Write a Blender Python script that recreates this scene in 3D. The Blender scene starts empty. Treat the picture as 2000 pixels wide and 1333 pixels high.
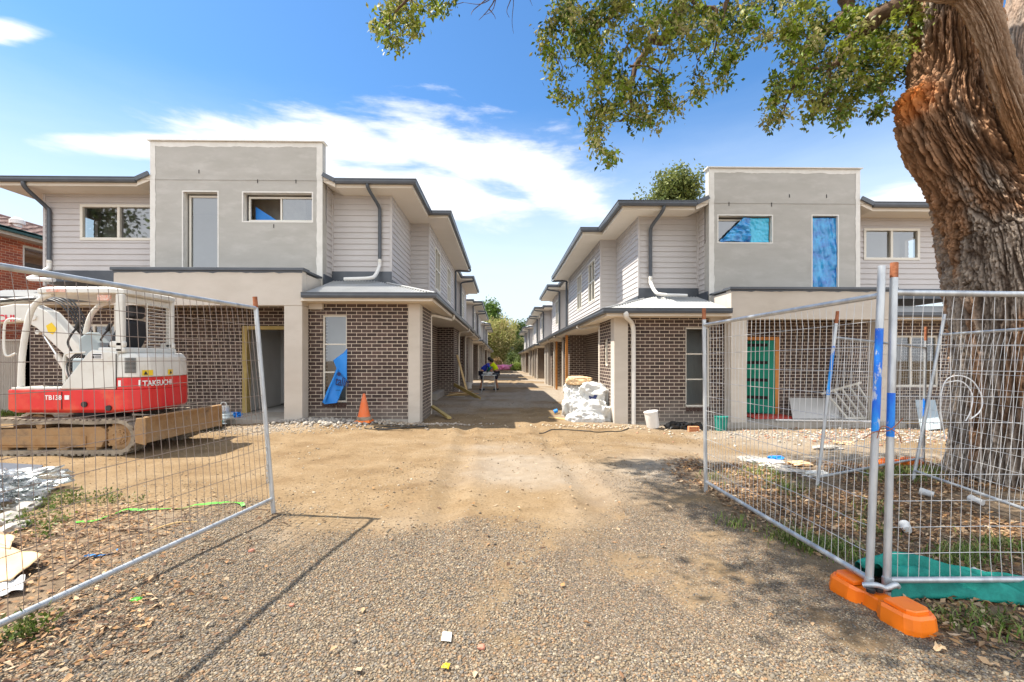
import bpy, bmesh, math, random
import numpy as np
from mathutils import Vector, Matrix, Quaternion
random.seed(7); rng = np.random.default_rng(7)
sc = bpy.context.scene
COL = sc.collection
R = math.radians
# ---------------------------------------------------------------- camera
CAM_H = 1.55
cam_d = bpy.data.cameras.new('camera'); cam = bpy.data.objects.new('camera', cam_d); COL.objects.link(cam)
PHI = math.atan(17/900)
cam.location = (0, 0, CAM_H); cam.rotation_euler = (R(90), 0, -PHI)
cam_d.sensor_width = 36; cam_d.lens = 16.2; cam_d.shift_y = 33.5/2000
cam_d.clip_start = 0.05; cam_d.clip_end = 3000
sc.camera = cam
# ---------------------------------------------------------------- exposure
sc.view_settings.view_transform = 'Standard'; sc.view_settings.look = 'None'
sc.view_settings.gamma = 1; sc.view_settings.exposure = 0.92
sc.cycles.max_bounces = 7; sc.cycles.diffuse_bounces = 4; sc.cycles.transparent_max_bounces = 14
sc.cycles.caustics_reflective = False; sc.cycles.caustics_refractive = False
# ---------------------------------------------------------------- sun
to_sun = Vector((-1.28, 0.14, 2.2)).normalized()
sl = bpy.data.lights.new('sun', 'SUN'); sl.energy = 5.4; sl.angle = R(0.55); sl.color = (1.0, 0.93, 0.82)
so = bpy.data.objects.new('sun', sl); COL.objects.link(so)
so.rotation_euler = to_sun.to_track_quat('Z', 'Y').to_euler(); so.location = (-20, 5, 40)
# ---------------------------------------------------------------- world: daylight sky with broken cloud
W = bpy.data.worlds.new('World'); sc.world = W; W.use_nodes = True
nt = W.node_tree; nt.nodes.clear(); N = nt.nodes; L = nt.links
def wn(t, **k):
    n = N.new(t)
    for a, b in k.items(): setattr(n, a, b)
    return n
def wm(op, a, b=None, c=None, clamp=False):
    n = wn('ShaderNodeMath', operation=op, use_clamp=clamp)
    for i, x in enumerate((a, b, c)):
        if x is None: continue
        if isinstance(x, (int, float)): n.inputs[i].default_value = x
        else: L.new(x, n.inputs[i])
    return n.outputs[0]
def wmix(f, a, b, mode='MIX'):
    n = wn('ShaderNodeMix', data_type='RGBA', blend_type=mode)
    for i, x in ((0, f), (6, a), (7, b)):
        if isinstance(x, (int, float)): n.inputs[i].default_value = x
        elif isinstance(x, tuple): n.inputs[i].default_value = x
        else: L.new(x, n.inputs[i])
    return n.outputs[2]
sky = wn('ShaderNodeTexSky', sky_type='NISHITA', sun_disc=False)
sky.sun_elevation = math.asin(to_sun.z); sky.sun_rotation = math.atan2(to_sun.x, to_sun.y)
sky.air_density = 1.0; sky.dust_density = 0.6; sky.ozone_density = 2.0; sky.altitude = 50
tc = wn('ShaderNodeTexCoord'); sep = wn('ShaderNodeSeparateXYZ'); L.new(tc.outputs['Generated'], sep.inputs[0])
dx, dy, dz = sep.outputs
hor = wm('SQRT', wm('ADD', wm('MULTIPLY', dx, dx), wm('MULTIPLY', dy, dy)))
el = wm('DIVIDE', dz, wm('MAXIMUM', hor, 0.05))                       # tangent of elevation
az = wm('ARCTAN2', dx, dy)                                            # 0 = down the drive
cmb = wn('ShaderNodeCombineXYZ'); L.new(wm('MULTIPLY', az, 1.0), cmb.inputs[0]); L.new(wm('MULTIPLY', el, 3.4), cmb.inputs[1])
n1 = wn('ShaderNodeTexNoise'); n1.inputs['Scale'].default_value = 3.4; n1.inputs['Detail'].default_value = 9; n1.inputs['Roughness'].default_value = 0.6; n1.inputs['Distortion'].default_value = 0.25
L.new(cmb.outputs[0], n1.inputs['Vector'])
nz = wm('SUBTRACT', n1.outputs[0], 0.5)
def blob(a0, e0, ra, re, tilt=0.0):
    u = wm('DIVIDE', wm('SUBTRACT', az, a0), ra)
    e1 = wm('ADD', e0, wm('MULTIPLY', wm('SUBTRACT', az, a0), tilt))
    v = wm('DIVIDE', wm('SUBTRACT', el, e1), re)
    d = wm('ADD', wm('MULTIPLY', u, u), wm('MULTIPLY', v, v))
    return wm('SUBTRACT', 1.0, wm('SQRT', d))
shapes = None
for b in ((-.06, .45, .25, .085, -.14), (-.40, .42, .26, .070, .06), (-.66, .36, .13, .026, .30), (.10, .38, .19, .075, -.55), (-.44, .37, .22, .05, .05), (-.20, .36, .30, .07, -.1),
          (.74, .26, .14, .06, 0), (-.83, .47, .055, .02, .4)):
    s = blob(*b); shapes = s if shapes is None else wm('MAXIMUM', shapes, s)
cl = wm('ADD', wm('MULTIPLY', shapes, 0.95), wm('MULTIPLY', nz, 2.7))
mr = wn('ShaderNodeMapRange', interpolation_type='SMOOTHSTEP'); L.new(cl, mr.inputs[0]); mr.inputs[1].default_value = -.14; mr.inputs[2].default_value = .56
front = mr.outputs[0]
# added unseen cloud behind the viewer, made extra bright to light the shaded facades
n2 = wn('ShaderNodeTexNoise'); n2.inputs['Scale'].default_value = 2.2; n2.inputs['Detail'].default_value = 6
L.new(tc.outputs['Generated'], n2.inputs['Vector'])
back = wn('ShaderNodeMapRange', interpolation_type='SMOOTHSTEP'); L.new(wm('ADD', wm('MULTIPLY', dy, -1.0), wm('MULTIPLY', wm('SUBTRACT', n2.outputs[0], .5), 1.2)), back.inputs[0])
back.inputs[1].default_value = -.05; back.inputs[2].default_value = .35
# thin white veil toward the horizon
veil = wn('ShaderNodeMapRange', interpolation_type='SMOOTHSTEP'); L.new(wm('ADD', el, wm('MULTIPLY', nz, .10)), veil.inputs[0])
veil.inputs[1].default_value = .56; veil.inputs[2].default_value = .10; veil.inputs[3].default_value = 0; veil.inputs[4].default_value = .93
S = 0.12
SKYTINT = (.50, .80, 1.02, 1)
skyc = wmix(1.0, sky.outputs[0], SKYTINT, 'MULTIPLY')
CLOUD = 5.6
c1 = wmix(veil.outputs[0], skyc, (CLOUD*.78, CLOUD*.90, CLOUD*1.0, 1))
c2 = wmix(wm('MULTIPLY', front, .95), c1, (CLOUD*.98, CLOUD*.99, CLOUD*1.03, 1))
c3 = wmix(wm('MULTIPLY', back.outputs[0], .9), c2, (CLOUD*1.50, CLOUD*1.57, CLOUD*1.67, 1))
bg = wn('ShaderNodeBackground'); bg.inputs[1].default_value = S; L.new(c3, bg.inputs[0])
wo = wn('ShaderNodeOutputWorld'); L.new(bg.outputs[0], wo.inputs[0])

# ---------------------------------------------------------------- helpers
def at(px, py, Y):
    """point on the depth plane Y seen at photo pixel (px, py)"""
    a = (px-1000)/900; t = Y/(math.cos(PHI)-math.sin(PHI)*a)
    return Vector((t*(math.sin(PHI)+math.cos(PHI)*a), Y, CAM_H+t*(700-py)/900))
def hash3(ix, iy, iz):
    h = (ix.astype(np.int64)*374761393 + iy.astype(np.int64)*668265263 + iz.astype(np.int64)*2147483647) & 0xffffffff
    h = ((h ^ (h >> 13))*1274126177) & 0xffffffff
    return ((h ^ (h >> 16)) & 0xffff)/65535.0
def vnoise(x, y, z):
    x, y, z = np.broadcast_arrays(np.asarray(x, float), np.asarray(y, float), np.asarray(z, float))
    x0, y0, z0 = np.floor(x), np.floor(y), np.floor(z)
    fx, fy, fz = x-x0, y-y0, z-z0
    fx = fx*fx*(3-2*fx); fy = fy*fy*(3-2*fy); fz = fz*fz*(3-2*fz); r = 0
    for a in (0, 1):
        for b in (0, 1):
            for c in (0, 1):
                w = (fx if a else 1-fx)*(fy if b else 1-fy)*(fz if c else 1-fz)
                r = r+w*hash3(x0+a, y0+b, z0+c)
    return r
def fbm(x, y, z, o=4):
    r = 0; a = .5; s = 0
    for i in range(o):
        r = r+a*vnoise(x*2**i+17*i, y*2**i, z*2**i); s += a; a *= .5
    return r/s
def sstep(x, a, b):
    t = np.clip((x-a)/(b-a), 0, 1); return t*t*(3-2*t)
def gh(x, y):
    """height of the ground"""
    x = np.asarray(x, float); y = np.asarray(y, float)
    h = -0.10*sstep(x, 1.2, 5)*sstep(y, 5, 9) - .3*np.clip((y-20)/43, 0, 1.1)
    h = h + .10*np.exp(-((x+4.3)/1.1)**2-((y-10.55)/.5)**2) + .05*sstep(y, 9.2, 10.6)*sstep(-x, 2, 3.2)*(1-sstep(y, 12, 14))
    h = h + .03*(fbm(x*.9, y*.9, 3)-.5) + .045*(fbm(x*3, y*3, 9)-.5)*sstep(y, 3, 6) + .022*(fbm(x*7, y*7, 3, 3)-.5)*sstep(y, 2.5, 5)
    for xc in (-.75, .85): h = h + (-.030*np.exp(-((x-xc-.15*np.sin(y*.35))/.13)**2)+.014*np.exp(-((np.abs(x-xc-.15*np.sin(y*.35))-.24)/.08)**2))*sstep(y, 2.8, 5)*(.6+.8*vnoise(x*.5, y*.8, 3))
    return h
def G(x, y): return float(gh(x, y))

def new_mat(name, color=(.5, .5, .5), rough=.6, metal=0, spec=.5, **k):
    m = bpy.data.materials.new(name); m.use_nodes = True
    b = m.node_tree.nodes['Principled BSDF']
    b.inputs['Base Color'].default_value = (*color, 1); b.inputs['Roughness'].default_value = rough
    b.inputs['Metallic'].default_value = metal; b.inputs['Specular IOR Level'].default_value = spec
    return m
def nodes_of(m): return m.node_tree.nodes, m.node_tree.links, m.node_tree.nodes['Principled BSDF']
def vary(name, c1, c2, scale=6, rough=.65, stretch=(1, 1, 1), detail=5, bump=0.0, bscale=40, metal=0, spec=.4, lo=.35, hi=.65, coord='Object', c3=None, s3=1.3, lo3=.55, hi3=.72):
    """base colour wandering between two colours (stains, dust), with a fine bump"""
    m = new_mat(name, c1, rough, metal, spec); n, l, b = nodes_of(m)
    t = n.new('ShaderNodeTexCoord'); mp = n.new('ShaderNodeMapping'); mp.inputs['Scale'].default_value = stretch
    l.new(t.outputs[coord], mp.inputs[0])
    no = n.new('ShaderNodeTexNoise'); no.inputs['Scale'].default_value = scale; no.inputs['Detail'].default_value = detail; no.inputs['Roughness'].default_value = .6
    l.new(mp.outputs[0], no.inputs['Vector'])
    r = n.new('ShaderNodeValToRGB'); r.color_ramp.elements[0].position = lo; r.color_ramp.elements[1].position = hi
    r.color_ramp.elements[0].color = (*c1, 1); r.color_ramp.elements[1].color = (*c2, 1)
    l.new(no.outputs[0], r.inputs[0]); out = r.outputs[0]
    if c3:
        n3 = n.new('ShaderNodeTexNoise'); n3.inputs['Scale'].default_value = s3; n3.inputs['Detail'].default_value = 7; n3.inputs['Roughness'].default_value = .65
        l.new(mp.outputs[0], n3.inputs['Vector'])
        q = n.new('ShaderNodeMapRange'); q.inputs[1].default_value = lo3; q.inputs[2].default_value = hi3; l.new(n3.outputs[0], q.inputs[0])
        mx = n.new('ShaderNodeMix'); mx.data_type = 'RGBA'; l.new(q.outputs[0], mx.inputs[0]); l.new(out, mx.inputs[6]); mx.inputs[7].default_value = (*c3, 1); out = mx.outputs[2]
    l.new(out, b.inputs['Base Color'])
    if bump:
        nb = n.new('ShaderNodeTexNoise'); nb.inputs['Scale'].default_value = bscale; nb.inputs['Detail'].default_value = 4
        l.new(t.outputs[coord], nb.inputs['Vector'])
        bp = n.new('ShaderNodeBump'); bp.inputs['Strength'].default_value = bump; bp.inputs['Distance'].default_value = .01
        l.new(nb.outputs[0], bp.inputs['Height']); l.new(bp.outputs[0], b.inputs['Normal'])
    return m
def brick_mat(name, c1, c2, mortar, bw=.24, rh=.086, ms=.006, dark=None):
    m = new_mat(name, c1, .75); n, l, b = nodes_of(m)
    t = n.new('ShaderNodeUVMap'); br = n.new('ShaderNodeTexBrick'); l.new(t.outputs[0], br.inputs['Vector'])
    for k, v in (('Scale', 1), ('Mortar Size', ms), ('Mortar Smooth', .15), ('Bias', 0), ('Brick Width', bw), ('Row Height', rh)): br.inputs[k].default_value = v
    br.inputs['Color1'].default_value = (*c1, 1); br.inputs['Color2'].default_value = (*c2, 1); br.inputs['Mortar'].default_value = (*mortar, 1)
    no = n.new('ShaderNodeTexNoise'); no.inputs['Scale'].default_value = 25; no.inputs['Detail'].default_value = 6; l.new(t.outputs[0], no.inputs['Vector'])
    n2 = n.new('ShaderNodeTexNoise'); n2.inputs['Scale'].default_value = .9; n2.inputs['Detail'].default_value = 5; l.new(t.outputs[0], n2.inputs['Vector'])
    sm = n.new('ShaderNodeMath'); sm.operation = 'ADD'; l.new(no.outputs[0], sm.inputs[0]); l.new(n2.outputs[0], sm.inputs[1])
    mr = n.new('ShaderNodeMapRange'); mr.inputs[1].default_value = .6; mr.inputs[2].default_value = 1.4; mr.inputs[3].default_value = .78; mr.inputs[4].default_value = 1.25; l.new(sm.outputs[0], mr.inputs[0])
    mx = n.new('ShaderNodeMix'); mx.data_type = 'RGBA'; mx.blend_type = 'MULTIPLY'; mx.inputs[0].default_value = 1
    l.new(br.outputs[0], mx.inputs[6]); cb = n.new('ShaderNodeCombineColor')
    for i in range(3): l.new(mr.outputs[0], cb.inputs[i])
    l.new(cb.outputs[0], mx.inputs[7])
    su = n.new('ShaderNodeSeparateXYZ'); l.new(t.outputs[0], su.inputs[0]); n3 = n.new('ShaderNodeTexNoise'); n3.inputs['Scale'].default_value = 3; n3.inputs['Detail'].default_value = 7; l.new(t.outputs[0], n3.inputs['Vector'])
    ad = n.new('ShaderNodeMath'); ad.operation = 'MULTIPLY_ADD'; l.new(n3.outputs[0], ad.inputs[0]); ad.inputs[1].default_value = -.9; l.new(su.outputs[1], ad.inputs[2])
    dr = n.new('ShaderNodeMapRange'); l.new(ad.outputs[0], dr.inputs[0]); dr.inputs[1].default_value = .12; dr.inputs[2].default_value = -.45; dr.inputs[3].default_value = 0; dr.inputs[4].default_value = .55
    dm = n.new('ShaderNodeMix'); dm.data_type = 'RGBA'; l.new(dr.outputs[0], dm.inputs[0]); l.new(mx.outputs[2], dm.inputs[6]); dm.inputs[7].default_value = (.30, .26, .22, 1)
    l.new(dm.outputs[2], b.inputs['Base Color'])
    hh = n.new('ShaderNodeMath'); hh.operation = 'MULTIPLY_ADD'; l.new(no.outputs[0], hh.inputs[0]); hh.inputs[1].default_value = .35
    iv = n.new('ShaderNodeMath'); iv.operation = 'SUBTRACT'; iv.inputs[0].default_value = 1; l.new(br.outputs['Fac'], iv.inputs[1]); l.new(iv.outputs[0], hh.inputs[2])
    bp = n.new('ShaderNodeBump'); bp.inputs['Strength'].default_value = .7; bp.inputs['Distance'].default_value = .006
    l.new(hh.outputs[0], bp.inputs['Height']); l.new(bp.outputs[0], b.inputs['Normal'])
    return m
def attr_mat(name, rough=.7, transl=0.0, bump=0, bscale=60, spec=.3, mixc=None, pebble=False):
    m = new_mat(name, (.5, .5, .5), rough, 0, spec); n, l, b = nodes_of(m)
    a = n.new('ShaderNodeAttribute'); a.attribute_name = 'col'; l.new(a.outputs[0], b.inputs['Base Color'])
    if transl:
        tr = n.new('ShaderNodeBsdfTranslucent'); l.new(a.outputs[0], tr.inputs[0]); mx = n.new('ShaderNodeMixShader'); mx.inputs[0].default_value = transl
        o = n['Material Output']; l.new(b.outputs[0], mx.inputs[1]); l.new(tr.outputs[0], mx.inputs[2]); l.new(mx.outputs[0], o.inputs[0])
    if bump:
        t = n.new('ShaderNodeTexCoord'); nb = n.new('ShaderNodeTexNoise'); nb.inputs['Scale'].default_value = bscale; nb.inputs['Detail'].default_value = 5
        l.new(t.outputs['Object'], nb.inputs['Vector']); bp = n.new('ShaderNodeBump'); bp.inputs['Strength'].default_value = bump; bp.inputs['Distance'].default_value = .01
        l.new(nb.outputs[0], bp.inputs['Height']); l.new(bp.outputs[0], b.inputs['Normal'])
    return m
def glass_mat(name, tint=(.9, .95, .95), refl=.22, rough=.02):
    m = bpy.data.materials.new(name); m.use_nodes = True; n = m.node_tree.nodes; l = m.node_tree.links; n.clear()
    lw = n.new('ShaderNodeLayerWeight'); lw.inputs[0].default_value = .35
    mr = n.new('ShaderNodeMapRange'); mr.inputs[3].default_value = refl; mr.inputs[4].default_value = .9; l.new(lw.outputs['Fresnel'], mr.inputs[0])
    tr = n.new('ShaderNodeBsdfTransparent'); tr.inputs[0].default_value = (*tint, 1); gl = n.new('ShaderNodeBsdfGlossy'); gl.inputs['Roughness'].default_value = rough
    mx = n.new('ShaderNodeMixShader'); o = n.new('ShaderNodeOutputMaterial')
    l.new(mr.outputs[0], mx.inputs[0]); l.new(tr.outputs[0], mx.inputs[1]); l.new(gl.outputs[0], mx.inputs[2]); l.new(mx.outputs[0], o.inputs[0])
    return m

class MB:
    def __init__(s): s.v = []; s.f = []; s.m = []; s.c = []; s.mi = 0; s.col = None
    def add(s, vs, fs):
        b = len(s.v); s.v += [tuple(x) for x in vs]; s.f += [tuple(b+i for i in f) for f in fs]; s.m += [s.mi]*len(fs)
        if s.col is not None: s.c += [s.col]*len(vs)
    def quad(s, a, b, c, d): s.add((a, b, c, d), ((0, 1, 2, 3),))
    def corners(s, P8):
        P8 = [Vector(p) for p in P8]
        vol = (P8[1]-P8[0]).cross(P8[3]-P8[0]).dot(P8[4]-P8[0])
        F = ((0, 3, 2, 1), (4, 5, 6, 7), (0, 1, 5, 4), (1, 2, 6, 5), (2, 3, 7, 6), (3, 0, 4, 7))
        if vol < 0: F = tuple(f[::-1] for f in F)
        s.add(P8, F)
    def box(s, x0, x1, y0, y1, z0, z1):
        s.corners(((x0, y0, z0), (x1, y0, z0), (x1, y1, z0), (x0, y1, z0), (x0, y0, z1), (x1, y0, z1), (x1, y1, z1), (x0, y1, z1)))
    def fbox(s, F, u0, u1, v0, v1, w0, w1):
        s.corners([F(*p) for p in ((u0, v0, w0), (u1, v0, w0), (u1, v1, w0), (u0, v1, w0), (u0, v0, w1), (u1, v0, w1), (u1, v1, w1), (u0, v1, w1))])
    def bar(s, a, b, w, h, up=(0, 0, 1)):
        """rectangular bar from a to b"""
        a = Vector(a); b = Vector(b); d = (b-a).normalized(); up = Vector(up)
        if abs(d.dot(up)) > .95: up = Vector((1, 0, 0))
        x = d.cross(up).normalized()*w/2; z = x.cross(d).normalized()*h/2
        s.corners([a-x-z, a+x-z, b+x-z, b-x-z, a-x+z, a+x+z, b+x+z, b-x+z])
    def tube(s, pts, r, n=8, cap=True, sc2=1.0):
        pts = [Vector(p) for p in pts]; k = len(pts)
        rs = [r]*k if isinstance(r, (int, float)) else list(r)
        T = [(pts[min(i+1, k-1)]-pts[max(i-1, 0)]).normalized() for i in range(k)]
        ref = Vector((0, 0, 1)) if abs(T[0].z) < .9 else Vector((1, 0, 0))
        x = T[0].cross(ref).normalized(); vs = []
        for i in range(k):
            x = (x-T[i]*x.dot(T[i])).normalized(); y = T[i].cross(x)
            for j in range(n):
                a = 2*math.pi*j/n; vs.append(pts[i]+x*math.cos(a)*rs[i]+y*math.sin(a)*rs[i]*sc2)
        fs = [(i*n+j, i*n+(j+1) % n, (i+1)*n+(j+1) % n, (i+1)*n+j) for i in range(k-1) for j in range(n)]
        if cap: fs += [tuple(range(n))[::-1], tuple(range((k-1)*n, k*n))]
        s.add(vs, fs)
    def lathe(s, prof, c=(0, 0, 0), n=24, M=None):
        vs = []
        for r, z in prof:
            for j in range(n):
                a = 2*math.pi*j/n; p = Vector((r*math.cos(a), r*math.sin(a), z))
                vs.append((M @ p if M else p)+Vector(c))
        k = len(prof); fs = [(i*n+j, i*n+(j+1) % n, (i+1)*n+(j+1) % n, (i+1)*n+j) for i in range(k-1) for j in range(n)]
        if prof[0][0] > 1e-4: fs.append(tuple(range(n))[::-1])
        if prof[-1][0] > 1e-4: fs.append(tuple(range((k-1)*n, k*n)))
        s.add(vs, fs)
    def prism(s, poly, y0, y1, F=None):
        """poly of (u, v) pushed from w=y0 to w=y1; default u=x, v=z, w=y"""
        F = F or (lambda u, v, w: (u, w, v)); n = len(poly)
        vs = [F(u, v, y0) for u, v in poly]+[F(u, v, y1) for u, v in poly]
        s.add(vs, [tuple(range(n)), tuple(range(n, 2*n))[::-1]]+[(i, i+n, (i+1) % n+n, (i+1) % n) for i in range(n)])
    def wall(s, F, u0, u1, v0, v1, t=.11, holes=(), back=True):
        us = sorted({u0, u1, *[h[0] for h in holes], *[h[1] for h in holes]}); vs = sorted({v0, v1, *[h[2] for h in holes], *[h[3] for h in holes]})
        us = [u for u in us if u0 <= u <= u1]; vs = [v for v in vs if v0 <= v <= v1]
        inh = lambda u, v: any(h[0] < u < h[1] and h[2] < v < h[3] for h in holes)
        for i in range(len(us)-1):
            for j in range(len(vs)-1):
                a, b, c, d = us[i], us[i+1], vs[j], vs[j+1]
                if inh((a+b)/2, (c+d)/2): continue
                s.quad(F(a, c, 0), F(b, c, 0), F(b, d, 0), F(a, d, 0))
                if back: s.quad(F(b, c, -t), F(a, c, -t), F(a, d, -t), F(b, d, -t))
        for a, b, c, d in list(holes)+[(u0, u1, v0, v1)]:
            for p, q in (((a, c), (b, c)), ((b, c), (b, d)), ((b, d), (a, d)), ((a, d), (a, c))):
                s.quad(F(*p, 0), F(*q, 0), F(*q, -t), F(*p, -t))
    def siding(s, F, u0, u1, v0, v1, holes=(), h=.15):
        n = int(math.ceil((v1-v0)/h))
        for i in range(n):
            a, b = v0+i*h, min(v0+(i+1)*h, v1)
            cuts = sorted({a, b, *[x for hh in holes for x in hh[2:4] if a < x < b]})
            for c, d in zip(cuts[:-1], cuts[1:]):
                spans = [(u0, u1)]
                for hu0, hu1, hv0, hv1 in holes:
                    if hv0 < (c+d)/2 < hv1:
                        spans = [p for x, y in spans for p in ((x, min(y, hu0)), (max(x, hu1), y)) if p[1]-p[0] > 1e-4]
                w = lambda v: .026-.022*(v-a)/h
                for x, y in spans:
                    s.quad(F(x, c, w(c)), F(y, c, w(c)), F(y, d, w(d)), F(x, d, w(d)))
                    if c == a: s.quad(F(x, c, 0), F(y, c, 0), F(y, c, w(c)), F(x, c, w(c)))
                    s.quad(F(x, c, -.02), F(x, c, w(c)), F(x, d, w(d)), F(x, d, -.02)); s.quad(F(y, c, -.02), F(y, c, w(c)), F(y, d, w(d)), F(y, d, -.02))
        s.wall(F, u0, u1, v0, v1, .1, holes)
    def corr(s, O, U, V, Nn, u0, u1, vmin, vmax, pitch=.076, amp=.019):
        """corrugated sheet"""
        O, U, V, Nn = map(Vector, (O, U, V, Nn)); n = int((u1-u0)/pitch*4)+1; vs = []
        for i in range(n+1):
            u = u0+(u1-u0)*i/n; w = amp*math.sin(2*math.pi*u/pitch)
            vs += [O+U*u+V*vmin(u)+Nn*w, O+U*u+V*vmax(u)+Nn*w]
        s.add(vs, [(2*i, 2*i+2, 2*i+3, 2*i+1) for i in range(n)])
    def build(s, name, mat, parent=None, xf=None, smooth=None, bevel=0, kind=None, label=None, org=None, seg=2):
        v = np.array([xf(*p) for p in s.v] if xf else s.v, float).reshape(-1, 3); f = s.f
        if xf and getattr(xf, 'flip', False): f = [t[::-1] for t in f]
        if org is None: org = ORG.get(parent.name, Vector()) if parent else Vector()
        me = bpy.data.meshes.new(name); me.from_pydata([tuple(p) for p in (v-np.array(org))], [], f)
        mats = mat if isinstance(mat, (list, tuple)) else [mat]
        for q in mats: me.materials.append(q)
        if len(mats) > 1: me.polygons.foreach_set('material_index', s.m)
        if s.c:
            ca = me.color_attributes.new('col', 'FLOAT_COLOR', 'POINT'); ca.data.foreach_set('color', np.array([(*c[:3], 1) for c in s.c], 'f').ravel())
        me.update()
        uvl = me.uv_layers.new(name='UVMap'); nl = len(me.loops)
        li = np.zeros(nl, int); me.loops.foreach_get('vertex_index', li)
        npoly = len(me.polygons); nn = np.zeros(npoly*3); me.polygons.foreach_get('normal', nn); nn = np.abs(nn.reshape(-1, 3))
        tot = np.zeros(npoly, int); me.polygons.foreach_get('loop_total', tot); nl3 = np.repeat(nn, tot, 0); p = v[li]
        uv = np.where((nl3[:, 2] > .75)[:, None], p[:, :2], np.where((nl3[:, 0] > nl3[:, 1])[:, None], p[:, 1:3], p[:, [0, 2]]))
        uvl.data.foreach_set('uv', uv.astype('f').ravel())
        if smooth:
            me.polygons.foreach_set('use_smooth', [True]*npoly); me.set_sharp_from_angle(angle=R(smooth if smooth > 1 else 40))
        o = bpy.data.objects.new(name, me); COL.objects.link(o)
        if parent: o.parent = parent; ORG[o.name] = Vector(org)
        else: o.location = org
        if bevel:
            b = o.modifiers.new('bevel', 'BEVEL'); b.width = bevel; b.segments = seg; b.limit_method = 'ANGLE'; b.angle_limit = R(40)
        if kind: o['kind'] = kind
        if label: o['label'] = label
        return o
ORG = {}
def thing(name, label, cat, loc=(0, 0, 0), group=None):
    o = bpy.data.objects.new(name, None); COL.objects.link(o); o.location = loc; o.empty_display_size = .2
    ORG[o.name] = Vector(loc); o['label'] = label; o['category'] = cat
    if group: o['group'] = group
    return o
def tag(o, label, cat, group=None):
    o['label'] = label; o['category'] = cat
    if group: o['group'] = group
    return o
def fast_mesh(name, verts, faces_per, mat, cols=None, smooth=False, org=(0, 0, 0), parent=None):
    """verts (n,3), faces (m,k) arrays"""
    me = bpy.data.meshes.new(name); n = len(verts); m, k = faces_per.shape
    me.vertices.add(n); me.vertices.foreach_set('co', (np.asarray(verts)-np.array(org)).astype('f').ravel())
    me.loops.add(m*k); me.loops.foreach_set('vertex_index', faces_per.astype('i').ravel())
    me.polygons.add(m); me.polygons.foreach_set('loop_start', np.arange(0, m*k, k, dtype='i')); me.polygons.foreach_set('loop_total', np.full(m, k, 'i'))
    if smooth: me.polygons.foreach_set('use_smooth', np.ones(m, bool))
    me.update(calc_edges=True)
    if cols is not None:
        ca = me.color_attributes.new('col', 'FLOAT_COLOR', 'POINT'); c4 = np.ones((n, 4), 'f'); c4[:, :3] = cols; ca.data.foreach_set('color', c4.ravel())
    me.materials.append(mat); o = bpy.data.objects.new(name, me); COL.objects.link(o)
    if parent: o.parent = parent
    else: o.location = org
    return o
def text_mesh(name, s, size, M, mat, parent, bold=0.0, sx=1.0, extr=.001, align='LEFT'):
    cu = bpy.data.curves.new(name, 'FONT'); cu.body = s; cu.size = size; cu.extrude = extr; cu.offset = bold; cu.align_x = align
    t = bpy.data.objects.new(name, cu); COL.objects.link(t); dg = bpy.context.evaluated_depsgraph_get()
    me = bpy.data.meshes.new_from_object(t.evaluated_get(dg)); bpy.data.objects.remove(t)
    off = ORG.get(parent.name, Vector())
    for v in me.vertices: v.co = (M @ Vector((v.co.x*sx, v.co.y, v.co.z)))-off
    me.materials.clear(); me.materials.append(mat); o = bpy.data.objects.new(name, me); COL.objects.link(o); o.parent = parent
    ORG[o.name] = off; return o
def skin(name, joints, edges, mat, parent, root=0, sub=2):
    """one continuous tapered body: joints [(pos, radius)]"""
    org = ORG.get(parent.name, Vector()) if parent else Vector()
    me = bpy.data.meshes.new(name); me.from_pydata([Vector(p)-org for p, r in joints], edges, [])
    o = bpy.data.objects.new(name, me); COL.objects.link(o)
    sk = o.modifiers.new('skin', 'SKIN'); sk.use_smooth_shade = True
    for i, (p, r) in enumerate(joints):
        d = me.skin_vertices[0].data[i]; d.radius = (r, r) if isinstance(r, (int, float)) else r; d.use_root = (i == root)
    sb = o.modifiers.new('sub', 'SUBSURF'); sb.levels = sub; sb.render_levels = sub
    dg = bpy.context.evaluated_depsgraph_get(); m2 = bpy.data.meshes.new_from_object(o.evaluated_get(dg)); bpy.data.objects.remove(o)
    m2.materials.clear(); m2.materials.append(mat); m2.polygons.foreach_set('use_smooth', [True]*len(m2.polygons))
    o = bpy.data.objects.new(name, m2); COL.objects.link(o)
    if parent: o.parent = parent; ORG[o.name] = org
    return o
def bez(pts, n=8):
    """smooth polyline through points"""
    P = [Vector(p) for p in pts]; out = []
    for i in range(len(P)-1):
        a, b, c, d = P[max(i-1, 0)], P[i], P[i+1], P[min(i+2, len(P)-1)]
        for k in range(n):
            t = k/n; out.append(.5*((2*b)+(c-a)*t+(2*a-5*b+4*c-d)*t*t+(3*b-a-3*c+d)*t**3))
    return out+[P[-1]]
# ---------------------------------------------------------------- materials
M_brick = brick_mat('dark_brick', (.042, .026, .022), (.095, .060, .050), (.76, .65, .52), ms=.0058)
M_brick_old = brick_mat('orange_brick', (.50, .13, .055), (.30, .07, .04), (.62, .42, .28))
M_render = vary('grey_cement_render', (.42, .40, .36), (.47, .45, .41), 1.6, .9, (.7, 1, 1.9), 8, .2, 70, c3=(.53, .51, .47), s3=2.6, lo3=.50, hi3=.80)
M_cream = vary('cream_render', (.55, .495, .425), (.60, .545, .475), 1.4, .9, (1, 1, 2.5), 6, .25, 60, c3=(.49, .435, .37), s3=1.3, lo3=.56, hi3=.85)
M_band = vary('pale_acrylic_coat', (.70, .675, .62), (.78, .755, .70), 5, .85, bump=.2)
M_siding = vary('grey_weatherboard', (.53, .50, .485), (.56, .53, .515), 1.5, .6, (1, 1, 1), 4)
M_trim = vary('cream_painted_trim', (.74, .66, .55), (.80, .725, .615), 1.2, .55)
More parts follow.
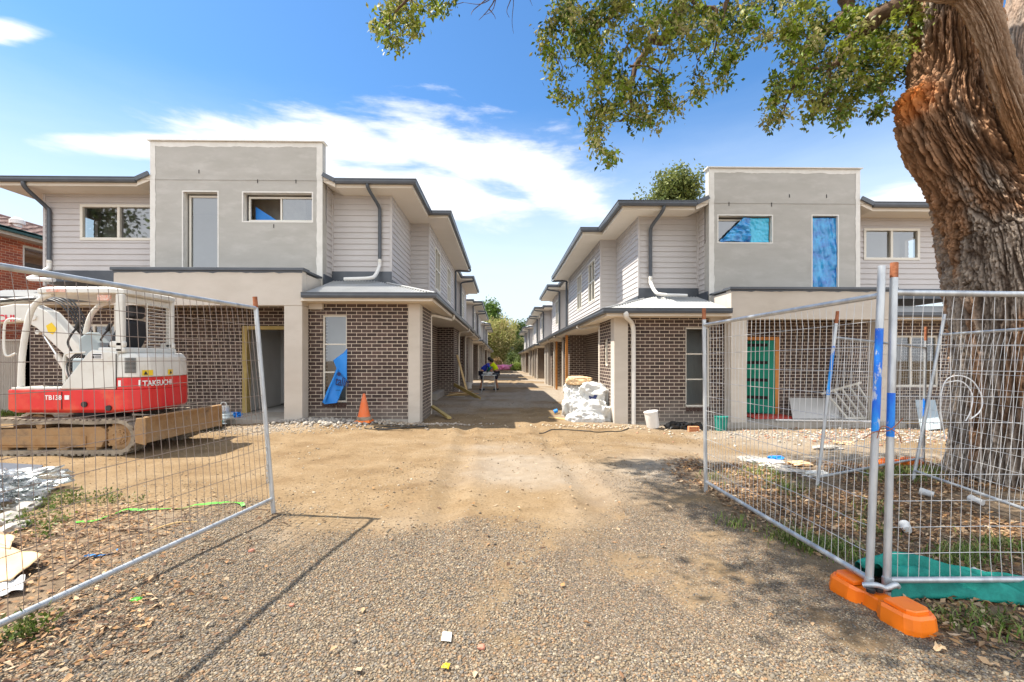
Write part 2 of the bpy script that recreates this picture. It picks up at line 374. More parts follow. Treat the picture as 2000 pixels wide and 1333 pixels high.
M_soffit = vary('soffit_lining', (.74, .665, .56), (.78, .70, .60), .9, .7)
M_slate = vary('dark_grey_gutter_steel', (.062, .072, .088), (.085, .095, .11), 3, .38, metal=.0, spec=.6)
M_roof = vary('grey_roof_sheet', (.36, .365, .36), (.43, .43, .42), 2, .45, metal=.0, spec=.6)
M_alu = new_mat('cream_window_frame', (.74, .70, .61), .4)
M_pvc = vary('white_pvc', (.72, .70, .66), (.80, .78, .74), 5, .4)
M_dp_cream = vary('cream_downpipe', (.68, .62, .53), (.74, .68, .59), 4, .45)
M_glass = glass_mat('window_glass', (.62, .68, .70), refl=.22)
M_glass_low = glass_mat('lower_window_glass', refl=.13)
M_blue_film = vary('blue_protective_film', (.0, .13, .46), (.015, .36, .70), 4, .2, (1, 1, 1), 6, .9, 7, spec=.9)
M_film_light = vary('thin_blue_film', (.03, .42, .66), (.05, .52, .76), 3, .25, spec=.7, bump=.25, bscale=8)
M_conc = vary('grey_concrete', (.33, .30, .26), (.43, .395, .345), 4, .95, bump=.4, bscale=50)
M_plaster = vary('plasterboard', (.52, .51, .49), (.60, .59, .57), 1, .9)
M_dark = new_mat('dark_void', (.03, .03, .032), .9)
M_timber = vary('pine_timber', (.52, .34, .14), (.66, .47, .23), 3, .7, (8, 8, 1), 5)
M_yellow = vary('treated_timber', (.40, .29, .09), (.50, .38, .15), 4, .7)
M_otimber = vary('orange_stained_timber', (.56, .21, .04), (.66, .28, .07), 4, .55)
M_roller = vary('cream_roller_door', (.58, .53, .45), (.62, .57, .49), 1, .5)
M_green = vary('green_door_paint', (.0, .30, .19), (.004, .36, .24), 2, .45)
M_gal = vary('galvanised_steel', (.42, .44, .46), (.60, .62, .62), 14, .42, (1, 1, .25), 5, metal=.55, spec=.6, c3=(.30, .29, .28), s3=5)
M_wire = new_mat('wire', (.58, .57, .55), .5, .4)
M_wire_rust = new_mat('weathered_wire', (.24, .19, .16), .55, .4)
M_rust = vary('rust', (.22, .07, .03), (.40, .15, .07), 20, .9, bump=.5)
M_bluepaint = vary('blue_spray_paint', (.01, .12, .62), (.02, .33, .78), 7, .5, (1, 1, .5), 5, c3=(.5, .53, .56), s3=9, lo3=.56, hi3=.60)
M_orange = vary('orange_plastic', (.90, .17, .005), (.97, .22, .01), 2, .35, spec=.6, c3=(.75, .10, .02), s3=4, bump=.08, bscale=30)
M_red = vary('red_machine_paint', (.66, .015, .018), (.72, .03, .025), 2, .32, spec=.6, c3=(.74, .13, .06), s3=2.2, lo3=.52, hi3=.75)
M_white = vary('dusty_white_machine_paint', (.66, .64, .58), (.74, .72, .66), 2.5, .4, spec=.5, c3=(.55, .49, .40), s3=3, lo3=.55, hi3=.8)
M_greyp = vary('grey_blue_panel', (.34, .40, .42), (.40, .46, .48), 3, .5)
M_mud = vary('mud_caked_steel', (.30, .17, .075), (.42, .27, .135), 4, .85, (1, 1, 1), 8, .8, 30, c3=(.17, .11, .07), s3=4, lo3=.48, hi3=.70)
M_rubber = vary('dusty_rubber', (.20, .165, .125), (.38, .32, .24), 6, .9, bump=.4)
M_black = new_mat('black_vinyl', (.018, .019, .024), .5)
M_black2 = new_mat('black_plastic', (.02, .02, .02), .4)
M_whitep = new_mat('white_lettering', (.85, .84, .82), .5)
M_redp = new_mat('red_lettering', (.65, .03, .05), .5)
M_sticker = new_mat('yellow_sticker', (.80, .55, .02), .5)
M_chrome = new_mat('chrome_rod', (.7, .7, .7), .15, 1)
M_bag = vary('white_woven_bag', (.50, .50, .49), (.60, .60, .58), 4, .6, bump=.3, bscale=120, c3=(.62, .58, .52), s3=3)
M_card = vary('cardboard', (.62, .42, .23), (.70, .50, .30), 2, .9, c3=(.52, .34, .18), s3=2)
M_bluewrap = vary('blue_wrap_sheet', (.015, .20, .66), (.03, .27, .76), 2, .45, bump=.1, bscale=12)
M_navy = new_mat('navy_print', (.01, .02, .10), .6)
M_shade = vary('green_shade_cloth', (.0, .15, .12), (.01, .27, .21), 9, .7, bump=.4, bscale=70)
M_pink = vary('pink_insulation_bag', (.80, .16, .42), (.88, .35, .58), 6, .5)
M_skin = new_mat('skin', (.40, .20, .12), .6); M_hair = new_mat('dark_hair', (.015, .012, .01), .7)
M_shirt_b = new_mat('blue_shirt', (.015, .04, .40), .8); M_shirt_y = new_mat('high_visibility_yellow', (.68, .85, .0), .8)
M_trouser = new_mat('navy_trousers', (.015, .018, .04), .8)
M_leaf = attr_mat('leaves', .5, .35, spec=.3)
M_litter = attr_mat('dead_leaves', .8, .15)
M_peb = attr_mat('pebbles', .8, bump=.25, bscale=90, spec=.3)
M_strap = new_mat('green_strap', (.10, .50, .04), .5); M_bstrap = new_mat('blue_strap', (.02, .19, .48), .5)
M_film = glass_mat('clear_plastic_wrap', (.72, .75, .76), refl=.10, rough=.35)
M_tile = vary('concrete_roof_tile', (.17, .10, .08), (.27, .17, .14), 9, .8, c3=(.11, .07, .06), s3=14)
M_gumtrunk = vary('dark_branch_bark', (.085, .05, .03), (.16, .10, .06), 14, .9, bump=.6)
M_paper = new_mat('paper_scrap', (.72, .68, .60), .8)

# ---------------------------------------------------------------- ground (one sheet to the horizon)
def axis(lo, hi, a, b, step, grow=1.16):
    x = list(np.arange(a, b+step/2, step)); s = step
    while x[-1] < hi: s *= grow; x.append(x[-1]+s)
    s = step
    while x[0] > lo: s *= grow; x.insert(0, x[0]-s)
    return np.array(x)
gx = axis(-500, 500, -8.5, 7.5, .05); gy = axis(-200, 900, 1.6, 26, .05)
GX, GY = np.meshgrid(gx, gy); GZ = gh(GX, GY)
n_x, n_y = len(gx), len(gy)
# how gravelly / earthy each spot is, kept as vertex colour masks: R gravel, G dark leaf soil, B pale dust
def gravel_mask(x, y):
    e = y + .9*(fbm(x*.8, y*.8, 1)-.5)*2
    edge = 4.7 + .35*np.sin(x*1.3) - .9*np.exp(-((x-.6)/.9)**2) - 1.1*np.exp(-((x+2.2)/.7)**2)*0
    g = 1-sstep(e, edge-.4, edge+.55)
    g = np.maximum(g, .75*sstep(x, 1.0, 1.9)*(1-sstep(y, 5.2, 6.8)))
    g = g*(1-sstep(-x, 2.35+.12*(y-2.2), 2.9+.2*(y-2.2)))*(1-sstep(x, 2.0, 2.5)*sstep(y, 2.3, 2.9)*.85)
    pat = sstep(fbm(x*2.6+5, y*2.0, 4, 5), .58, .72)*sstep(x, -.8, .2)
    return np.clip(g*(1-.72*pat*(.5+fbm(x*7, y*7, 2, 3))), 0, 1)
def soil_mask(x, y):
    r = sstep(x, 2.1+.12*np.sin(y*3), 2.7)*(1-sstep(y, 6.0, 7.6))*sstep(y, 2.2, 2.6)
    l = sstep(-x, 2.5, 3.0)*(1-sstep(y, 3.9, 4.9))
    return np.clip(np.maximum(r, l)*(.55+.9*fbm(x*1.7, y*1.7, 8)), 0, 1)
mk = np.stack([gravel_mask(GX, GY), soil_mask(GX, GY), sstep(fbm(GX*.35+3, GY*.5, 2, 5)+.16*sstep(GX, .8, 3)*sstep(GY, 4.5, 6)+.20*sstep(GY, 11, 15)*(1-sstep(np.abs(GX), 6, 9)), .58, .92)], -1).reshape(-1, 3)
vv = np.stack([GX, GY, GZ], -1).reshape(-1, 3); I = np.arange(n_x*n_y).reshape(n_y, n_x)
ff = np.stack([I[:-1, :-1], I[:-1, 1:], I[1:, 1:], I[1:, :-1]], -1).reshape(-1, 4)
m = new_mat('site_ground', (.4, .3, .2), .95, 0, .15); n, l, b = nodes_of(m)
a = n.new('ShaderNodeAttribute'); a.attribute_name = 'col'; sp = n.new('ShaderNodeSeparateColor'); l.new(a.outputs[0], sp.inputs[0])
t = n.new('ShaderNodeTexCoord')
def noise(scale, detail=6, rough=.6, st=(1, 1, 1)):
    mp = n.new('ShaderNodeMapping'); mp.inputs['Scale'].default_value = st; l.new(t.outputs['Object'], mp.inputs[0])
    q = n.new('ShaderNodeTexNoise'); q.inputs['Scale'].default_value = scale; q.inputs['Detail'].default_value = detail; q.inputs['Roughness'].default_value = rough
    l.new(mp.outputs[0], q.inputs['Vector']); return q.outputs[0]
def ramp(src, stops):
    q = n.new('ShaderNodeValToRGB'); e = q.color_ramp.elements
    while len(e) < len(stops): e.new(.5)
    for i, (p, c) in enumerate(stops): e[i].position = p; e[i].color = (*c, 1)
    l.new(src, q.inputs[0]); return q.outputs[0]
def mixc(f, c1, c2, mode='MIX'):
    q = n.new('ShaderNodeMix'); q.data_type = 'RGBA'; q.blend_type = mode
    for i, x in ((0, f), (6, c1), (7, c2)):
        if isinstance(x, (int, float)): q.inputs[i].default_value = x
        elif isinstance(x, tuple): q.inputs[i].default_value = (*x, 1)
        else: l.new(x, q.inputs[i])
    return q.outputs[2]
sand = ramp(noise(1.3, 9, .68), [(.30, (.175, .112, .058)), (.46, (.235, .16, .086)), (.60, (.275, .195, .112)), (.78, (.31, .237, .15))])
sand = mixc(1.0, sand, ramp(noise(38, 5, .7), [(.30, (.50, .48, .46)), (.46, (.93, .93, .93)), (.56, (1.0, 1.0, 1.0)), (.75, (1.22, 1.21, 1.19))]), 'MULTIPLY')
dust = ramp(noise(6, 7), [(.3, (.26, .215, .165)), (.7, (.35, .30, .24))])
colr = mixc(sp.outputs[2], sand, dust)
vo = n.new('ShaderNodeTexVoronoi'); vo.inputs['Scale'].default_value = 62; vo.inputs['Randomness'].default_value = 1; l.new(t.outputs['Object'], vo.inputs['Vector'])
vs2 = n.new('ShaderNodeSeparateColor'); l.new(vo.outputs['Color'], vs2.inputs[0])
stones = ramp(vs2.outputs[0], [(0, (.15, .125, .10)), (.35, (.22, .18, .14)), (.6, (.28, .225, .17)), (.85, (.30, .20, .13)), (1, (.40, .35, .29))])
gap = ramp(vo.outputs['Distance'], [(.25, (1, 1, 1)), (.6, (.55, .52, .48))])
stones = mixc(1.0, stones, gap, 'MULTIPLY')
colr = mixc(sp.outputs[0], colr, stones)
soil = ramp(noise(9, 8, .7), [(.3, (.10, .07, .045)), (.5, (.20, .145, .095)), (.7, (.29, .21, .14))])
colr = mixc(sp.outputs[1], colr, soil)
l.new(colr, b.inputs['Base Color'])
hs = n.new('ShaderNodeMath'); hs.operation = 'MULTIPLY'; l.new(vo.outputs['Distance'], hs.inputs[0]); l.new(sp.outputs[0], hs.inputs[1])
h2 = n.new('ShaderNodeMath'); h2.operation = 'SUBTRACT'; l.new(noise(30, 8, .75), h2.inputs[0]); l.new(hs.outputs[0], h2.inputs[1])
bp = n.new('ShaderNodeBump'); bp.inputs['Strength'].default_value = .8; bp.inputs['Distance'].default_value = .02; l.new(h2.outputs[0], bp.inputs['Height']); l.new(bp.outputs[0], b.inputs['Normal'])
M_ground = m
go = fast_mesh('ground', vv, ff, M_ground, mk, True); go['kind'] = 'structure'

# ---------------------------------------------------------------- houses
def FY(y0, s=1): return lambda u, v, w: (u, y0-s*w, v)
def FX(x0, s=1): return lambda u, v, w: (x0+s*w, u, v)
def XF_left(x, y, z): return (x, y, z-.3*min(max((y-20)/43, 0), 1.1))
XA = (0, 1.51, 1.58, 1.97, 2.18, 2.38, 2.98, 4.54, 8.8, 12.0, 12.8, 40); XB = (.8, 2.33, 2.40, 2.70, 2.96, 3.2, 3.71, 5.36, 9.35, 12.5, 13.3, 41)
ZA = (-3, 0, .18, 2.745, 2.845, 3.03, 3.53, 3.83, 5.85, 6.05, 6.96, 12); ZB = (-3.12, -.12, .05, 2.47, 2.54, 2.72, 3.17, 3.45, 5.42, 5.64, 6.5, 11.5)
def XF_right(x, y, z): return (float(np.interp(-x, XA, XB)), y+.25, float(np.interp(z, ZA, ZB))-.3*min(max((y-20)/43, 0), 1.1))
XF_right.flip = True

def window(root, xf, F, u0, u1, v0, v1, cols=1, rows=1, fw=.045, dep=.05, glass=None, lab=None, proud=.0, splits=None, skip=()):
    mb = MB(); w0, w1 = -dep+proud, proud
    mb.fbox(F, u0, u1, v0, v0+fw, w0, w1); mb.fbox(F, u0, u1, v1-fw, v1, w0, w1)
    mb.fbox(F, u0, u0+fw, v0+fw, v1-fw, w0, w1); mb.fbox(F, u1-fw, u1, v0+fw, v1-fw, w0, w1)
    for i in range(1, cols):
        c = u0+(u1-u0)*i/cols; mb.fbox(F, c-fw*.5, c+fw*.5, v0+fw, v1-fw, w0+.008, w1-.006)
    for q in (splits or [i/rows for i in range(1, rows)]):
        c = v0+(v1-v0)*q; mb.fbox(F, u0+fw, u1-fw, c-fw*.4, c+fw*.4, w0+.01, w1-.012)
    wo = mb.build('window', M_alu, root, xf, bevel=.004, label=lab)
    for i in range(cols):
        if i in skip: continue
        a_, b_ = u0+(u1-u0)*i/cols+(fw if i == 0 else fw*.5), u0+(u1-u0)*(i+1)/cols-(fw if i == cols-1 else fw*.5)
        g = MB(); g.quad(*[F(a, c, w0+.02) for a, c in ((a_, v0+fw), (b_, v0+fw), (b_, v1-fw), (a_, v1-fw))])
        g.build('pane', glass or M_glass, wo, xf)
    return wo
def pipe(root, xf, pts, mat, r=.045, name='downpipe', clips=()):
    mb = MB(); mb.tube(pts, r, 12, True)
    o = mb.build(name, mat, root, xf, smooth=50)
    if clips:
        c = MB()
        for p in clips: c.tube([Vector(p)-Vector((0, 0, .018)), Vector(p)+Vector((0, 0, .018))], r+.006, 12)
        c.build('bracket', M_alu, o, xf, smooth=50)
    return o
def hip_roof(mb, x0, x1, y0, y1, z, pitch=.37):
    w, d = x1-x0, y1-y0; k = min(w, d)/2; h = k*pitch
    if w >= d: r = ((x0+k, (y0+y1)/2), (x1-k, (y0+y1)/2))
    else: r = (((x0+x1)/2, y0+k), ((x0+x1)/2, y1-k))
    A = [(x0, y0, z), (x1, y0, z), (x1, y1, z), (x0, y1, z), (*r[0], z+h), (*r[1], z+h)]
    F = [(0, 1, 5, 4), (1, 2, 5), (2, 3, 4, 5), (3, 0, 4)] if w >= d else [(0, 1, 4), (1, 2, 5, 4), (2, 3, 5), (3, 0, 4, 5)]
    mb.add(A, F)
def gutter_run(mb, pts, zt, h=.12, w=.11):
    """quad gutter along a plan polyline (outer face on the line), open-topped look with a rolled front"""
    P = [Vector((*p, 0)) for p in pts]; k = len(P)
    if k < 2: return
    nrm = []
    for i in range(k):
        ds = []
        if i > 0: ds.append((P[i]-P[i-1]).normalized())
        if i < k-1: ds.append((P[i+1]-P[i]).normalized())
        ns = [Vector((-d.y, d.x, 0)) for d in ds]; n_ = sum(ns, Vector())
        nrm.append(n_/max(n_.length_squared, 1e-6)*len(ns) if len(ns) > 1 else ns[0])
    prof = [(0, -.0), (.0, -.018), (.012, -.024), (.006, -h*.6), (.02, -h), (w, -h), (w, -.0), (w-.006, -.0), (w-.006, -h+.01), (.03, -h+.01), (.016, 0)]
    vs = [(P[i]+nrm[i]*a+Vector((0, 0, zt+b_))) for i in range(k) for a, b_ in prof]; q = len(prof)
    mb.add(vs, [(i*q+j, i*q+(j+1) % q, (i+1)*q+(j+1) % q, (i+1)*q+j) for i in range(k-1) for j in range(q)]+[tuple(range(q)), tuple(range((k-1)*q, k*q))])
def fascia_run(mb, pts, z0, z1, off=.115, t=.02):
    P = [Vector((*p, 0)) for p in pts]; k = len(P); vs = []
    for i in range(k):
        ds = ([(P[i]-P[i-1]).normalized()] if i else [])+([(P[i+1]-P[i]).normalized()] if i < k-1 else [])
        n_ = sum((Vector((-d.y, d.x, 0)) for d in ds), Vector()); n_ = n_/n_.length_squared*len(ds)
        for o_ in (off, off+t):
            for z in (z0, z1): vs.append(P[i]+n_*o_+Vector((0, 0, z)))
    mb.add(vs, [f for i in range(k-1) for f in ((4*i, 4*i+4, 4*i+5, 4*i+1), (4*i+2, 4*i+3, 4*i+7, 4*i+6), (4*i, 4*i+2, 4*i+6, 4*i+4), (4*i+1, 4*i+5, 4*i+7, 4*i+3))])
SL = .316
def front_house(xf, right):
    side = 'right' if right else 'left'
    lab = ('two storey townhouse at the right front, with blue film over its upper windows' if right else
           'two storey townhouse at the left front behind the excavator, with bare glass upper windows')
    loc = Vector(xf(-6, 16, 0)); root = thing('townhouse', lab, 'house', (loc.x, loc.y, 0), 'townhouses along the drive')
    H = root
    # --- brickwork
    b = MB()
    b.wall(FY(11.0), -4.6, -2.25, -.2, 2.845, .11, [(-4.29, -3.71, .50, 2.575)])
    b.wall(FX(-1.99), 11.3, 12.72, -.2, 2.845, .11, [(11.75, 12.15, 1.55, 2.3)] if right else [])
    b.wall(FY(12.72, -1), -2.9, -2.0, -.2, 2.845, .11)
    b.wall(FX(-2.74), 12.73, 13.3, -.2, 2.845); b.wall(FX(-2.74), 13.3, 15.8, 2.35, 2.845); b.wall(FX(-2.74), 15.8, 19.3, -.2, 2.845)
    b.wall(FY(19.3), -2.74, -2.08, -.2, 2.845); b.wall(FX(-2.08), 19.31, 21.8, -.2, 2.845)
    b.wall(FY(11.9), -8.9, -6.62, .1, 2.9); b.wall(FY(11.9), -6.62, -5.5, 2.37, 2.9); b.wall(FY(11.9), -5.5, -4.72, .1, 2.9)
    b.wall(FX(-4.61, -1), 11.11, 11.9, .1, 2.9)
    b.wall(FY(11.9), -12.1, -8.9, -.2, 2.845, .11, [(-11.2, -9.7, .95, 2.42)])
    b.wall(FX(-12.1, -1), 11.9, 22, -.2, 2.845)
    b.build('brick_wall', M_brick, H, xf)
    sl = MB()                                           # soldier course under the front window
    for i in range(7): sl.box(-4.285+i*.0825, -4.285+i*.0825+.071, 10.985, 11.02, .39, .49)
    sl.build('brick_sill', M_brick_s, H, xf)
    f = MB(); f.box(-4.6, -2.25, 10.98, 11.5, -.3, .10); f.box(-9.0, -4.45, 10.5, 12.0, -.3, .16); f.build('slab', M_conc, H, xf)
    # --- corner column, portico
    c = MB(); c.box(-2.25, -1.97, 10.93, 11.30, -.2, 2.845); c.build('column', M_cream, H, xf, bevel=.01)
    p = MB(); p.box(-8.78, -4.57, 10.55, 10.80, 2.745, 3.53); p.box(-8.78, -8.53, 10.801, 11.65, 2.76, 3.50); p.box(-4.82, -4.57, 10.801, 11.65, 2.76, 3.50)
    p.box(-8.50, -4.85, 10.801, 11.9, 2.90, 2.96)
    p.box(-4.98, -4.57, 10.56, 10.90, -.2, 2.744); p.box(-8.78, -8.37, 10.56, 10.90, -.2, 2.744)
    p.build('portico', M_cream, H, xf, bevel=.01)
    p = MB(); p.box(-8.83, -4.52, 10.50, 10.86, 3.532, 3.60); p.box(-8.83, -8.50, 10.861, 11.6, 3.532, 3.58); p.box(-4.85, -4.52, 10.861, 11.6, 3.532, 3.58); p.box(-8.49, -4.86, 10.87, 11.66, 3.3, 3.34)
    # ragged tar coat just under the capping
    q = MB(); k = 40; vs = []
    for i in range(k+1):
        x = -8.79+4.23*i/k; vs += [(x, 10.547, 3.531), (x, 10.547, 3.50-.022*vnoise(i*.5, 2, 5)-(.0 if i % 7 else .02))]
    q.add(vs, [(2*i, 2*i+2, 2*i+3, 2*i+1) for i in range(k)])
    cap = p.build('capping', M_slate, H, xf, bevel=.006); q.build('waterproofing', M_slate, cap, xf)
    # --- rendered block
    tall = (-7.98 if not right else -7.42, -7.14 if not right else -6.55, 3.40, 5.70); hor = (-6.50 if not right else -6.30, -4.80, 4.98, 5.69)
    if right: tall = (-8.16, -7.45, 3.40, 5.70)
    bl = MB(); bl.wall(FY(11.65), -8.80, -4.53, 2.97, 6.96, .20, [tall, hor]); bl.box(-4.73, -4.53, 11.86, 11.93, 3.4, 5.0)
    B = bl.build('rendered_wall', M_render, H, xf)
    t = MB(); k = 60
    def band(fn, a, c):
        vs = []
        for i in range(k+1): vs += list(fn(a+(c-a)*i/k, i))
        t.add(vs, [(2*i, 2*i+2, 2*i+3, 2*i+1) for i in range(k)])
    rg = lambda i, s: .03*vnoise(i*.33, s, 1.5)+.012*vnoise(i*1.9, s, 7)
    band(lambda x, i: ((x, 11.646, 6.955), (x, 11.646, 6.80+rg(i, 1)*1.5)), -8.795, -4.535)
    band(lambda z, i: ((-8.797, 11.643, z), (-8.69+rg(i, 3), 11.643, z)), 2.99, 6.95)
    band(lambda z, i: ((-4.533, 11.643, z), (-4.66-rg(i, 5), 11.643, z)), 2.99, 6.95)
    for (u0, u1, v0, v1) in (tall, hor):                # painted rims of the openings
        for a_, b_, c_, d_ in ((u0-.035, u0-.001, v0-.03, v1+.03), (u1+.001, u1+.035, v0-.03, v1+.03), (u0-.001, u1+.001, v1+.001, v1+.035), (u0-.001, u1+.001, v0-.035, v0-.001)):
            if v0 < 3.5 and d_ < 3.5: continue
            t.quad((a_, 11.645, c_), (b_, 11.645, c_), (b_, 11.645, d_), (a_, 11.645, d_))
        t.quad((u0+.002, 11.655, v0), (u0+.002, 11.80, v0), (u0+.002, 11.80, v1), (u0+.002, 11.655, v1)); t.quad((u1-.002, 11.655, v0), (u1-.002, 11.80, v0), (u1-.002, 11.80, v1), (u1-.002, 11.655, v1))
        t.quad((u0, 11.655, v1-.002), (u1, 11.655, v1-.002), (u1, 11.80, v1-.002), (u0, 11.80, v1-.002)); t.quad((u0, 11.655, v0+.002), (u1, 11.655, v0+.002), (u1, 11.80, v0+.002), (u0, 11.80, v0+.002))
    t.build('pale_border', M_band, B, xf)
    s_ = MB(); s_.box(-8.85, -4.48, 11.60, 11.88, 6.962, 6.985); pass
    s_.build('parapet_flashing', M_band, B, xf)
    for u, v in (((-7.6, 6.2), (-6.15, 5.97), (-5.2, 5.97), (-5.75, 4.85)) if not right else ((-5.1, 5.98), (-6.3, 5.97), (-6.8, 6.2), (-7.85, 6.2))):
        an = MB(); an.box(u, u+.012, 11.636, 11.66, v-.04, v+.05); an.build('wall_tie', M_dark, B, xf)
    g = M_glass
    window(H, xf, FY(11.80), tall[0]+.04, tall[1]-.02, tall[2], tall[3]-.04, 1, 1, .05, .05, g)
    window(H, xf, FY(11.80), hor[0]+.05, hor[1]-.02, hor[2]+.03, hor[3]-.05, 2, 1, .045, .05, g, skip=() if right else (0,))
    if not right:
        bs = MB(); bs.prism([(-6.38, 5.03), (-5.72, 5.03), (-6.38, 5.45)], 12.0, 12.01); bs.build('interior_sheet', M_bluewrap, H, xf)
        bs = MB(); bs.box(-6.7, -5.3, 12.5, 12.55, 4.3, 5.84); bs.box(-6.75, -6.70, 11.9, 12.5, 4.3, 5.84); bs.build('interior_partition', M_conc, H, xf)
    fl = MB(); fl.box(-4.72, -4.50, 11.636, 11.70, 2.975, 3.16); fl.build('flashing', M_slate, H, xf)
    # --- weatherboard
    s = MB(); hw = (-11.08, -9.10, 4.64, 5.58) if not right else (-11.0, -9.4, 4.66, 5.56)
    s.siding(FY(12.3), -12.0, -8.79, 3.83, 5.86, [hw]); s.siding(FY(12.3), -4.52, -2.98, 3.83, 5.86)
    s.siding(FX(-4.535), 11.9, 12.28, 3.6, 6.05); s.wall(FY(12.3), -4.53, -4.22, 5.861, 6.05, .1); s.wall(FY(12.3), -9.13, -8.79, 5.861, 6.05, .1)
    s.siding(FX(-2.98), 12.3, 14.8, 3.3, 5.86); s.siding(FY(14.8), -2.98, -2.38, 3.2, 5.86)
    wy = ((16.05, 17.3), (19.5, 20.7)) if not right else ((15.7, 16.9), (18.4, 19.5))
    s.siding(FX(-2.38), 14.8, 22.2, 3.15, 5.86, [(a, c, 3.95, 5.45) for a, c in wy]); s.siding(FY(22.2, -1), -3.2, -2.38, 3.0, 5.86)
    s.siding(FX(-12.0, -1), 12.3, 22.2, 3.5, 5.86, [(12.75, 13.75, 4.65, 5.6)])
    s.build('weatherboard_wall', M_siding, H, xf)
    for x, y in ((-2.98, 12.3), (-2.38, 14.8), (-12.0, 12.3)): s = MB(); s.box(x-.03, x+.03, y-.03, y+.03, 3.15 if y > 13 else 3.45, 5.85); s.build('corner_trim', M_siding, H, xf)
    for bx_ in ((-4.53, -4.49, 12.24, 12.29, 3.8, 5.9), (-3.02, -2.985, 14.73, 14.79, 3.3, 5.85)): s = MB(); s.box(*bx_); s.build('corner_trim', M_siding, H, xf)
    for a, c in wy: window(H, xf, FX(-2.38), a, c, 3.95, 5.45, 2, 2, .06, .09, None, None, .03)
    window(H, xf, FY(12.3), *hw, 2, 1, .07, .09, None, None, .035)
    window(H, xf, FY(11.05), -4.29, -3.71, .50, 2.575, 1, 3, .04, .06, M_glass_low, splits=(.345, .665))
    window(H, xf, FY(11.95), -11.2, -9.7, .95, 2.42, 2, 1, .06, .06, M_glass_low)
    if right: window(H, xf, FX(-2.02), 11.75, 12.15, 1.55, 2.3, 1, 1, .05, .06, M_glass_low)
    # base flashing above lower roof
    s = MB(); s.box(-4.52, -2.95, 12.24, 12.262, 3.5, 3.84); s.box(-4.515, -4.49, 11.64, 12.24, 3.3, 3.66); s.build('base_flashing', M_slate, H, xf); s = MB(); s.box(-12.0, -8.81, 12.24, 12.262, 3.55, 3.84); s.build('base_flashing', M_slate, H, xf); s = MB()
    s.box(-2.945, -2.925, 12.24, 14.75, 3.3, 3.62); s.build('base_flashing', M_slate, H, xf)
    # --- lower roof with a hipped corner
    r = MB(); zt = 3.03; L1 = math.hypot(1, SL); V = Vector((0, 1, SL))/L1; Nn = Vector((0, -SL, 1))/L1
    r.corr((0, 10.44, zt-.02), (1, 0, 0), V, Nn, -4.5, -1.55, lambda u: 0, lambda u: L1*min(1.84, (-1.55-u)+.0))
    V2 = Vector((-1, 0, SL))/L1; N2 = Vector((SL, 0, 1))/L1
    r.corr((-1.55, 0, zt-.02), (0, 1, 0), V2, N2, 10.44, 21.9, lambda u: 0, lambda u: L1*min(1.43, (u-10.44), 1.43 if u < 14.75 else .82))
    r.build('lower_roof', M_roof, H, xf, smooth=60); r = MB()
    r.corr((0, 11.3, zt-.02), (1, 0, 0), V, Nn, -13.0, -8.84, lambda u: 0, lambda u: L1*.98)
    r.build('lower_roof', M_roof, H, xf, smooth=60)
    hc = MB(); hc.tube([(-1.55, 10.44, zt+.0), (-2.98, 11.87, zt+.455)], .022, 6); hc.build('ridge_cap', M_roof, H, xf, smooth=50)
    gm = MB(); gutter_run(gm, [(-4.53, 10.38), (-1.49, 10.38), (-1.49, 21.85)], zt); gutter_run(gm, [(-13.0, 11.24), (-8.8, 11.24)], zt)
    gm.build('lower_gutter', M_slate, H, xf)
    fm = MB(); fascia_run(fm, [(-4.56, 10.38), (-1.49, 10.38), (-1.49, 21.85)], 2.845, zt-.01, .118); fascia_run(fm, [(-13, 11.24), (-8.8, 11.24)], 2.845, zt-.01, .118)
    fm.build('lower_fascia', M_trim, H, xf)
    sm = MB(); sm.box(-4.6, -1.63, 10.515, 21.85, 2.846, 2.86); sm.box(-13, -8.9, 11.38, 12, 2.846, 2.86); sm.build('lower_soffit', M_soffit, H, xf)
    sm = MB(); sm.box(-4.565, -4.25, 10.9, 11.05, 2.70, 2.845); sm.build('beam_end', M_cream, H, xf)
    # --- upper roof
    r = MB(); hip_roof(r, -12.75, -2.22, 11.64, 22.9, 6.0, .35); hip_roof(r, -9, -1.62, 14.12, 22.7, 6.0, .35); r.build('upper_roof', M_roof, H, xf)
    gm = MB(); gutter_run(gm, [(-4.22, 11.58), (-2.18, 11.58), (-2.18, 14.06), (-1.58, 14.06), (-1.58, 22.76), (-2.6, 22.76)], 6.05)
    gutter_run(gm, [(-12.8, 23), (-12.8, 11.58), (-9.13, 11.58)], 6.05)
    for a, c in ((-4.22, -4.52), (-9.13, -8.81)):       # raked ends beside the block
        gm.bar((a, 11.61, 6.0), (c, 11.61, 6.15), .05, .10)
    gm.build('upper_gutter', M_slate, H, xf)
    fm = MB(); fascia_run(fm, [(-4.22, 11.58), (-2.18, 11.58), (-2.18, 14.06), (-1.58, 14.06), (-1.58, 22.76), (-2.6, 22.76)], 5.85, 6.03, .118)
    fascia_run(fm, [(-12.8, 23), (-12.8, 11.58), (-9.13, 11.58)], 5.85, 6.03, .118)
    for a, c in ((-4.22, -4.52), (-9.13, -8.81)):
        fm.corners([(a, 11.66, 5.85), (c, 11.66, 5.98), (c, 11.68, 5.98), (a, 11.68, 5.85), (a, 11.66, 5.98), (c, 11.66, 6.12), (c, 11.68, 6.12), (a, 11.68, 5.98)])
        fm.quad((a, 11.68, 5.853), (c, 11.68, 5.983), (c, 12.3, 5.983), (a, 12.3, 5.853))
    fm.build('upper_fascia', M_trim, H, xf)
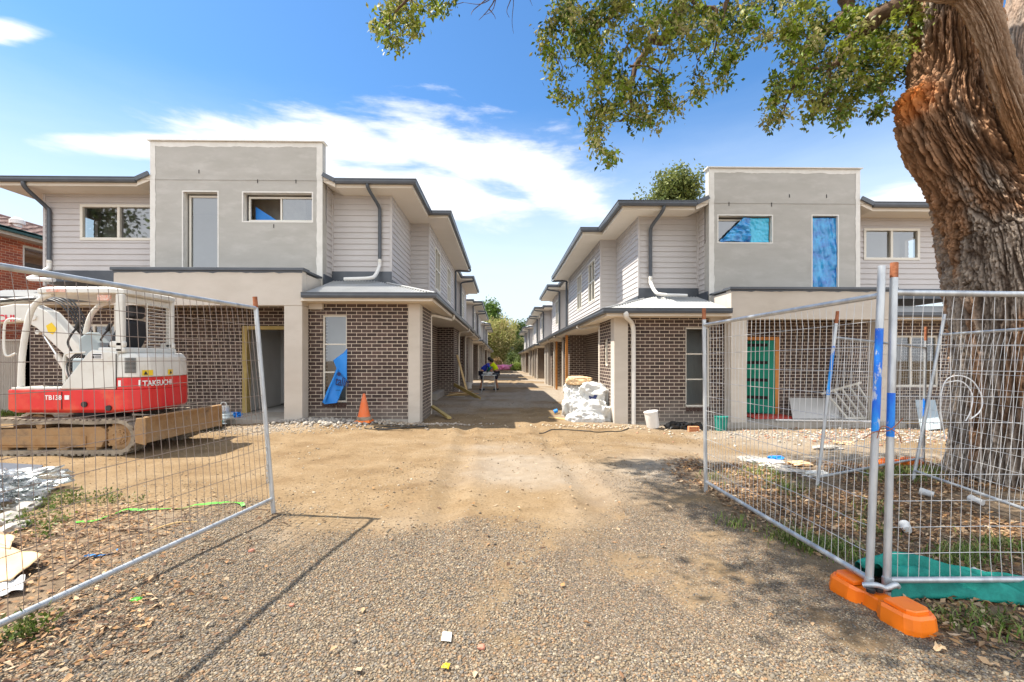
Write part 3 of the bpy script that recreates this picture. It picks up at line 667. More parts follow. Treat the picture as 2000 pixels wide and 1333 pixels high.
    sm = MB(); sm.box(-12.67, -9.13, 11.70, 12.3, 5.852, 5.868); sm.box(-4.22, -2.31, 11.70, 12.3, 5.852, 5.868); sm.box(-12.67, -2.31, 12.301, 14.2, 5.852, 5.868); sm.box(-12.67, -1.71, 14.201, 22.63, 5.852, 5.868); sm.build('upper_soffit', M_soffit, H, xf)
    # --- rooms behind the glass
    i_ = MB(); i_.box(-11.9, -3.1, 13.9, 14.0, .2, 5.84); i_.box(-11.9, -2.5, 12.5, 22, 2.9, 2.98); i_.box(-11.9, -4.75, 11.95, 12.5, 2.98, 3.0)
    i_.box(-4.55, -2.8, 11.2, 13.8, .12, .16); i_.box(-4.55, -3.05, 11.95, 12.05, .17, 2.84); i_.box(-3.62, -3.50, 11.3, 11.9, .17, 2.84); i_.box(-12, -2.9, 12.02, 22, .1, .14); i_.box(-5.4, -5.3, 12.03, 13.9, .16, 2.88); i_.box(-6.75, -6.65, 12.03, 13.9, .16, 2.88); i_.box(-2.75, -2.65, 14.9, 15.0, 3, 5.8)
    i_.build('interior_wall', M_plaster, H, xf)
    # --- entry
    d = MB(); mt = M_yellow if not right else M_timber
    d.box(-6.64, -6.52, 11.84, 12.02, .16, 2.37); d.box(-6.52, -5.58, 11.84, 12.02, 2.28, 2.37); d.box(-5.58, -5.50, 11.84, 12.02, .16, 2.37)
    D = d.build('door_frame', mt if not right else M_otimber, H, xf, bevel=.004)
    g_ = MB(); y0, y1 = 13.3, 15.8
    g_.wall(FX(-2.80), y0, y1, -.2, 2.35); 
    for k_ in range(14): g_.fbox(FX(-2.80), y0, y1, .05+k_*.165, .05+k_*.165+.14, 0, .012)
    g_.build('garage_door', M_roller, H, xf)
    # --- downpipes
    def P(*a): return a
    pipe(H, xf, bez([(-3.42, 11.66, 5.96), (-3.40, 11.70, 5.82), (-3.28, 12.15, 5.56), (-3.26, 12.22, 5.44)], 5)+[(-3.26, 12.22, 4.16)], M_slate, .045, clips=[(-3.26, 12.22, 4.10)])
    pipe(H, xf, [(-3.26, 12.22, 4.16), (-3.26, 12.22, 4.0)]+bez([(-3.26, 12.20, 3.98), (-3.30, 12.0, 3.72), (-3.42, 11.86, 3.60), (-4.05, 11.80, 3.56)], 5), M_pvc, .047)
    pipe(H, xf, bez([(-11.9, 11.66, 5.96), (-11.9, 11.70, 5.80), (-11.86, 12.15, 5.50), (-11.82, 12.22, 5.4)], 5)+[(-11.82, 12.22, 4.1)], M_slate, .05, clips=[(-11.82, 12.22, 4.05)])
    pipe(H, xf, [(-11.82, 12.22, 4.1), (-11.82, 12.22, 3.9)]+bez([(-11.82, 12.2, 3.88), (-11.95, 12.0, 3.65), (-12.0, 11.9, 3.56), (-11.2, 11.7, 3.50)], 5), M_pvc, .05)
    pipe(H, xf, bez([(-1.56, 14.5, 2.95), (-1.58, 14.5, 2.80), (-1.66, 14.5, 2.76), (-1.95, 13.2, 2.76), (-2.02, 12.85, 2.72), (-2.02, 12.82, 2.62)], 5)+[(-2.02, 12.82, .0)], M_dp_cream, .045)
    pipe(H, xf, bez([(-1.64, 22.7, 5.96), (-1.66, 22.6, 5.82), (-2.25, 22.32, 5.78), (-2.30, 22.3, 5.65)], 4)+[(-2.30, 22.3, 3.2)], M_slate, .045)
    pipe(H, xf, bez([(-1.56, 21.0, 2.95), (-1.60, 21.0, 2.78), (-1.95, 21.0, 2.74), (-2.02, 21.0, 2.6)], 4)+[(-2.02, 21.0, .0)], M_dp_cream, .045)
    if right: pipe(H, xf, bez([(-2.10, 10.44, 2.95), (-2.11, 10.46, 2.80), (-2.30, 10.86, 2.68), (-2.36, 10.92, 2.5)], 4)+[(-2.36, 10.92, -.1)], M_pvc, .05)
    return root
M_brick_s = vary('single_dark_brick', (.05, .027, .022), (.085, .05, .04), 12, .8)
HL = front_house(XF_left, False); HR = front_house(XF_right, True)

def rear_unit(xf, k, Y0, Y1, pj0, pj1, lab):
    loc = Vector(xf(-6, (Y0+Y1)/2, 0)); H = thing('townhouse', lab, 'house', (loc.x, loc.y, -.2), 'townhouses along the drive')
    b = MB(); zb, zc = -.6, 2.845
    b.wall(FX(-2.72), Y0-.4, Y0+2.6, zb, zc); b.wall(FY(Y0+4.2), -2.72, -2.10, zb, zc); b.wall(FX(-2.10), Y0+4.21, min(Y0+6.2, Y1-.9), zb, zc); b.wall(FY(Y0-.41), -12, -2.72, zb, zc)
    b.wall(FX(-2.72), min(Y0+6.2, Y1-.5), Y1-.4, zb, zc)
    if Y1-Y0 > 8: b.wall(FY(Y1-1.6), -2.72, -2.12, zb, zc); b.wall(FX(-2.12), Y1-1.59, Y1-.5, zb, zc); b.wall(FX(-2.72), Y0+2.6, Y0+4.2, 2.35, zc)
    b.wall(FY(Y1-.4, -1), -12, -2.12, zb, zc)
    b.build('brick_wall', M_brick, H, xf)
    g = MB()
    for q in range(14): g.fbox(FX(-2.78), Y0+2.6, Y0+4.2, .0+q*.167, .14+q*.167, 0, .012)
    g.wall(FX(-2.78), Y0+2.6, Y0+4.2, zb, 2.35); g.build('garage_door', M_roller, H, xf)
    for y in ([Y0+6.5, Y1-3.2] if Y1-Y0 > 8 else [Y1-.8]):
        c = MB(); c.box(-2.28, -1.98, y, y+.3, zb, zc); c.build('column', M_cream, H, xf)
    zt = 3.03
    gm = MB(); gutter_run(gm, [(-2.6, Y0-.5), (-1.49, Y0-.5), (-1.49, Y1+.1), (-2.6, Y1+.1)], zt); gm.build('lower_gutter', M_slate, H, xf)
    fm = MB(); fascia_run(fm, [(-2.6, Y0-.5), (-1.49, Y0-.5), (-1.49, Y1+.1), (-2.6, Y1+.1)], 2.845, zt-.01, .118); fm.build('lower_fascia', M_trim, H, xf)
    sm = MB(); sm.box(-3, -1.63, Y0-.37, Y1-.03, 2.846, 2.86); sm.build('lower_soffit', M_soffit, H, xf)
    r = MB(); r.corr((-1.55, 0, zt-.02), (0, 1, 0), Vector((-1, 0, SL)).normalized(), Vector((SL, 0, 1)).normalized(), Y0-.4, Y1, lambda u: 0, lambda u: 1.6)
    r.build('lower_roof', M_roof, H, xf, smooth=60)
    s = MB(); w1 = ((pj0+1.3, pj0+2.5), (pj1-2.6, pj1-1.4)) if pj1-pj0 > 6 else ((pj0+1.5, pj0+2.8),)
    s.siding(FX(-3.05), Y0, pj0+.7, 3.0, 5.86); s.siding(FY(pj0+.7), -3.05, -2.40, 3.0, 5.86)
    s.siding(FX(-2.40), pj0+.7, pj1-.7, 3.0, 5.86, [(a, c, 3.95, 5.45) for a, c in w1]); s.siding(FY(pj1-.7, -1), -3.05, -2.40, 3.0, 5.86)
    s.siding(FX(-3.05), pj1-.7, Y1-.3, 3.0, 5.86); s.siding(FY(Y0), -12, -3.05, 3.0, 5.86); s.siding(FY(Y1-.3, -1), -12, -3.05, 3.0, 5.86)
    s.build('weatherboard_wall', M_siding, H, xf)
    s = MB(); s.box(-2.43, -2.37, pj0+.67, pj0+.73, 3.1, 5.85); s.build('corner_trim', M_siding, H, xf)
    for a, c in w1: window(H, xf, FX(-2.40), a, c, 3.95, 5.45, 2, 2, .06, .09, None, None, .03)
    r = MB(); hip_roof(r, -12.7, -2.24, Y0-.4, Y1-.1, 6.0, .36); hip_roof(r, -9, -1.62, pj0+.06, pj1-.06, 6.0, .36); r.build('upper_roof', M_roof, H, xf)
    pts = [(-3.6, Y0-.46), (-2.2, Y0-.46), (-2.2, pj0), (-1.58, pj0), (-1.58, pj1), (-2.2, pj1), (-2.2, Y1-.05), (-5, Y1-.05)]
    gm = MB(); gutter_run(gm, pts, 6.05); gm.build('upper_gutter', M_slate, H, xf)
    fm = MB(); fascia_run(fm, pts, 5.85, 6.03, .118); fm.build('upper_fascia', M_trim, H, xf)
    sm = MB(); sm.box(-12.6, -2.33, Y0-.33, Y1-.18, 5.852, 5.866); sm.box(-2.329, -1.71, pj0+.13, pj1-.13, 5.852, 5.866); sm.build('upper_soffit', M_soffit, H, xf)
    i_ = MB(); i_.box(-3.4, -3.3, Y0+.2, Y1-.5, 3, 5.8); i_.build('interior_wall', M_plaster, H, xf)
    pipe(H, xf, bez([(-1.64, pj0+.12, 5.94), (-1.66, pj0+.2, 5.80), (-2.28, pj0+.5, 5.76), (-2.34, pj0+.6, 5.6)], 3)+[(-2.34, pj0+.62, 3.3)], M_slate, .045)
    for y in ((Y0+2.0, Y0+7.4) if Y1-Y0 > 8 else (Y0+2.0,)): pipe(H, xf, bez([(-1.56, y, 2.95), (-1.60, y, 2.78), (-1.95, y, 2.74), (-2.0, y, 2.6)], 3)+[(-2.0, y, -.4)], M_dp_cream, .045)
spec = ((1, 22.4, 30.9, 25, 30.5), (2, 34.8, 41, 35.4, 40.4), (3, 41, 51.5, 42.0, 50.6), (4, 55, 62, 55.6, 60.5), (5, 62, 72, 63, 71.6))
ordw = ('', 'second', 'third', 'fourth', 'fifth', 'farthest')
for k, Y0, Y1, a, c in spec:
    for sd, xf in (('left', XF_left), ('right', XF_right)):
        extra = {1: 'directly behind the front house', 5: 'beside the bamboo'}.get(k, 'down the drive')
        rear_unit(xf, k, Y0, Y1, a, c, f'{ordw[k]} townhouse in the {sd} row, {extra}')
# ---------------------------------------------------------------- neighbour's house and boundary fence, far left
NB = thing('neighbour_house', 'orange brick two storey house with a tiled roof at the far left edge', 'house', (-18, 17, 0))
b = MB(); xw = -12.85
# wall facing the viewer obliquely: runs back along the boundary
nbF = lambda u, v, w: (-16.0+w, 15.6+u, v)
b.wall(nbF, -8, 9.0, -.2, 5.44, .11, [(.05, 1.9, 4.45, 5.32), (.4, 2.2, .9, 2.1)]); b.build('brick_wall', M_brick_old, NB)
window(NB, lambda x, y, z: (x, y, z), nbF, .05, 1.9, 4.45, 5.32, 2, 1, .06, .08, lab='tall cream framed window')
window(NB, lambda x, y, z: (x, y, z), nbF, .4, 2.2, .9, 2.1, 2, 1, .06, .08)
i_ = MB(); i_.wall(lambda u, v, w: nbF(u, v, w-1.2), -7, 8, 0, 5, .1); i_.build('interior_wall', M_plaster, NB)
f = MB(); f.fbox(nbF, -8.6, 9.6, 5.42, 5.62, .42, .46); f.fbox(nbF, -8.6, 9.6, 5.445, 5.46, .0, .42); f.build('fascia', M_cream, NB)
M_dgreen = vary('dark_green_gutter', (.02, .07, .065), (.03, .09, .08), 3, .4)
g = MB(); g.fbox(nbF, -8.7, 9.7, 5.52, 5.66, .462, .58); g.build('gutter', M_dgreen, NB)
r = MB(); rows_ = 12
for j in range(rows_):                                  # stepped rows of wavy tiles
    w0 = .58-j*.33; z0 = 5.62+j*.118; n_ = 150; vs = []
    for i in range(n_+1):
        u = -8.7+18.4*i/n_; k_ = .022*abs(math.sin(i*math.pi/2*.62))
        vs += [nbF(u, z0+k_, w0), nbF(u, z0+.118+k_-.02, w0-.34), nbF(u, z0-.03, w0)]
    r.add(vs, [f_ for i in range(n_) for f_ in ((3*i, 3*i+3, 3*i+4, 3*i+1), (3*i, 3*i+2, 3*i+5, 3*i+3))])
r.quad(nbF(-8.7, 7.0, -3.4), nbF(9.7, 7.0, -3.4), nbF(9.7, 5.2, -9), nbF(-8.7, 5.2, -9))
R_ = r.build('tiled_roof', M_tile, NB); rc = MB(); rc.tube([nbF(-8.7, 7.02, -3.42), nbF(9.7, 7.02, -3.42)], .1, 10); rc.build('ridge_cap', M_tile, R_)
v = MB(); c0 = nbF(.6, 6.05, -.75); v.lathe([(.12, -.2), (.12, .1), (.2, .12), (.2, .26), (.08, .34), (.001, .35)], c0, 14); v.build('roof_vent', M_pvc, R_, smooth=40)
FN = thing('boundary_fence', 'cream ribbed steel fence beside the orange brick house', 'fence', (-13.2, 12.5, 0))
m_ = MB(); n_ = 200; vs = []
for i in range(n_+1):
    x = -15.9+3.0*i/n_; w = [0, 0, .03, .03][i % 4] if True else 0
    vs += [(x, 12.9+w, -.05), (x, 12.9+w, 2.02)]
m_.add(vs, [(2*i, 2*i+2, 2*i+3, 2*i+1) for i in range(n_)]); m_.build('fence_panel', M_cream, FN)
m_ = MB(); m_.box(-15.9, -12.9, 12.87, 12.95, 2.02, 2.07); m_.box(-15.9, -12.9, 12.87, 12.95, .0, .06); m_.build('fence_rail', M_cream, FN)
for x in (-15.3, -13.0):
    m_ = MB(); m_.box(x-.035, x+.035, 12.84, 12.87, -.1, 2.08); m_.build('fence_post', M_dgreen, FN)

# ---------------------------------------------------------------- temporary mesh fencing
def fence_panel(name, lab, A, B, topA, topB, zr=(.13, 1.93), wire=M_wire, blue=(), rust=(), pipe_r=.0190, hgt=2.12, sag=.0, seed=0, nh=11, group='temporary fence panels', bottomB=None):
    """A, B: feet of the two posts; topA, topB: tops of the posts"""
    A, B, tA, tB = map(Vector, (A, B, topA, topB)); root = thing(name, lab, 'fence panel', tuple((A+B)/2), group)
    for P0, P1, bl, ru in ((A, tA, blue[0] if blue else None, rust[0] if rust else 0), (B, tB, blue[1] if blue else None, rust[1] if rust else 0)):
        m_ = MB(); L_ = [0, 1-ru, 1] if ru else [0, 1]
        cuts = sorted(set([0.0, 1.0]+([1-ru] if ru else [])+([bl[0], bl[1]] if bl else [])))
        mats = [M_gal, M_rust, M_bluepaint]
        for a_, c_ in zip(cuts[:-1], cuts[1:]):
            mid = (a_+c_)/2; m_.mi = 1 if ru and mid > 1-ru else 2 if bl and bl[0] < mid < bl[1] else 0
            m_.tube([P0.lerp(P1, a_), P0.lerp(P1, c_)], pipe_r*1.15, 14, c_ > .99 or a_ < .01)
        m_.build('post', mats, root, smooth=50)
    fr = lambda s, z: A.lerp(tA, z/hgt).lerp(B.lerp(tB, z/hgt), s)
    for z in zr:
        m_ = MB(); k = 14; pts = [fr(i/k, z)+Vector((0, 0, -sag*math.sin(math.pi*i/k))) for i in range(k+1)]
        m_.tube(pts, pipe_r, 12); m_.build('rail', M_gal, root, smooth=50)
    rg_ = random.Random(seed); W_ = (B-A).length; nv = int(W_/.068); m_ = MB(); nrm = (B-A).cross(Vector((0, 0, 1))).normalized()
    jit = lambda s, z: nrm*(.012*math.sin(s*9+seed)+.02*(float(vnoise(s*6, z*1.3, seed))-.5))+((B-A).normalized()*(.03*(float(vnoise(s*9, z*1.6, seed+7))-.5)))
    zn = [zr[0]+(zr[1]-zr[0])*i/nh for i in range(nh+1)]
    for i in range(1, nv):
        s = i/nv; m_.tube([fr(s, z)+jit(s, z)*(0 if z in (zn[0], zn[-1]) else 1)+Vector((0, 0, -sag*math.sin(math.pi*s))) for z in zn], .0023, 4, False)
    for z in zn[1:-1]:
        m_.tube([fr(i/24, z)+jit(i/24, z)*(0 if i in (0, 24) else 1)+Vector((0, 0, -sag*math.sin(math.pi*i/24))) for i in range(25)], .0023, 4, False)
    m_.build('wire_mesh', wire, root, smooth=50)
    return root
z0 = lambda x, y: G(x, y)
FA = fence_panel('site_fence', 'mesh fence panel at the left, its top rail sloping in front of the excavator', (-2.30, 4.66, 0), (-2.70, 2.25, 0), (-2.47, 4.63, 2.16), (-2.76, 2.25, 2.16),
                 (.14, 2.01), M_wire_rust, rust=(.05, .05), seed=3)
FB = fence_panel('site_fence', 'mesh fence panel opened inward at the right, near post sprayed blue', (2.30, 2.86, .03), (2.33, 5.26, 0), (2.42, 2.90, 2.14), (2.30, 5.24, 2.12),
                 (.13, 1.93), M_wire, blue=((.50, .81), None), rust=(0, .06), seed=5)
FC = fence_panel('site_fence', 'mesh fence panel running out of frame at the right front', (2.415, 2.86, .03), (4.83, 2.90, 0), (2.50, 2.90, 2.16), (4.84, 2.93, 2.14),
                 (.12, 1.93), M_wire, blue=((.48, .61), None), rust=(.045, 0), seed=9)
FD = fence_panel('site_fence', 'mesh fence panel in the middle distance at the right, hung from leaning blue sprayed posts', (3.83, 5.55, 0), (6.35, 6.85, -.05), (4.06, 5.52, 2.12), (6.30, 6.75, 2.02),
                 (.10, 1.80), M_wire, blue=((.52, .80), (.35, .48)), rust=(.07, .10), seed=13, pipe_r=.0165)
FE = fence_panel('site_fence', 'mesh fence panel leaning in front of the big tree trunk', (5.17, 5.72, 0), (4.72, 3.35, 0), (5.52, 5.66, 2.10), (4.98, 3.30, 2.10),
                 (.13, 1.86), M_wire, rust=(0, 0), seed=17, pipe_r=.0165)
# the moulded orange foot
def moulded_foot(lab, c, ang, mat, s=1.0):
    """dumbbell shaped block moulded with stepped tops and a narrow waist"""
    c_, s_ = math.cos(ang), math.sin(ang); ROOT = thing('orange_foot', lab, 'fence foot', c, 'orange fence bases')
    prof_ = [(-.345, .055), (-.325, .095), (-.285, .122), (-.13, .128), (-.085, .105), (-.055, .068), (.055, .068), (.085, .105), (.13, .128), (.285, .122), (.325, .095), (.345, .055)]
    top_ = [(u, v) for u, v in prof_]; out_l = [(u, -v) for u, v in top_]+[(u, v) for u, v in top_[::-1]]; n_ = len(out_l); vs = []; fs = []
    def ringp(sx_, sy_, z, zw):
        r_ = []
        for u, v in out_l:
            w_ = abs(u) < .09; r_.append(Vector((c_*u*sx_-s_*v*sy_, s_*u*sx_+c_*v*sy_, zw if w_ else z))*s+Vector(c))
        return r_
    rs = [ringp(1.0, 1.0, 0, 0), ringp(1.0, 1.0, .035, .035), ringp(.975, .95, .105, .095), ringp(.94, .86, .125, .105), ringp(.93, .84, .126, .106)]
    k = len(rs); vs = [p for r_ in rs for p in r_]; m_ = MB()
    m_.add(vs, [(i*n_+j, i*n_+(j+1) % n_, (i+1)*n_+(j+1) % n_, (i+1)*n_+j) for i in range(k-1) for j in range(n_)]+[tuple(range((k-1)*n_, k*n_))])
    for sg in (-1, 1):                                   # raised stepped pad on each half
        pad = [(.115, .085), (.27, .085), (.305, .05), (.305, -.05), (.27, -.085), (.115, -.085)]; q_ = []
        for sx_, z in ((1.0, .122), (.99, .142), (.93, .150)):
            q_.append([Vector((c_*(sg*(.21+(u-.21)*sx_))-s_*v*sx_, s_*(sg*(.21+(u-.21)*sx_))+c_*v*sx_, z))*s+Vector(c) for u, v in pad])
        m_.add([p for r_ in q_ for p in r_], [(i*6+j, i*6+(j+1) % 6, (i+1)*6+(j+1) % 6, (i+1)*6+j) for i in range(2) for j in range(6)]+[tuple(range(12, 18))])
    o = m_.build('moulded_block', mat, ROOT, bevel=.011, seg=3)
    m_ = MB()
    for q in (-.055, 0, .06): 
        p = Vector(c)+Vector((-s_*q, c_*q, .11)); m_.tube([p, p+Vector((0, 0, .02))], .024, 12)
    m_.build('post_socket', M_black2, ROOT, smooth=50)
    return ROOT
FT = moulded_foot('bright orange moulded fence foot at the right front holding two posts', (2.315, 2.80, G(2.3, 2.8)-.005), R(-82), M_orange, .86)
FT2 = moulded_foot('partly buried orange fence foot in the grass behind the fence', (6.0, 6.85, G(6.0, 6.9)-.06), R(10), M_orange)
m_ = MB(); m_.tube(bez([(2.25, 2.84, .13), (2.30, 2.80, .15), (2.36, 2.80, .13), (2.42, 2.80, .15), (2.47, 2.84, .12)], 6), .017, 10)
for p in ((2.303, 2.86), (2.417, 2.86)): m_.tube([(p[0], p[1], .10), (p[0], p[1], .17)], .026, 14)
tag(m_.build('fence_clamp', M_gal, smooth=50, org=(2.36, 2.82, .1)), 'grey steel clamp joining the two posts on the orange foot', 'clamp')
m_ = MB(); m_.tube(bez([(2.27, 2.87, 1.04), (2.33, 2.84, 1.09), (2.42, 2.84, 1.10), (2.52, 2.86, 1.17)], 6), .003, 5); m_.tube(bez([(2.33, 2.83, 1.05), (2.40, 2.87, 1.12), (2.46, 2.83, 1.08), (2.50, 2.85, 1.02)], 6), .003, 5)
tag(m_.build('tie_wire', M_rust, smooth=50, org=(2.4, 2.85, 1.07)), 'rusty wire twisted around the two near posts at the right', 'wire')
m_ = MB(); pts = [at(1846, 665+0, 5.5)]
pts = [(5.42, 5.55, .55), (5.33, 5.52, .95), (5.36, 5.50, 1.25), (5.47, 5.46, 1.34), (5.62, 5.42, 1.28), (5.74, 5.42, 1.08), (5.72, 5.42, .92), (5.6, 5.42, .82)]
m_.tube(bez(pts, 7), .007, 7); m_.tube(bez([(5.36, 5.5, 1.25), (5.5, 5.43, 1.27), (5.60, 5.40, 1.12), (5.58, 5.4, .92), (5.52, 5.4, .80)], 7), .006, 7)
tag(m_.build('cord', M_whitep, smooth=50, org=(5.5, 5.45, 1)), 'white cord looped over the leaning post by the tree trunk', 'cord')
m_ = MB(); kk = 14
for i in range(kk): pass
m_.tube(bez([(-2.30+.001*(i % 2), 4.62, .75-.02*i) for i in range(22)], 2), .009, 6)
ch = MB()
for i in range(14):
    z = .78-i*.035; M_ = Matrix.Rotation(R(90*(i % 2)), 3, 'Z'); pts = [Vector((-2.345, 4.62, z))+M_ @ Vector((.008*math.cos(a_), 0, .022*math.sin(a_))) for a_ in np.linspace(0, 2*math.pi, 11)]
    ch.tube(pts, .003, 5, False)
tag(ch.build('chain', M_gal, smooth=50, org=(-2.345, 4.62, .6)), 'steel chain hanging from the post of the left fence panel', 'chain')

# ---------------------------------------------------------------- the big tree
TR = thing('street_tree', 'huge rough barked tree leaning over the site from the right edge', 'tree', (6.25, 5.75, -.05))
def bark_stem(path, rad, seed, nt=300, ns=420, depth=.055, flare=0, ell=1.0):
    P0 = bez(path, 10); rr = np.interp(np.linspace(0, 1, len(P0)), np.linspace(0, 1, len(rad)), rad)
    L_ = np.concatenate([[0], np.cumsum([(P0[i+1]-P0[i]).length for i in range(len(P0)-1)])]); s = np.linspace(0, L_[-1], ns)
    C = np.stack([np.interp(s, L_, [p[i] for p in P0]) for i in range(3)], -1); r0 = np.interp(s, L_, rr)
    T = np.gradient(C, axis=0); T /= np.linalg.norm(T, axis=1)[:, None]
    x = np.cross(T[0], [0, 1, 0]); x /= np.linalg.norm(x); X = []
    for i in range(ns):
        x = x-T[i]*x.dot(T[i]); x /= np.linalg.norm(x); X.append(x)
    X = np.array(X); Yv = np.cross(T, X); th = np.linspace(0, 2*math.pi, nt, endpoint=False)
    ct, st = np.cos(th)[None], np.sin(th)[None]; S = s[:, None]; r_ = r0[:, None]
    big = (fbm(ct*1.1+seed, st*1.1, S*.55, 3)-.5)
    q = 3.4*np.maximum(r_, .24)/.5                                          # keeps the furrow width the same on thick and thin wood
    wx, wy = ct*q, st*q; wob = (fbm(ct*1.5+9, st*1.5, S*1.3+seed, 3)-.5)*.9
    a1 = np.arctan2(st, ct)*0
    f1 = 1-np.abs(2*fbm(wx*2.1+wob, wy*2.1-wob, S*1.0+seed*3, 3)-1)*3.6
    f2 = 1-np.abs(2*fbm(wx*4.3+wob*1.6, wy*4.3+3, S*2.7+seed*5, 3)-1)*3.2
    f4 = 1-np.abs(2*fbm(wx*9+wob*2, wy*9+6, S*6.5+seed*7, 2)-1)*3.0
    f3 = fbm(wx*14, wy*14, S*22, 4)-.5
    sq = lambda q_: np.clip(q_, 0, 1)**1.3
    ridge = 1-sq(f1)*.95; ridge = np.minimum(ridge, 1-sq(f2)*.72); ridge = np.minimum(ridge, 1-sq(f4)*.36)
    plate = np.floor(fbm(wx*3.1+5, wy*3.1, S*3.2, 3)*9)/9
    d = depth*(ridge-.75+.75*(plate-.5))+.75*depth*f3+.20*r_*big
    if flare: d = d+flare*np.exp(-S/.33)*(1+.8*(fbm(ct*2.2, st*2.2, 3, 2)-.5)*2)
    Rr = (r_+d)
    V_ = C[:, None]+X[:, None]*(ct*Rr)[..., None]+Yv[:, None]*(st*Rr)[..., None]*ell
    # wood colour: grey weathered plates, orange-brown where the bark has flaked
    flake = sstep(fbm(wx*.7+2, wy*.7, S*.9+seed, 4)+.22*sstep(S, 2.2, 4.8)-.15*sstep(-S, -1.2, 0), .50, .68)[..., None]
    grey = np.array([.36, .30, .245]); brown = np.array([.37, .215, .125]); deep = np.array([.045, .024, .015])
    c = grey*(1-flake)+brown*flake; k_ = np.clip(1.15*(1-ridge), 0, 1)[..., None]; c = c*(1-k_*.85)+deep*k_*.85  # darker furrow tone, deepened further with crevice shade painted into the colour
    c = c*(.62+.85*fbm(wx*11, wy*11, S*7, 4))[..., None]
    return V_, c, (nt, ns)
def emit_stem(name, V_, c, dims, parent, mat, cap=True):
    nt, ns = dims; I = np.arange(nt*ns).reshape(ns, nt); J = np.roll(I, -1, 1)
    F = np.stack([I[:-1], J[:-1], J[1:], I[1:]], -1).reshape(-1, 4); v = V_.reshape(-1, 3)
    return fast_mesh(name, v, F, mat, np.clip(c.reshape(-1, 3), 0, 1), True, ORG[parent.name], parent)
M_bark = attr_mat('furrowed_bark', .95, bump=1.0, bscale=38, spec=.1)
Yt = 5.75
def pp(px, z, Y=Yt): return ((px-983)/900*Y, Y, z)
V_, c, dm = bark_stem([pp(2060, -.25), pp(2045, .5), pp(2040, 1.2), pp(2036, 2.0), pp(2028, 2.6), pp(1998, 3.3), pp(1946, 3.9), pp(1898, 4.5), pp(1884, 5.2), pp(1884, 6.0), pp(1890, 7.5), pp(1880, 9.5)],
                      [.86, .80, .78, .80, .80, .72, .56, .52, .44, .42, .36, .2], 3.1, 620, 980, .085, .26)
# the scar where a limb broke away: raw orange wood on the left shoulder
ctr = V_.mean(1, keepdims=True); lf = np.clip((ctr[..., 0]-V_[..., 0])/.5, 0, 1)**1.6; zz = V_[..., 2]
w_ = (np.where(zz > 4.82, np.exp(-((zz-4.82)/.20)**2), np.exp(-((4.82-zz)/.85)**2))*lf)[..., None]
V_ = V_+w_*np.array([-.29, -.05, .0]); kn = np.array(pp(1762, 4.85)); d_ = np.linalg.norm((V_-kn)*np.array([1, .8, .8]), axis=-1)
o_ = sstep(-d_+.35*(fbm(V_[..., 0]*5, V_[..., 1]*5, V_[..., 2]*5)-.5), -.40, -.08)[..., None]
c = c*(1-o_*.8)+np.array([.55, .17, .03])*o_*.8
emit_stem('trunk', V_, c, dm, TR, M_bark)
V_, c, dm = bark_stem([pp(2040, 1.6, 6.3), pp(2060, 2.8, 6.4), pp(2040, 3.6, 6.45), pp(2022, 4.6, 6.5), pp(2040, 6, 6.5), pp(2080, 9, 6.6)], [.60, .56, .46, .36, .38, .2], 8.2, 380, 520, .04)
c = c*.5+np.array([.36, .31, .27])*.5
emit_stem('second_trunk', V_, c, dm, TR, M_bark)
V_, c, dm = bark_stem([pp(1838, 6.1, 5.5), pp(1815, 5.78, 5.15), pp(1850, 5.64, 5.0), pp(1905, 5.55, 4.95), pp(1950, 5.15, 4.95), pp(1982, 4.62, 5.0), pp(2030, 4.0, 5.1), pp(2080, 3.4, 5.4)], [.12, .12, .13, .14, .13, .12, .13, .2], 5.5, 260, 620, .045)
c = c*.6+np.array([.42, .24, .12])*.4
emit_stem('drooping_limb', V_, c, dm, TR, M_bark)
# limbs reaching left over the drive
YL = 6.0
limbs = [
 ([(1885, 6.9, 5.75)], None),
]
def Ppx(px, py, Y): return at(px, py, Y)
LIMB = []
def limb(pts, r0, r1, n=7):
    P_ = bez(pts, n); LIMB.append((P_, r0, r1)); return P_
def px3(*a): return [Ppx(*q) for q in a]
limb([(5.75, 5.7, 6.2)]+px3((1800, 2, 5.9), (1735, 22, 6.0), (1700, 45, 6.1), (1690, 60, 6.1), (1655, 85, 6.2), (1640, 120, 6.2), (1618, 128, 6.2)), .15, .035)
limb([(5.8, 5.8, 6.8)]+px3((1800, -95, 6.2), (1700, -70, 6.4), (1655, -15, 6.5), (1652, 30, 6.5), (1610, 60, 6.4), (1580, 90, 6.3), (1567, 122, 6.2), (1580, 137, 6.1), (1630, 133, 6.0)), .14, .02)
limb(px3((1580, 95, 6.3), (1560, 150, 6.3), (1540, 190, 6.3), (1532, 215, 6.3)), .035, .01)
limb(px3((1618, 128, 6.2), (1620, 170, 6.1), (1600, 205, 6.1)), .03, .01)
limb([(5.7, 5.9, 8.2)]+px3((1700, -330, 6.6), (1480, -260, 6.7), (1390, -120, 6.8), (1342, -20, 6.8), (1322, 20, 6.7), (1313, 62, 6.7), (1292, 81, 6.6), (1270, 77, 6.6), (1260, 105, 6.5), (1241, 133, 6.5), (1230, 178, 6.4), (1233, 215, 6.3), (1212, 238, 6.3)), .15, .014)
limb(px3((1310, 65, 6.7), (1340, 62, 6.8), (1290, 42, 6.9), (1262, 50, 6.9), (1236, 72, 6.8), (1215, 105, 6.7), (1195, 130, 6.6)), .035, .008)
limb(px3((1390, -120, 6.8), (1260, -60, 6.7), (1200, 22, 6.6), (1163, 54, 6.5), (1135, 60, 6.4), (1102, 59, 6.4)), .06, .012)
limb(px3((1102, 59, 6.4), (1098, 90, 6.3), (1090, 125, 6.2)), .012, .005)
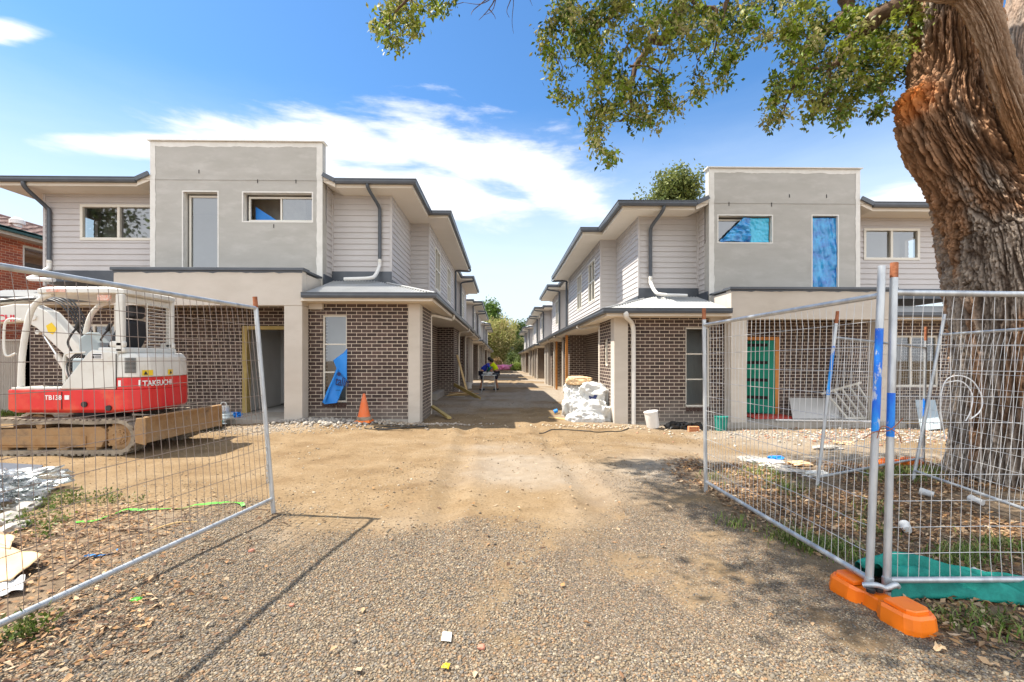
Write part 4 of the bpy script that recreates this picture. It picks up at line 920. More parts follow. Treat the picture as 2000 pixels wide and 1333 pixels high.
limb(px3((1163, 54, 6.5), (1175, 82, 6.4), (1168, 120, 6.3)), .018, .006)
limb(px3((1342, -20, 6.8), (1360, 10, 6.7), (1400, 20, 6.6), (1388, 52, 6.6), (1384, 85, 6.5), (1362, 118, 6.4)), .04, .008)
limb(px3((1480, -260, 6.7), (1450, -80, 6.5), (1420, 0, 6.4), (1408, 50, 6.3), (1395, 100, 6.3)), .06, .01)
limb(px3((1229, 130, 6.5), (1262, 130, 6.4), (1290, 145, 6.3), (1305, 180, 6.3)), .02, .006)
limb(px3((1480, -260, 6.7), (1200, -200, 6.3), (960, -130, 6.0), (850, -60, 5.9), (800, -5, 5.8), (770, 25, 5.8)), .07, .01)
limb(px3((960, -130, 6.0), (980, -60, 6.0), (970, -10, 6.0), (955, 18, 6.0), (935, 40, 6.0)), .02, .002)
for a_ in ([(980, -60, 6.0), (1002, -10, 6.0), (1000, 40, 6.0), (1003, 66, 6.0)], [(970, -10, 6.0), (940, 8, 6.0), (905, 5, 6.0)], [(970, -10, 6.0), (962, 20, 6.1), (945, 30, 6.1)], [(1002, -10, 6), (990, 20, 6), (995, 35, 6)], [(955, 18, 6), (965, 30, 6), (968, 38, 6)], [(985, -40, 6.1), (1025, -15, 6.1), (1040, 12, 6.1)], [(955, -5, 6), (925, 20, 6), (920, 30, 6)]):
    limb(px3(*a_), .008, .0018, 5)
# above the frame: the crown that shades the right of the site
for a_ in ([(5.7, 5.8, 8.0), (4.2, 5.2, 8.6), (2.4, 4.6, 8.8), (.6, 4.3, 8.4), (-1.0, 4.4, 7.8), (-2.2, 4.6, 7.2)], [(2.4, 4.6, 8.8), (1.2, 3.6, 8.2), (.2, 3.0, 7.4), (-.6, 2.8, 6.8)],
           [(4.2, 5.2, 8.6), (3.4, 3.9, 8.6), (2.8, 2.9, 8.0)], [(.6, 4.3, 8.4), (-.4, 5.2, 8.0), (-1.4, 6.0, 7.4)], [(5.8, 5.9, 9), (5.2, 7.4, 9.4), (4.2, 8.4, 9.2)]):
    limb(a_, .09, .012)
BR = MB(); lp = []
for P_, r0, r1 in LIMB:
    k = len(P_); rr = [r0+(r1-r0)*(i/(k-1))**.8 for i in range(k)]
    BR.tube([p+Vector((random.gauss(0, 1), random.gauss(0, 1), random.gauss(0, 1)))*rr[i]*.18 for i, p in enumerate(P_)], rr, 9 if r0 > .03 else 6)
    lp += [(p, r_) for p, r_ in zip(P_, rr)]
blobs = """1100 10 30,1085 45 25,1075 75 22,1062 95 14,1075 115 18,1095 145 18,1105 185 16,1120 195 9,1130 30 30,1140 70 28,1120 90 20,1150 110 26,1170 20 30,1180 60 22,1175 90 22,1185 130 26,1170 160 20,1215 20 30,1230 60 20,1205 110 18,1220 150 24,1165 200 22,1172 235 24,1163 265 20,1163 288 12,1192 303 9,1195 215 20,1215 190 22,1240 200 16,1225 235 14,1250 235 16,1270 240 12,1285 215 18,1312 210 13,1300 190 10,1265 170 16,1290 150 12,1305 165 10,1270 125 16,1255 90 16,1270 30 28,1300 60 20,1310 100 14,1320 20 28,1345 50 22,1350 90 16,1365 30 26,1380 70 20,1390 110 15,1400 20 28,1410 60 22,1420 95 22,1425 130 16,1408 155 12,1365 150 9,1360 175 8,1440 30 28,1445 75 18,1460 40 18,1480 10 18,1475 45 12,1495 70 8,
1540 15 30,1530 60 10,1560 60 28,1590 20 28,1600 70 32,1550 110 24,1540 150 26,1520 170 18,1505 200 12,1500 240 7,1530 222 9,1570 150 28,1590 190 28,1600 110 28,1620 150 32,1620 215 26,1635 238 12,1590 225 16,1650 190 28,1660 130 32,1650 90 28,1640 40 28,1690 20 28,1700 70 34,1700 130 34,1690 180 24,1722 200 18,1710 218 8,1740 100 34,1740 150 28,1735 40 34,1780 25 30,1780 80 32,1775 130 22,1800 50 18,1790 180 6,
760 45 24,748 22 18,785 20 22,800 45 18,735 50 10,755 75 11,785 74 13,800 62 12,820 5 16,845 12 8,865 8 12,770 0 20"""
cent = []
for q in blobs.replace('\n', '').split(','):
    bx, by, br = map(float, q.split()); k = max(2, int((br/8)**2*.50))
    for _ in range(k):
        a_, r_ = random.random()*6.283, br*math.sqrt(random.random()); Y = random.uniform(5.6, 7.0)
        cent.append((at(bx+r_*math.cos(a_), by+r_*math.sin(a_)*.9, Y), 0))
ncl = len(cent)
for _ in range(950):                                      # crown outside the picture
    k = random.random(); x = random.uniform(-2.4, 5.2); y = random.uniform(2.6, 8.5); z = 7.0+1.6*math.sin(max(0, (x+2.4))/7.6*math.pi)+random.uniform(-.5, .7)
    if z < 1.55+720*y/900+.45: continue
    if float(vnoise(x*.9, y*.9, 4)) < .47: continue
    cent.append((Vector((x, y, z)), 1))
nodes_ = [p for p, _ in lp]; arr = np.array([tuple(p) for p in nodes_]); par = np.min(np.linalg.norm(arr[None]-np.array([tuple(c_[0]) for c_ in cent])[:, None], axis=2), axis=1)
TW = MB()
for idx in np.argsort(par):
    c_, kind_ = cent[idx]; dd = np.linalg.norm(arr-np.array(c_), axis=1); j = int(np.argmin(dd)); a_ = Vector(arr[j]); D_ = dd[j]
    if D_ > 1.6: cent[idx] = (None, 0); continue
    mid = a_.lerp(c_, .5)+Vector((random.gauss(0, .06), random.gauss(0, .06), random.uniform(-.02, .10)))*min(1, D_*2)
    pts = bez([a_, mid, c_], 3); TW.tube(pts, [.0045+.004*D_*(1-i/6) for i in range(len(pts))], 4, False)
    arr = np.vstack([arr]+[np.array(tuple(p)) for p in pts[2:]])
BR.build('branches', M_gumtrunk, TR, smooth=60); TW.build('twigs', M_gumtrunk, TR, smooth=60)
def leaf_cloud(name, centres, per, spread, size, palette, parent, mat, droop=.4, seed=1, folded=True):
    r_ = np.random.default_rng(seed); C = np.repeat(np.array(centres), per, 0); n_ = len(C)
    cc = np.repeat(r_.integers(0, len(palette), len(centres)), per); mixp = r_.random(n_) < .35; cc[mixp] = r_.integers(0, len(palette), mixp.sum())
    C = C+r_.normal(0, 1, (n_, 3))*spread
    D = r_.normal(0, 1, (n_, 3)); D[:, 2] -= droop*1.6; D /= np.linalg.norm(D, axis=1)[:, None]
    S_ = np.cross(D, r_.normal(0, 1, (n_, 3))); S_ /= np.linalg.norm(S_, axis=1)[:, None]; Nn = np.cross(D, S_)
    L_ = size*r_.uniform(.6, 1.3, n_)[:, None]; w_ = L_*r_.uniform(.20, .32, n_)[:, None]
    v = np.stack([C, C+D*L_*.45+S_*w_+Nn*w_*.35, C+D*L_, C+D*L_*.45-S_*w_+Nn*w_*.35], 1).reshape(-1, 3); I = np.arange(n_)*4
    F = np.concatenate([np.stack([I, I+1, I+2], -1), np.stack([I, I+2, I+3], -1)])
    col = np.array(palette)[cc]*r_.uniform(.75, 1.25, n_)[:, None]
    return fast_mesh(name, v, F, mat, np.clip(np.repeat(col, 4, 0), 0, 1), False, ORG[parent.name] if parent else (0, 0, 0), parent)
PAL = [(.17, .25, .02), (.28, .33, .04), (.09, .14, .015), (.34, .34, .09), (.22, .25, .04), (.42, .39, .16), (.07, .11, .015)]
for tx, ty in ((2.0, 6.7), (2.3, 6.75), (2.7, 6.6), (3.0, 6.8), (2.1, 5.0), (2.35, 4.7), (2.3, 4.35), (2.6, 4.1), (2.75, 3.8), (2.6, 3.5), (2.9, 3.3), (3.2, 3.6), (3.0, 4.6), (3.4, 5.2), (3.9, 4.4), (3.6, 3.2), (4.2, 3.6), (4.6, 4.8), (4.1, 5.8), (2.5, 2.6), (2.9, 2.5)):
    for _ in range(9): z_ = random.uniform(7.0, 8.0); z_ = max(z_, 2.15+.78*(ty+.5)); cent.append((Vector((tx-z_*.582+random.gauss(0, .17), ty+z_*.064+random.gauss(0, .13), z_)), 1))
vis = [tuple(c_) for c_, k_ in cent if c_ is not None and k_ == 0]; out_ = [tuple(c_) for c_, k_ in cent if c_ is not None and k_ == 1]
leaf_cloud('leaves', vis, 60, .060, .070, PAL, TR, M_leaf, .5, 2)
leaf_cloud('upper_leaves', out_, 44, .17, .12, PAL, TR, M_leaf, .4, 3)
o = bpy.data.objects['leaves']
# ---------------------------------------------------------------- excavator
EX = thing('mini_excavator', 'dusty red and white mini excavator parked behind the left fence', 'excavator', (-7.0, 8.2, 0))
gz = G(-7, 8)
def track(y0, y1, seed):
    x0, x1, rr = -8.75, -6.12, .215; zc = gz+.285
    TK = MB(); loop = []
    for i in range(19): a = R(90-180*i/18); loop.append((x1+rr*math.cos(a), zc+rr*math.sin(a)))
    for i in range(1, 20): loop.append((x1+(x0-x1)*i/20, zc-rr))
    for i in range(19): a = R(270-180*i/18); loop.append((x0+rr*math.cos(a), zc+rr*math.sin(a)))
    for i in range(1, 20):
        t_ = i/20; loop.append((x0+(x1-x0)*t_, zc+rr-.018*math.sin(math.pi*t_*3)**2))
    n_ = len(loop); cx = sum(p[0] for p in loop)/n_; vs = []; th = .055
    for i in range(n_):
        p, q = Vector((*loop[i-1], 0)), Vector((*loop[(i+1) % n_], 0)); d = (q-p).normalized(); nr = Vector((-d.y, d.x))
        nr = nr if True else nr; o = Vector(loop[i])
        a_ = o+Vector((nr.x, nr.y))*0; b_ = o-Vector((nr.x, nr.y))*(-th)
        vs += [(a_.x, y0, a_.y), (b_.x, y0, b_.y), (b_.x, y1, b_.y), (a_.x, y1, a_.y)]
    TK.add(vs, [(i*4+j, ((i+1) % n_)*4+j, ((i+1) % n_)*4+(j+1) % 4, i*4+(j+1) % 4) for i in range(n_) for j in range(4)])
    # tread lugs
    P_ = [Vector((x, 0, z)) for x, z in loop]+[Vector((loop[0][0], 0, loop[0][1]))]; acc = 0; nxt = 0
    for i in range(len(P_)-1):
        L_ = (P_[i+1]-P_[i]).length; d = (P_[i+1]-P_[i]).normalized(); nr = Vector((-d.z, 0, d.x))
        while nxt < acc+L_:
            c_ = P_[i]+d*(nxt-acc)+nr*.062; TK.bar(c_+Vector((0, y0-.004, 0)), c_+Vector((0, y1+.004, 0)), .06, .034, nr); nxt += .105
        acc += L_
    t = TK.build('rubber_track', M_rubber, EX)
    f = MB(); f.prism([(x0+.02, zc-.07), (x0+.12, zc-.17), (x1-.28, zc-.17), (x1-.20, zc-.02), (x1-.22, zc+.12), (x1-.3, zc+.16), (x0+.1, zc+.10)], y0+.03, y1-.03)
    f.box(x0+.3, x1-.5, y0+.012, y0+.03, zc-.13, zc+.02); f.build('track_frame', M_mud, EX, bevel=.012)
    for k in range(5): w = MB(); w.lathe([(.001, 0), (.085, 0), (.095, .02), (.095, .2), (.085, .22), (.001, .22)], (x0+.35+k*.46, y0+.045, zc-.185), 16, Matrix.Rotation(R(-90), 3, 'X')); w.build('roller', M_mud, EX, smooth=50)
    for x, nm, r_ in ((x1, 'sprocket', .215), (x0, 'idler', .2)):
        w = MB(); w.lathe([(.001, 0), (.06, -.015), (.07, .0), (.12, .01), (.13, .03), (r_-.02, .03), (r_, .045), (r_, .20), (.001, .21)], (x, y0+.03, zc), 26, Matrix.Rotation(R(-90), 3, 'X'))
        if nm == 'sprocket':
            for k in range(15):
                a = 2*math.pi*k/15; c_ = Vector((x+math.cos(a)*(r_-.0), y0+.07, zc+math.sin(a)*r_)); w.bar(c_, c_+Vector((0, .12, 0)), .045, .05, (math.cos(a), 0, math.sin(a)))
            for k in range(9):
                a = 2*math.pi*k/9; w.tube([(x+.095*math.cos(a), y0+.015, zc+.095*math.sin(a)), (x+.095*math.cos(a), y0+.05, zc+.095*math.sin(a))], .012, 6)
        w.build(nm, M_mud, EX, smooth=40)
    w = MB(); w.tube([(-7.35, y0+.02, zc+.175), (-7.35, y1-.02, zc+.175)], .05, 12); w.build('top_roller', M_mud, EX, smooth=50)
track(7.42, 7.74, 1); track(8.76, 9.08, 2)
m_ = MB(); m_.box(-8.1, -6.4, 7.76, 8.74, gz+.28, gz+.46); m_.box(-6.75, -6.2, 7.9, 8.0, gz+.22, gz+.36); m_.box(-6.75, -6.2, 8.5, 8.6, gz+.22, gz+.36); m_.build('undercarriage', M_mud, EX, bevel=.02)
m_ = MB(); m_.lathe([(.42, gz+.46), (.42, gz+.56), (.36, gz+.57), (.36, gz+.66)], (-7.05, 8.22, 0), 30); m_.build('slewing_ring', M_black2, EX, smooth=40)
# blade
prof = [(0, .16), (.06, .16), (.03, .24), (.02, .36), (.03, .47), (.07, .56), (.02, .575), (-.03, .47), (-.04, .36), (-.02, .24)]
m_ = MB(); m_.prism([(-5.62+u, gz+.05+v) for u, v in prof], 7.28, 9.20); m_.build('blade', M_mud, EX, bevel=.006)
m_ = MB()
for y in (7.26, 9.19): m_ = MB(); m_.prism([(-5.72, gz+.22), (-5.56, gz+.18), (-5.55, gz+.34), (-5.56, gz+.61), (-5.70, gz+.60), (-5.74, gz+.40)], y, y+.03); m_.build('blade_end', M_mud, EX, bevel=.008); m_ = MB()
for y in (7.93, 8.53): m_.prism([(-6.5, gz+.26), (-5.64, gz+.18), (-5.64, gz+.38), (-6.5, gz+.40)], y, y+.07)
m_.tube([(-6.1, 8.25, gz+.35), (-5.7, 8.25, gz+.42)], .04, 10); m_.build('blade_arm', M_mud, EX, bevel=.008)
# red lower body, tapering round the back
z0_, z1_ = gz+.66, gz+1.03
TAIL = [(-6.17, 7.465), (-6.02, 7.50), (-5.90, 7.60), (-5.835, 7.75), (-5.81, 7.95), (-5.805, 8.2), (-5.83, 8.45), (-5.89, 8.68), (-6.0, 8.87), (-6.17, 9.02)]
def ring(z, ins=0):
    P_ = [(-7.93+ins, 7.62), (-7.90+ins, 7.50+ins), (-7.0, 7.46+ins)]+[(x-ins*(1 if 7.5 < y < 9 else 0), y+(ins if y < 7.55 else -ins if y > 8.8 else 0)) for x, y in TAIL]+[(-7.90+ins, 9.03-ins), (-7.93+ins, 8.9)]
    return [(x, y, z) for x, y in P_]
TP = bez([(x, y, 0) for x, y in TAIL], 8); TL = np.concatenate([[0], np.cumsum([(TP[i+1]-TP[i]).length for i in range(len(TP)-1)])])
def tail(s_, z, w=0.0):
    """a point on the rounded tail: s_ metres round from the near side"""
    x, y = (float(np.interp(s_, TL, [p[i] for p in TP])) for i in (0, 1)); x2, y2 = (float(np.interp(s_+.01, TL, [p[i] for p in TP])) for i in (0, 1))
    d = Vector((x2-x, y2-y, 0)).normalized(); return Vector((x+d.y*w, y-d.x*w, z))
def loft(mb, rs):
    n_ = len(rs[0]); vs = [p for r_ in rs for p in r_]; k = len(rs)
    mb.add(vs, [(i*n_+j, i*n_+(j+1) % n_, (i+1)*n_+(j+1) % n_, (i+1)*n_+j) for i in range(k-1) for j in range(n_)]+[tuple(range(n_))[::-1], tuple(range((k-1)*n_, k*n_))])
m_ = MB(); loft(m_, [ring(z0_, .06), ring(z0_+.05, .0), ring(z1_, .0)]); m_.build('lower_body', M_red, EX, bevel=.015, seg=3)
def rear(z, ins=0):
    return [(x-ins*(1 if 7.5 < y < 9 else 0), y+(ins if y < 7.55 else -ins if y > 8.8 else 0), z) for x, y in TAIL]
m_ = MB(); loft(m_, [rear(z1_+.002), rear(z1_+.19, .0)]); m_.build('counterweight', M_red, EX, bevel=.01)
m_ = MB(); loft(m_, [rear(z1_+.195, .0), rear(z1_+.52, .02), rear(z1_+.575, .06), rear(z1_+.59, .12)]); eng = m_.build('engine_cover', M_white, EX, bevel=.012)
v_ = MB()
for k in range(12): v_.corners([tail(a_, z_, w_) for z_ in (z1_+.27+k*.0205, z1_+.281+k*.0205) for a_, w_ in ((.12, .0), (.26, .0), (.26, .012), (.12, .012))])
v_.build('vent', M_black2, eng)
# white side panel and floor
sp_ = [(-7.07, z1_+.005), (-6.17, z1_+.005), (-6.17, z1_+.60), (-6.56, z1_+.64), (-6.62, z1_+.60), (-7.02, z1_+.09)]
m_ = MB(); m_.prism(sp_, 7.47, 7.62); m_.prism([(-6.60, z1_+.005), (-6.17, z1_+.005), (-6.17, z1_+.6), (-6.60, z1_+.6)], 8.7, 9.0); m_.box(-6.5, -6.17, 7.625, 8.7, z1_+.005, z1_+.42)
m_.build('side_panel', M_white, EX, bevel=.025, seg=3)
m_ = MB(); m_.box(-7.85, -7.08, 7.50, 8.6, z1_+.002, z1_+.035); m_.box(-7.08, -6.5, 7.63, 8.6, z1_+.002, z1_+.035); m_.build('floor_plate', M_white, EX, bevel=.006)
m_ = MB()
for k in range(5): m_.box(-7.6+k*.1, -7.55+k*.1, 7.75, 8.4, z1_+.036, z1_+.05)
m_.build('floor_mat', M_black2, EX)
# canopy: posts, roof, rear frame
zR = gz+2.60
def post(pts, r_, mat=M_white, nm='canopy_post', n_=10): 
    q = MB(); q.tube(bez(pts, 6), r_, n_); return q.build(nm, mat, EX, smooth=50)
for y in (7.56, 8.62): post([(-7.76, y, z1_+.02), (-7.73, y, z1_+.6), (-7.62, y, z1_+1.2), (-7.45, y, zR-.12), (-7.25, y, zR-.03)], .042)
for y in (7.54, 8.64):
    q = MB(); q.box(-6.22, -6.10, y-.04, y+.04, z1_+.60, zR-.03); q.build('canopy_post', M_white, EX, bevel=.02)
q = MB(); q.box(-6.5, -6.08, 7.5, 8.70, z1_+.59, z1_+.68); q.box(-6.32, -6.08, 7.5, 7.58, z1_+.68, z1_+.78); q.box(-6.32, -6.08, 8.60, 8.68, z1_+.68, z1_+.78); q.build('canopy_base', M_white, EX, bevel=.03, seg=3)
q = MB(); q.box(-6.18, -6.14, 7.58, 8.6, zR-.16, zR-.05); q.build('canopy_header', M_white, EX, bevel=.02)
q = MB()
for y in (8.05, 8.58): q.tube([(-6.13, y, z1_+.66), (-6.13, y, zR-.1)], .009, 6)
for k in range(13): q.tube([(-6.13, 8.05, z1_+.70+k*.06), (-6.13, 8.58, z1_+.70+k*.06)], .006, 6)
q.build('rear_guard', M_white, EX)
def roofring(z, ins):
    P_ = [(-7.52, 7.62), (-7.44, 7.50), (-7.2, 7.46), (-6.3, 7.46), (-6.10, 7.52), (-6.04, 7.7), (-6.04, 8.5), (-6.10, 8.68), (-6.3, 8.74), (-7.2, 8.74), (-7.44, 8.70), (-7.52, 8.58)]
    cx, cy = -6.78, 8.1
    return [(cx+(x-cx)*(1-ins/.96), cy+(y-cy)*(1-ins/.64), z+.05*(-(x+5.6)/1.9)*0+.0) for x, y in P_]
q = MB(); loft(q, [roofring(zR-.04, .04), roofring(zR-.02, .0), roofring(zR+.04, .0), roofring(zR+.085, .08), roofring(zR+.10, .25)]); q.build('canopy_roof', M_white, EX, smooth=45)
M_wl = vary('worn_red_label', (.75, .25, .15), (.75, .68, .6), 30, .6)
for bx_ in ((-7.25, -6.95, 7.448, 7.456, zR-.015, zR+.03), (-6.50, -6.30, 7.50, 7.53, zR-.14, zR-.05)): q = MB(); q.box(*bx_); q.build('warning_label', M_wl, EX)
# seat and controls
q = MB(); q.box(-6.98, -6.50, 7.86, 8.32, z1_+.44, z1_+.56); q.prism([(-6.74, z1_+.54), (-6.50, z1_+.52), (-6.30, z1_+.90), (-6.28, z1_+1.14), (-6.44, z1_+1.18), (-6.54, z1_+.98)], 7.86, 8.32)
q.build('seat', M_black, EX, bevel=.05, seg=4)
q = MB(); q.prism([(-6.48, z1_+1.19), (-6.30, z1_+1.19), (-6.26, z1_+1.38), (-6.34, z1_+1.42), (-6.48, z1_+1.38)], 7.95, 8.22); q.build('headrest', M_black, EX, bevel=.04, seg=4)
q = MB(); q.prism([(-7.52, z1_+.62), (-7.28, z1_+.42), (-7.08, z1_+.52), (-7.16, z1_+.78), (-7.36, z1_+.98), (-7.52, z1_+.86)], 8.30, 8.55); q.build('console', M_greyp, EX, bevel=.03)
q = MB()
for y in (7.78, 8.38):
    q.tube(bez([(-7.16, y, z1_+.62), (-7.22, y, z1_+.76), (-7.16, y, z1_+.90), (-7.06, y, z1_+1.02)], 5), .016, 8); q.tube([(-7.08, y, z1_+1.0), (-7.02, y, z1_+1.12)], .035, 10)
for y in (7.95, 8.06, 8.16, 8.26): q.tube(bez([(-7.20, y, z1_+.04), (-7.24, y, z1_+.25), (-7.14, y, z1_+.50)], 4), .013, 8); q.tube([(-7.14, y, z1_+.48), (-7.12, y, z1_+.56)], .024, 8)
q.bar((-7.38, 7.8, z1_+.13), (-7.12, 7.8, z1_+.10), .06, .02); q.build('control_lever', M_black2, EX, smooth=50)
q = MB(); q.box(-7.06, -6.86, 7.68, 7.86, z1_+.20, z1_+.50); q.build('tool_box', M_greyp, EX, bevel=.02)
# grab rails
post([(-7.80, 7.52, z1_+.58), (-7.94, 7.50, z1_+.56), (-7.96, 7.50, z1_+.95), (-7.90, 7.50, z1_+1.12), (-7.72, 7.52, z1_+1.12)], .017, nm='grab_rail')
post([(-7.07, 7.55, z1_+.10), (-7.07, 7.55, z1_+.48), (-7.0, 7.55, z1_+.58), (-6.72, 7.55, z1_+.60)], .017, nm='grab_rail')
# boom, stick and bucket swung out to the left
yb = 8.75
q = MB(); q.prism([(-8.05, z1_-.30), (-7.60, z1_-.32), (-7.48, z1_+.10), (-7.52, z1_+.46), (-7.75, z1_+.46), (-8.02, z1_+.05)], yb-.17, yb+.17); q.build('swing_post', M_white, EX, bevel=.03)
def beam(prof, y0, y1, nm, mat=M_white, bv=.02): 
    q = MB(); q.prism(prof, y0, y1); return q.build(nm, mat, EX, bevel=bv)
bm = beam([(-7.56, z1_+.46), (-7.66, z1_+.30), (-7.86, z1_+.36), (-8.58, z1_+1.06), (-8.80, z1_+1.18), (-10.2, z1_+1.10), (-10.25, z1_+1.28), (-9.0, z1_+1.50), (-8.66, z1_+1.50), (-8.36, z1_+1.36)], yb-.12, yb+.12, 'boom')
st = beam([(-10.15, z1_+1.22), (-10.35, z1_+1.26), (-10.62, z1_+.40), (-10.66, z1_-.30), (-10.56, z1_-.32), (-10.36, z1_+.42), (-10.08, z1_+1.0)], yb-.085, yb+.085, 'stick')
q = MB(); q.prism([(-10.62, z1_-.32), (-10.2, z1_-.30), (-10.0, z1_-.60), (-10.15, z1_-.88), (-10.5, z1_-.95), (-10.62, z1_-.9), (-10.3, z1_-.72), (-10.28, z1_-.50)], yb-.28, yb+.28); q.build('bucket', M_mud, EX, bevel=.01)
def ram(a, b_, r_=.05, fr=.55):
    a, b_ = Vector(a), Vector(b_); q = MB(); mid = a.lerp(b_, fr); q.mi = 0; q.tube([a, mid], r_, 12); q.mi = 1; q.tube([mid, b_], r_*.5, 12); q.mi = 0
    for p in (a, b_): q.tube([p-Vector((0, .1, 0)), p+Vector((0, .1, 0))], .038, 10)
    q.build('hydraulic_ram', [M_white, M_chrome], EX, smooth=50)
ram((-7.90, yb-.03, z1_-.05), (-8.56, yb-.03, z1_+.98), .05, .6); ram((-8.62, yb, z1_+1.62), (-10.2, yb, z1_+1.50), .048, .6); ram((-10.3, yb, z1_+1.1), (-10.72, yb, z1_-.02), .04)
q = MB()
for k in range(5):
    y = yb-.13+k*.045; q.tube(bez([(-7.45, y-.05, z1_+.42), (-7.52, y-.06, z1_+.62+.02*k), (-7.85, y-.04, z1_+1.18+.03*k), (-8.15, y-.03, z1_+1.52+.03*k), (-8.6, y, z1_+1.60), (-9.4, y, z1_+1.54)], 6), .014, 7)
for k in range(4):
    q.tube(bez([(-7.60, 8.4-.05*k, z1_+.06), (-7.66-.05*k, 8.40, z1_+.40), (-7.55-.04*k, 8.50, z1_+.62), (-7.62, yb-.14, z1_+.50)], 6), .014, 7)
q.build('hydraulic_hose', M_black2, EX, smooth=60)
q = MB()
for x, z in ((-7.64, z1_+.38), (-8.62, z1_+1.26)): q.tube([(x, yb-.15, z), (x, yb+.15, z)], .06, 14)
q.build('pivot_pin', M_white, EX, smooth=50)
# lettering and stickers
def Mfront(x, y, z): return Matrix.Translation((x, y, z)) @ Matrix.Rotation(R(90), 4, 'X')
tm = text_mesh('maker_lettering', 'TAKEUCHI', .125, Matrix.Identity(4), M_whitep, EX, .003, .92)
for v in tm.data.vertices:
    c_ = v.co+ORG['maker_lettering']; v.co = tail(.34+c_.x, z1_+.05+c_.y, .008+c_.z)-ORG['maker_lettering']
bpy.data.objects['maker_lettering'].location.x -= .0
text_mesh('model_lettering', 'TB138', .10, Mfront(-7.28, 7.452, z1_-.155), M_whitep, EX, .002, 1.0)
q = MB(); q.box(-6.965, -6.895, 7.448, 7.456, z1_-.155, z1_-.085); q.build('square_badge', M_whitep, EX)
q = MB(); q.corners([tail(a_, z_, w_) for z_ in (z1_+.05, z1_+.15) for a_, w_ in ((.03, .0), (.32, .0), (.32, .008), (.03, .008))]); q.build('blank_sticker', M_whitep, EX)
text_mesh('boom_lettering', 'TAKEUCHI', .17, Mfront(-9.86, yb-.128, z1_+1.18), M_redp, EX, .004, 1.1)
for a0_, a1_ in ((.34, .50), (.82, .92)):
    q = MB(); q.corners([tail(a_, z_, w_) for z_ in (z1_+.22, z1_+.31) for a_, w_ in ((a0_, .0), (a1_, .0), (a1_, .010), (a0_, .010))]); st_ = q.build('warning_sticker', M_sticker, EX)
    q = MB(); q.add([tail(a0_+.015, z1_+.235, .013), tail(a0_+.075, z1_+.235, .013), tail(a0_+.045, z1_+.295, .013)], [(0, 1, 2)]); q.build('warning_symbol', M_black2, st_)
q = MB(); q.prism([(-8.36, z1_+.98), (-8.28, z1_+.94), (-8.20, z1_+1.04), (-8.30, z1_+1.16), (-8.40, z1_+1.10)], yb-.126, yb-.121); q.build('warning_sticker', M_sticker, EX)
q = MB(); q.box(-6.56, -6.38, 7.46, 7.47, z1_+.49, z1_+.58); lb = q.build('dealer_label', M_whitep, EX)
q = MB(); q.box(-6.545, -6.395, 7.456, 7.459, z1_+.55, z1_+.57); q.box(-6.545, -6.51, 7.456, 7.459, z1_+.50, z1_+.54)
for k in range(3): q.box(-6.50, -6.40, 7.456, 7.459, z1_+.503+k*.014, z1_+.51+k*.014)
q.build('printed_lines', M_black2, EX)
q = MB(); q.tube([(-6.66, 7.44, gz+.80), (-6.66, 7.47, gz+.80)], .045, 16); q.tube([(-6.28, 7.44, gz+.74), (-6.28, 7.47, gz+.74)], .045, 16); q.build('body_opening', M_black2, EX, smooth=50)
q = MB(); q.box(-7.02, -7.012, 7.452, 7.47, gz+.72, gz+1.0); q.box(-6.175, -6.167, 7.458, 7.47, gz+1.035, gz+1.6); q.build('panel_seam', M_black2, EX)

# ---------------------------------------------------------------- things about the site
def cloth(name, lab, cat, fn, mat, nu=40, nv=40, thick=.003, group=None, kind=None, parent=None):
    vs = [fn(i/nu, j/nv) for i in range(nu+1) for j in range(nv+1)]
    q = MB(); q.add(vs, [(i*(nv+1)+j, (i+1)*(nv+1)+j, (i+1)*(nv+1)+j+1, i*(nv+1)+j+1) for i in range(nu) for j in range(nv)])
    c_ = sum((Vector(v) for v in vs), Vector())/len(vs)
    o = q.build(name, mat, parent, smooth=80, org=None if parent else tuple(c_)); s_ = o.modifiers.new('thickness', 'SOLIDIFY'); s_.thickness = thick
    if not parent: tag(o, lab, cat, group)
    return o
# blue film over the right house's upper windows
def filmP(u0, u1, v0, v1, y, fn):
    def f(s, t):
        x = u0+(u1-u0)*s; z = v0+(v1-v0)*t; w = fn(s, t)
        X, Y_, Z_ = XF_right(x, y, z); return (X, Y_-w, Z_)
    return f
def wr(s, t, k=1):
    return .018+.10*abs(float(fbm(s*2.2+1, t*4.5+k, s*t*2, 3))-.5)*2+.030*float(vnoise((s+t*.7)*9, (s-t)*3, k))
f1 = cloth('blue_window_film', 'crinkled blue film covering the tall upper window of the right house', 'plastic film', filmP(-7.47, -8.16, 3.42, 5.66, 11.74, lambda s, t: wr(s, t, 1)), M_blue_film, 36, 90)
f2 = cloth('blue_window_film', 'pale blue film stretched over half of the wide upper window at the right', 'plastic film', filmP(-5.72, -6.26, 5.0, 5.65, 11.745, lambda s, t: .4*wr(s, t, 4)), M_film_light, 40, 30)
f3 = cloth('blue_window_film', 'triangle of peeling blue film on the wide upper window at the right', 'plastic film', filmP(-4.86, -5.72, 5.0, 5.65, 11.73, lambda s, t: wr(s, t, 7)), M_blue_film, 40, 30)
for v in f3.data.vertices: pass
bm_ = bmesh.new(); bm_.from_mesh(f3.data); lo = min(v.co.x for v in bm_.verts); hi = max(v.co.x for v in bm_.verts); zl = min(v.co.z for v in bm_.verts); zh = max(v.co.z for v in bm_.verts)
for f_ in list(bm_.faces):
    c_ = f_.calc_center_median()
    if (c_.z-zl)/(zh-zl) > (c_.x-lo)/(hi-lo)*1.25+.04: bm_.faces.remove(f_)
bm_.to_mesh(f3.data); bm_.free()
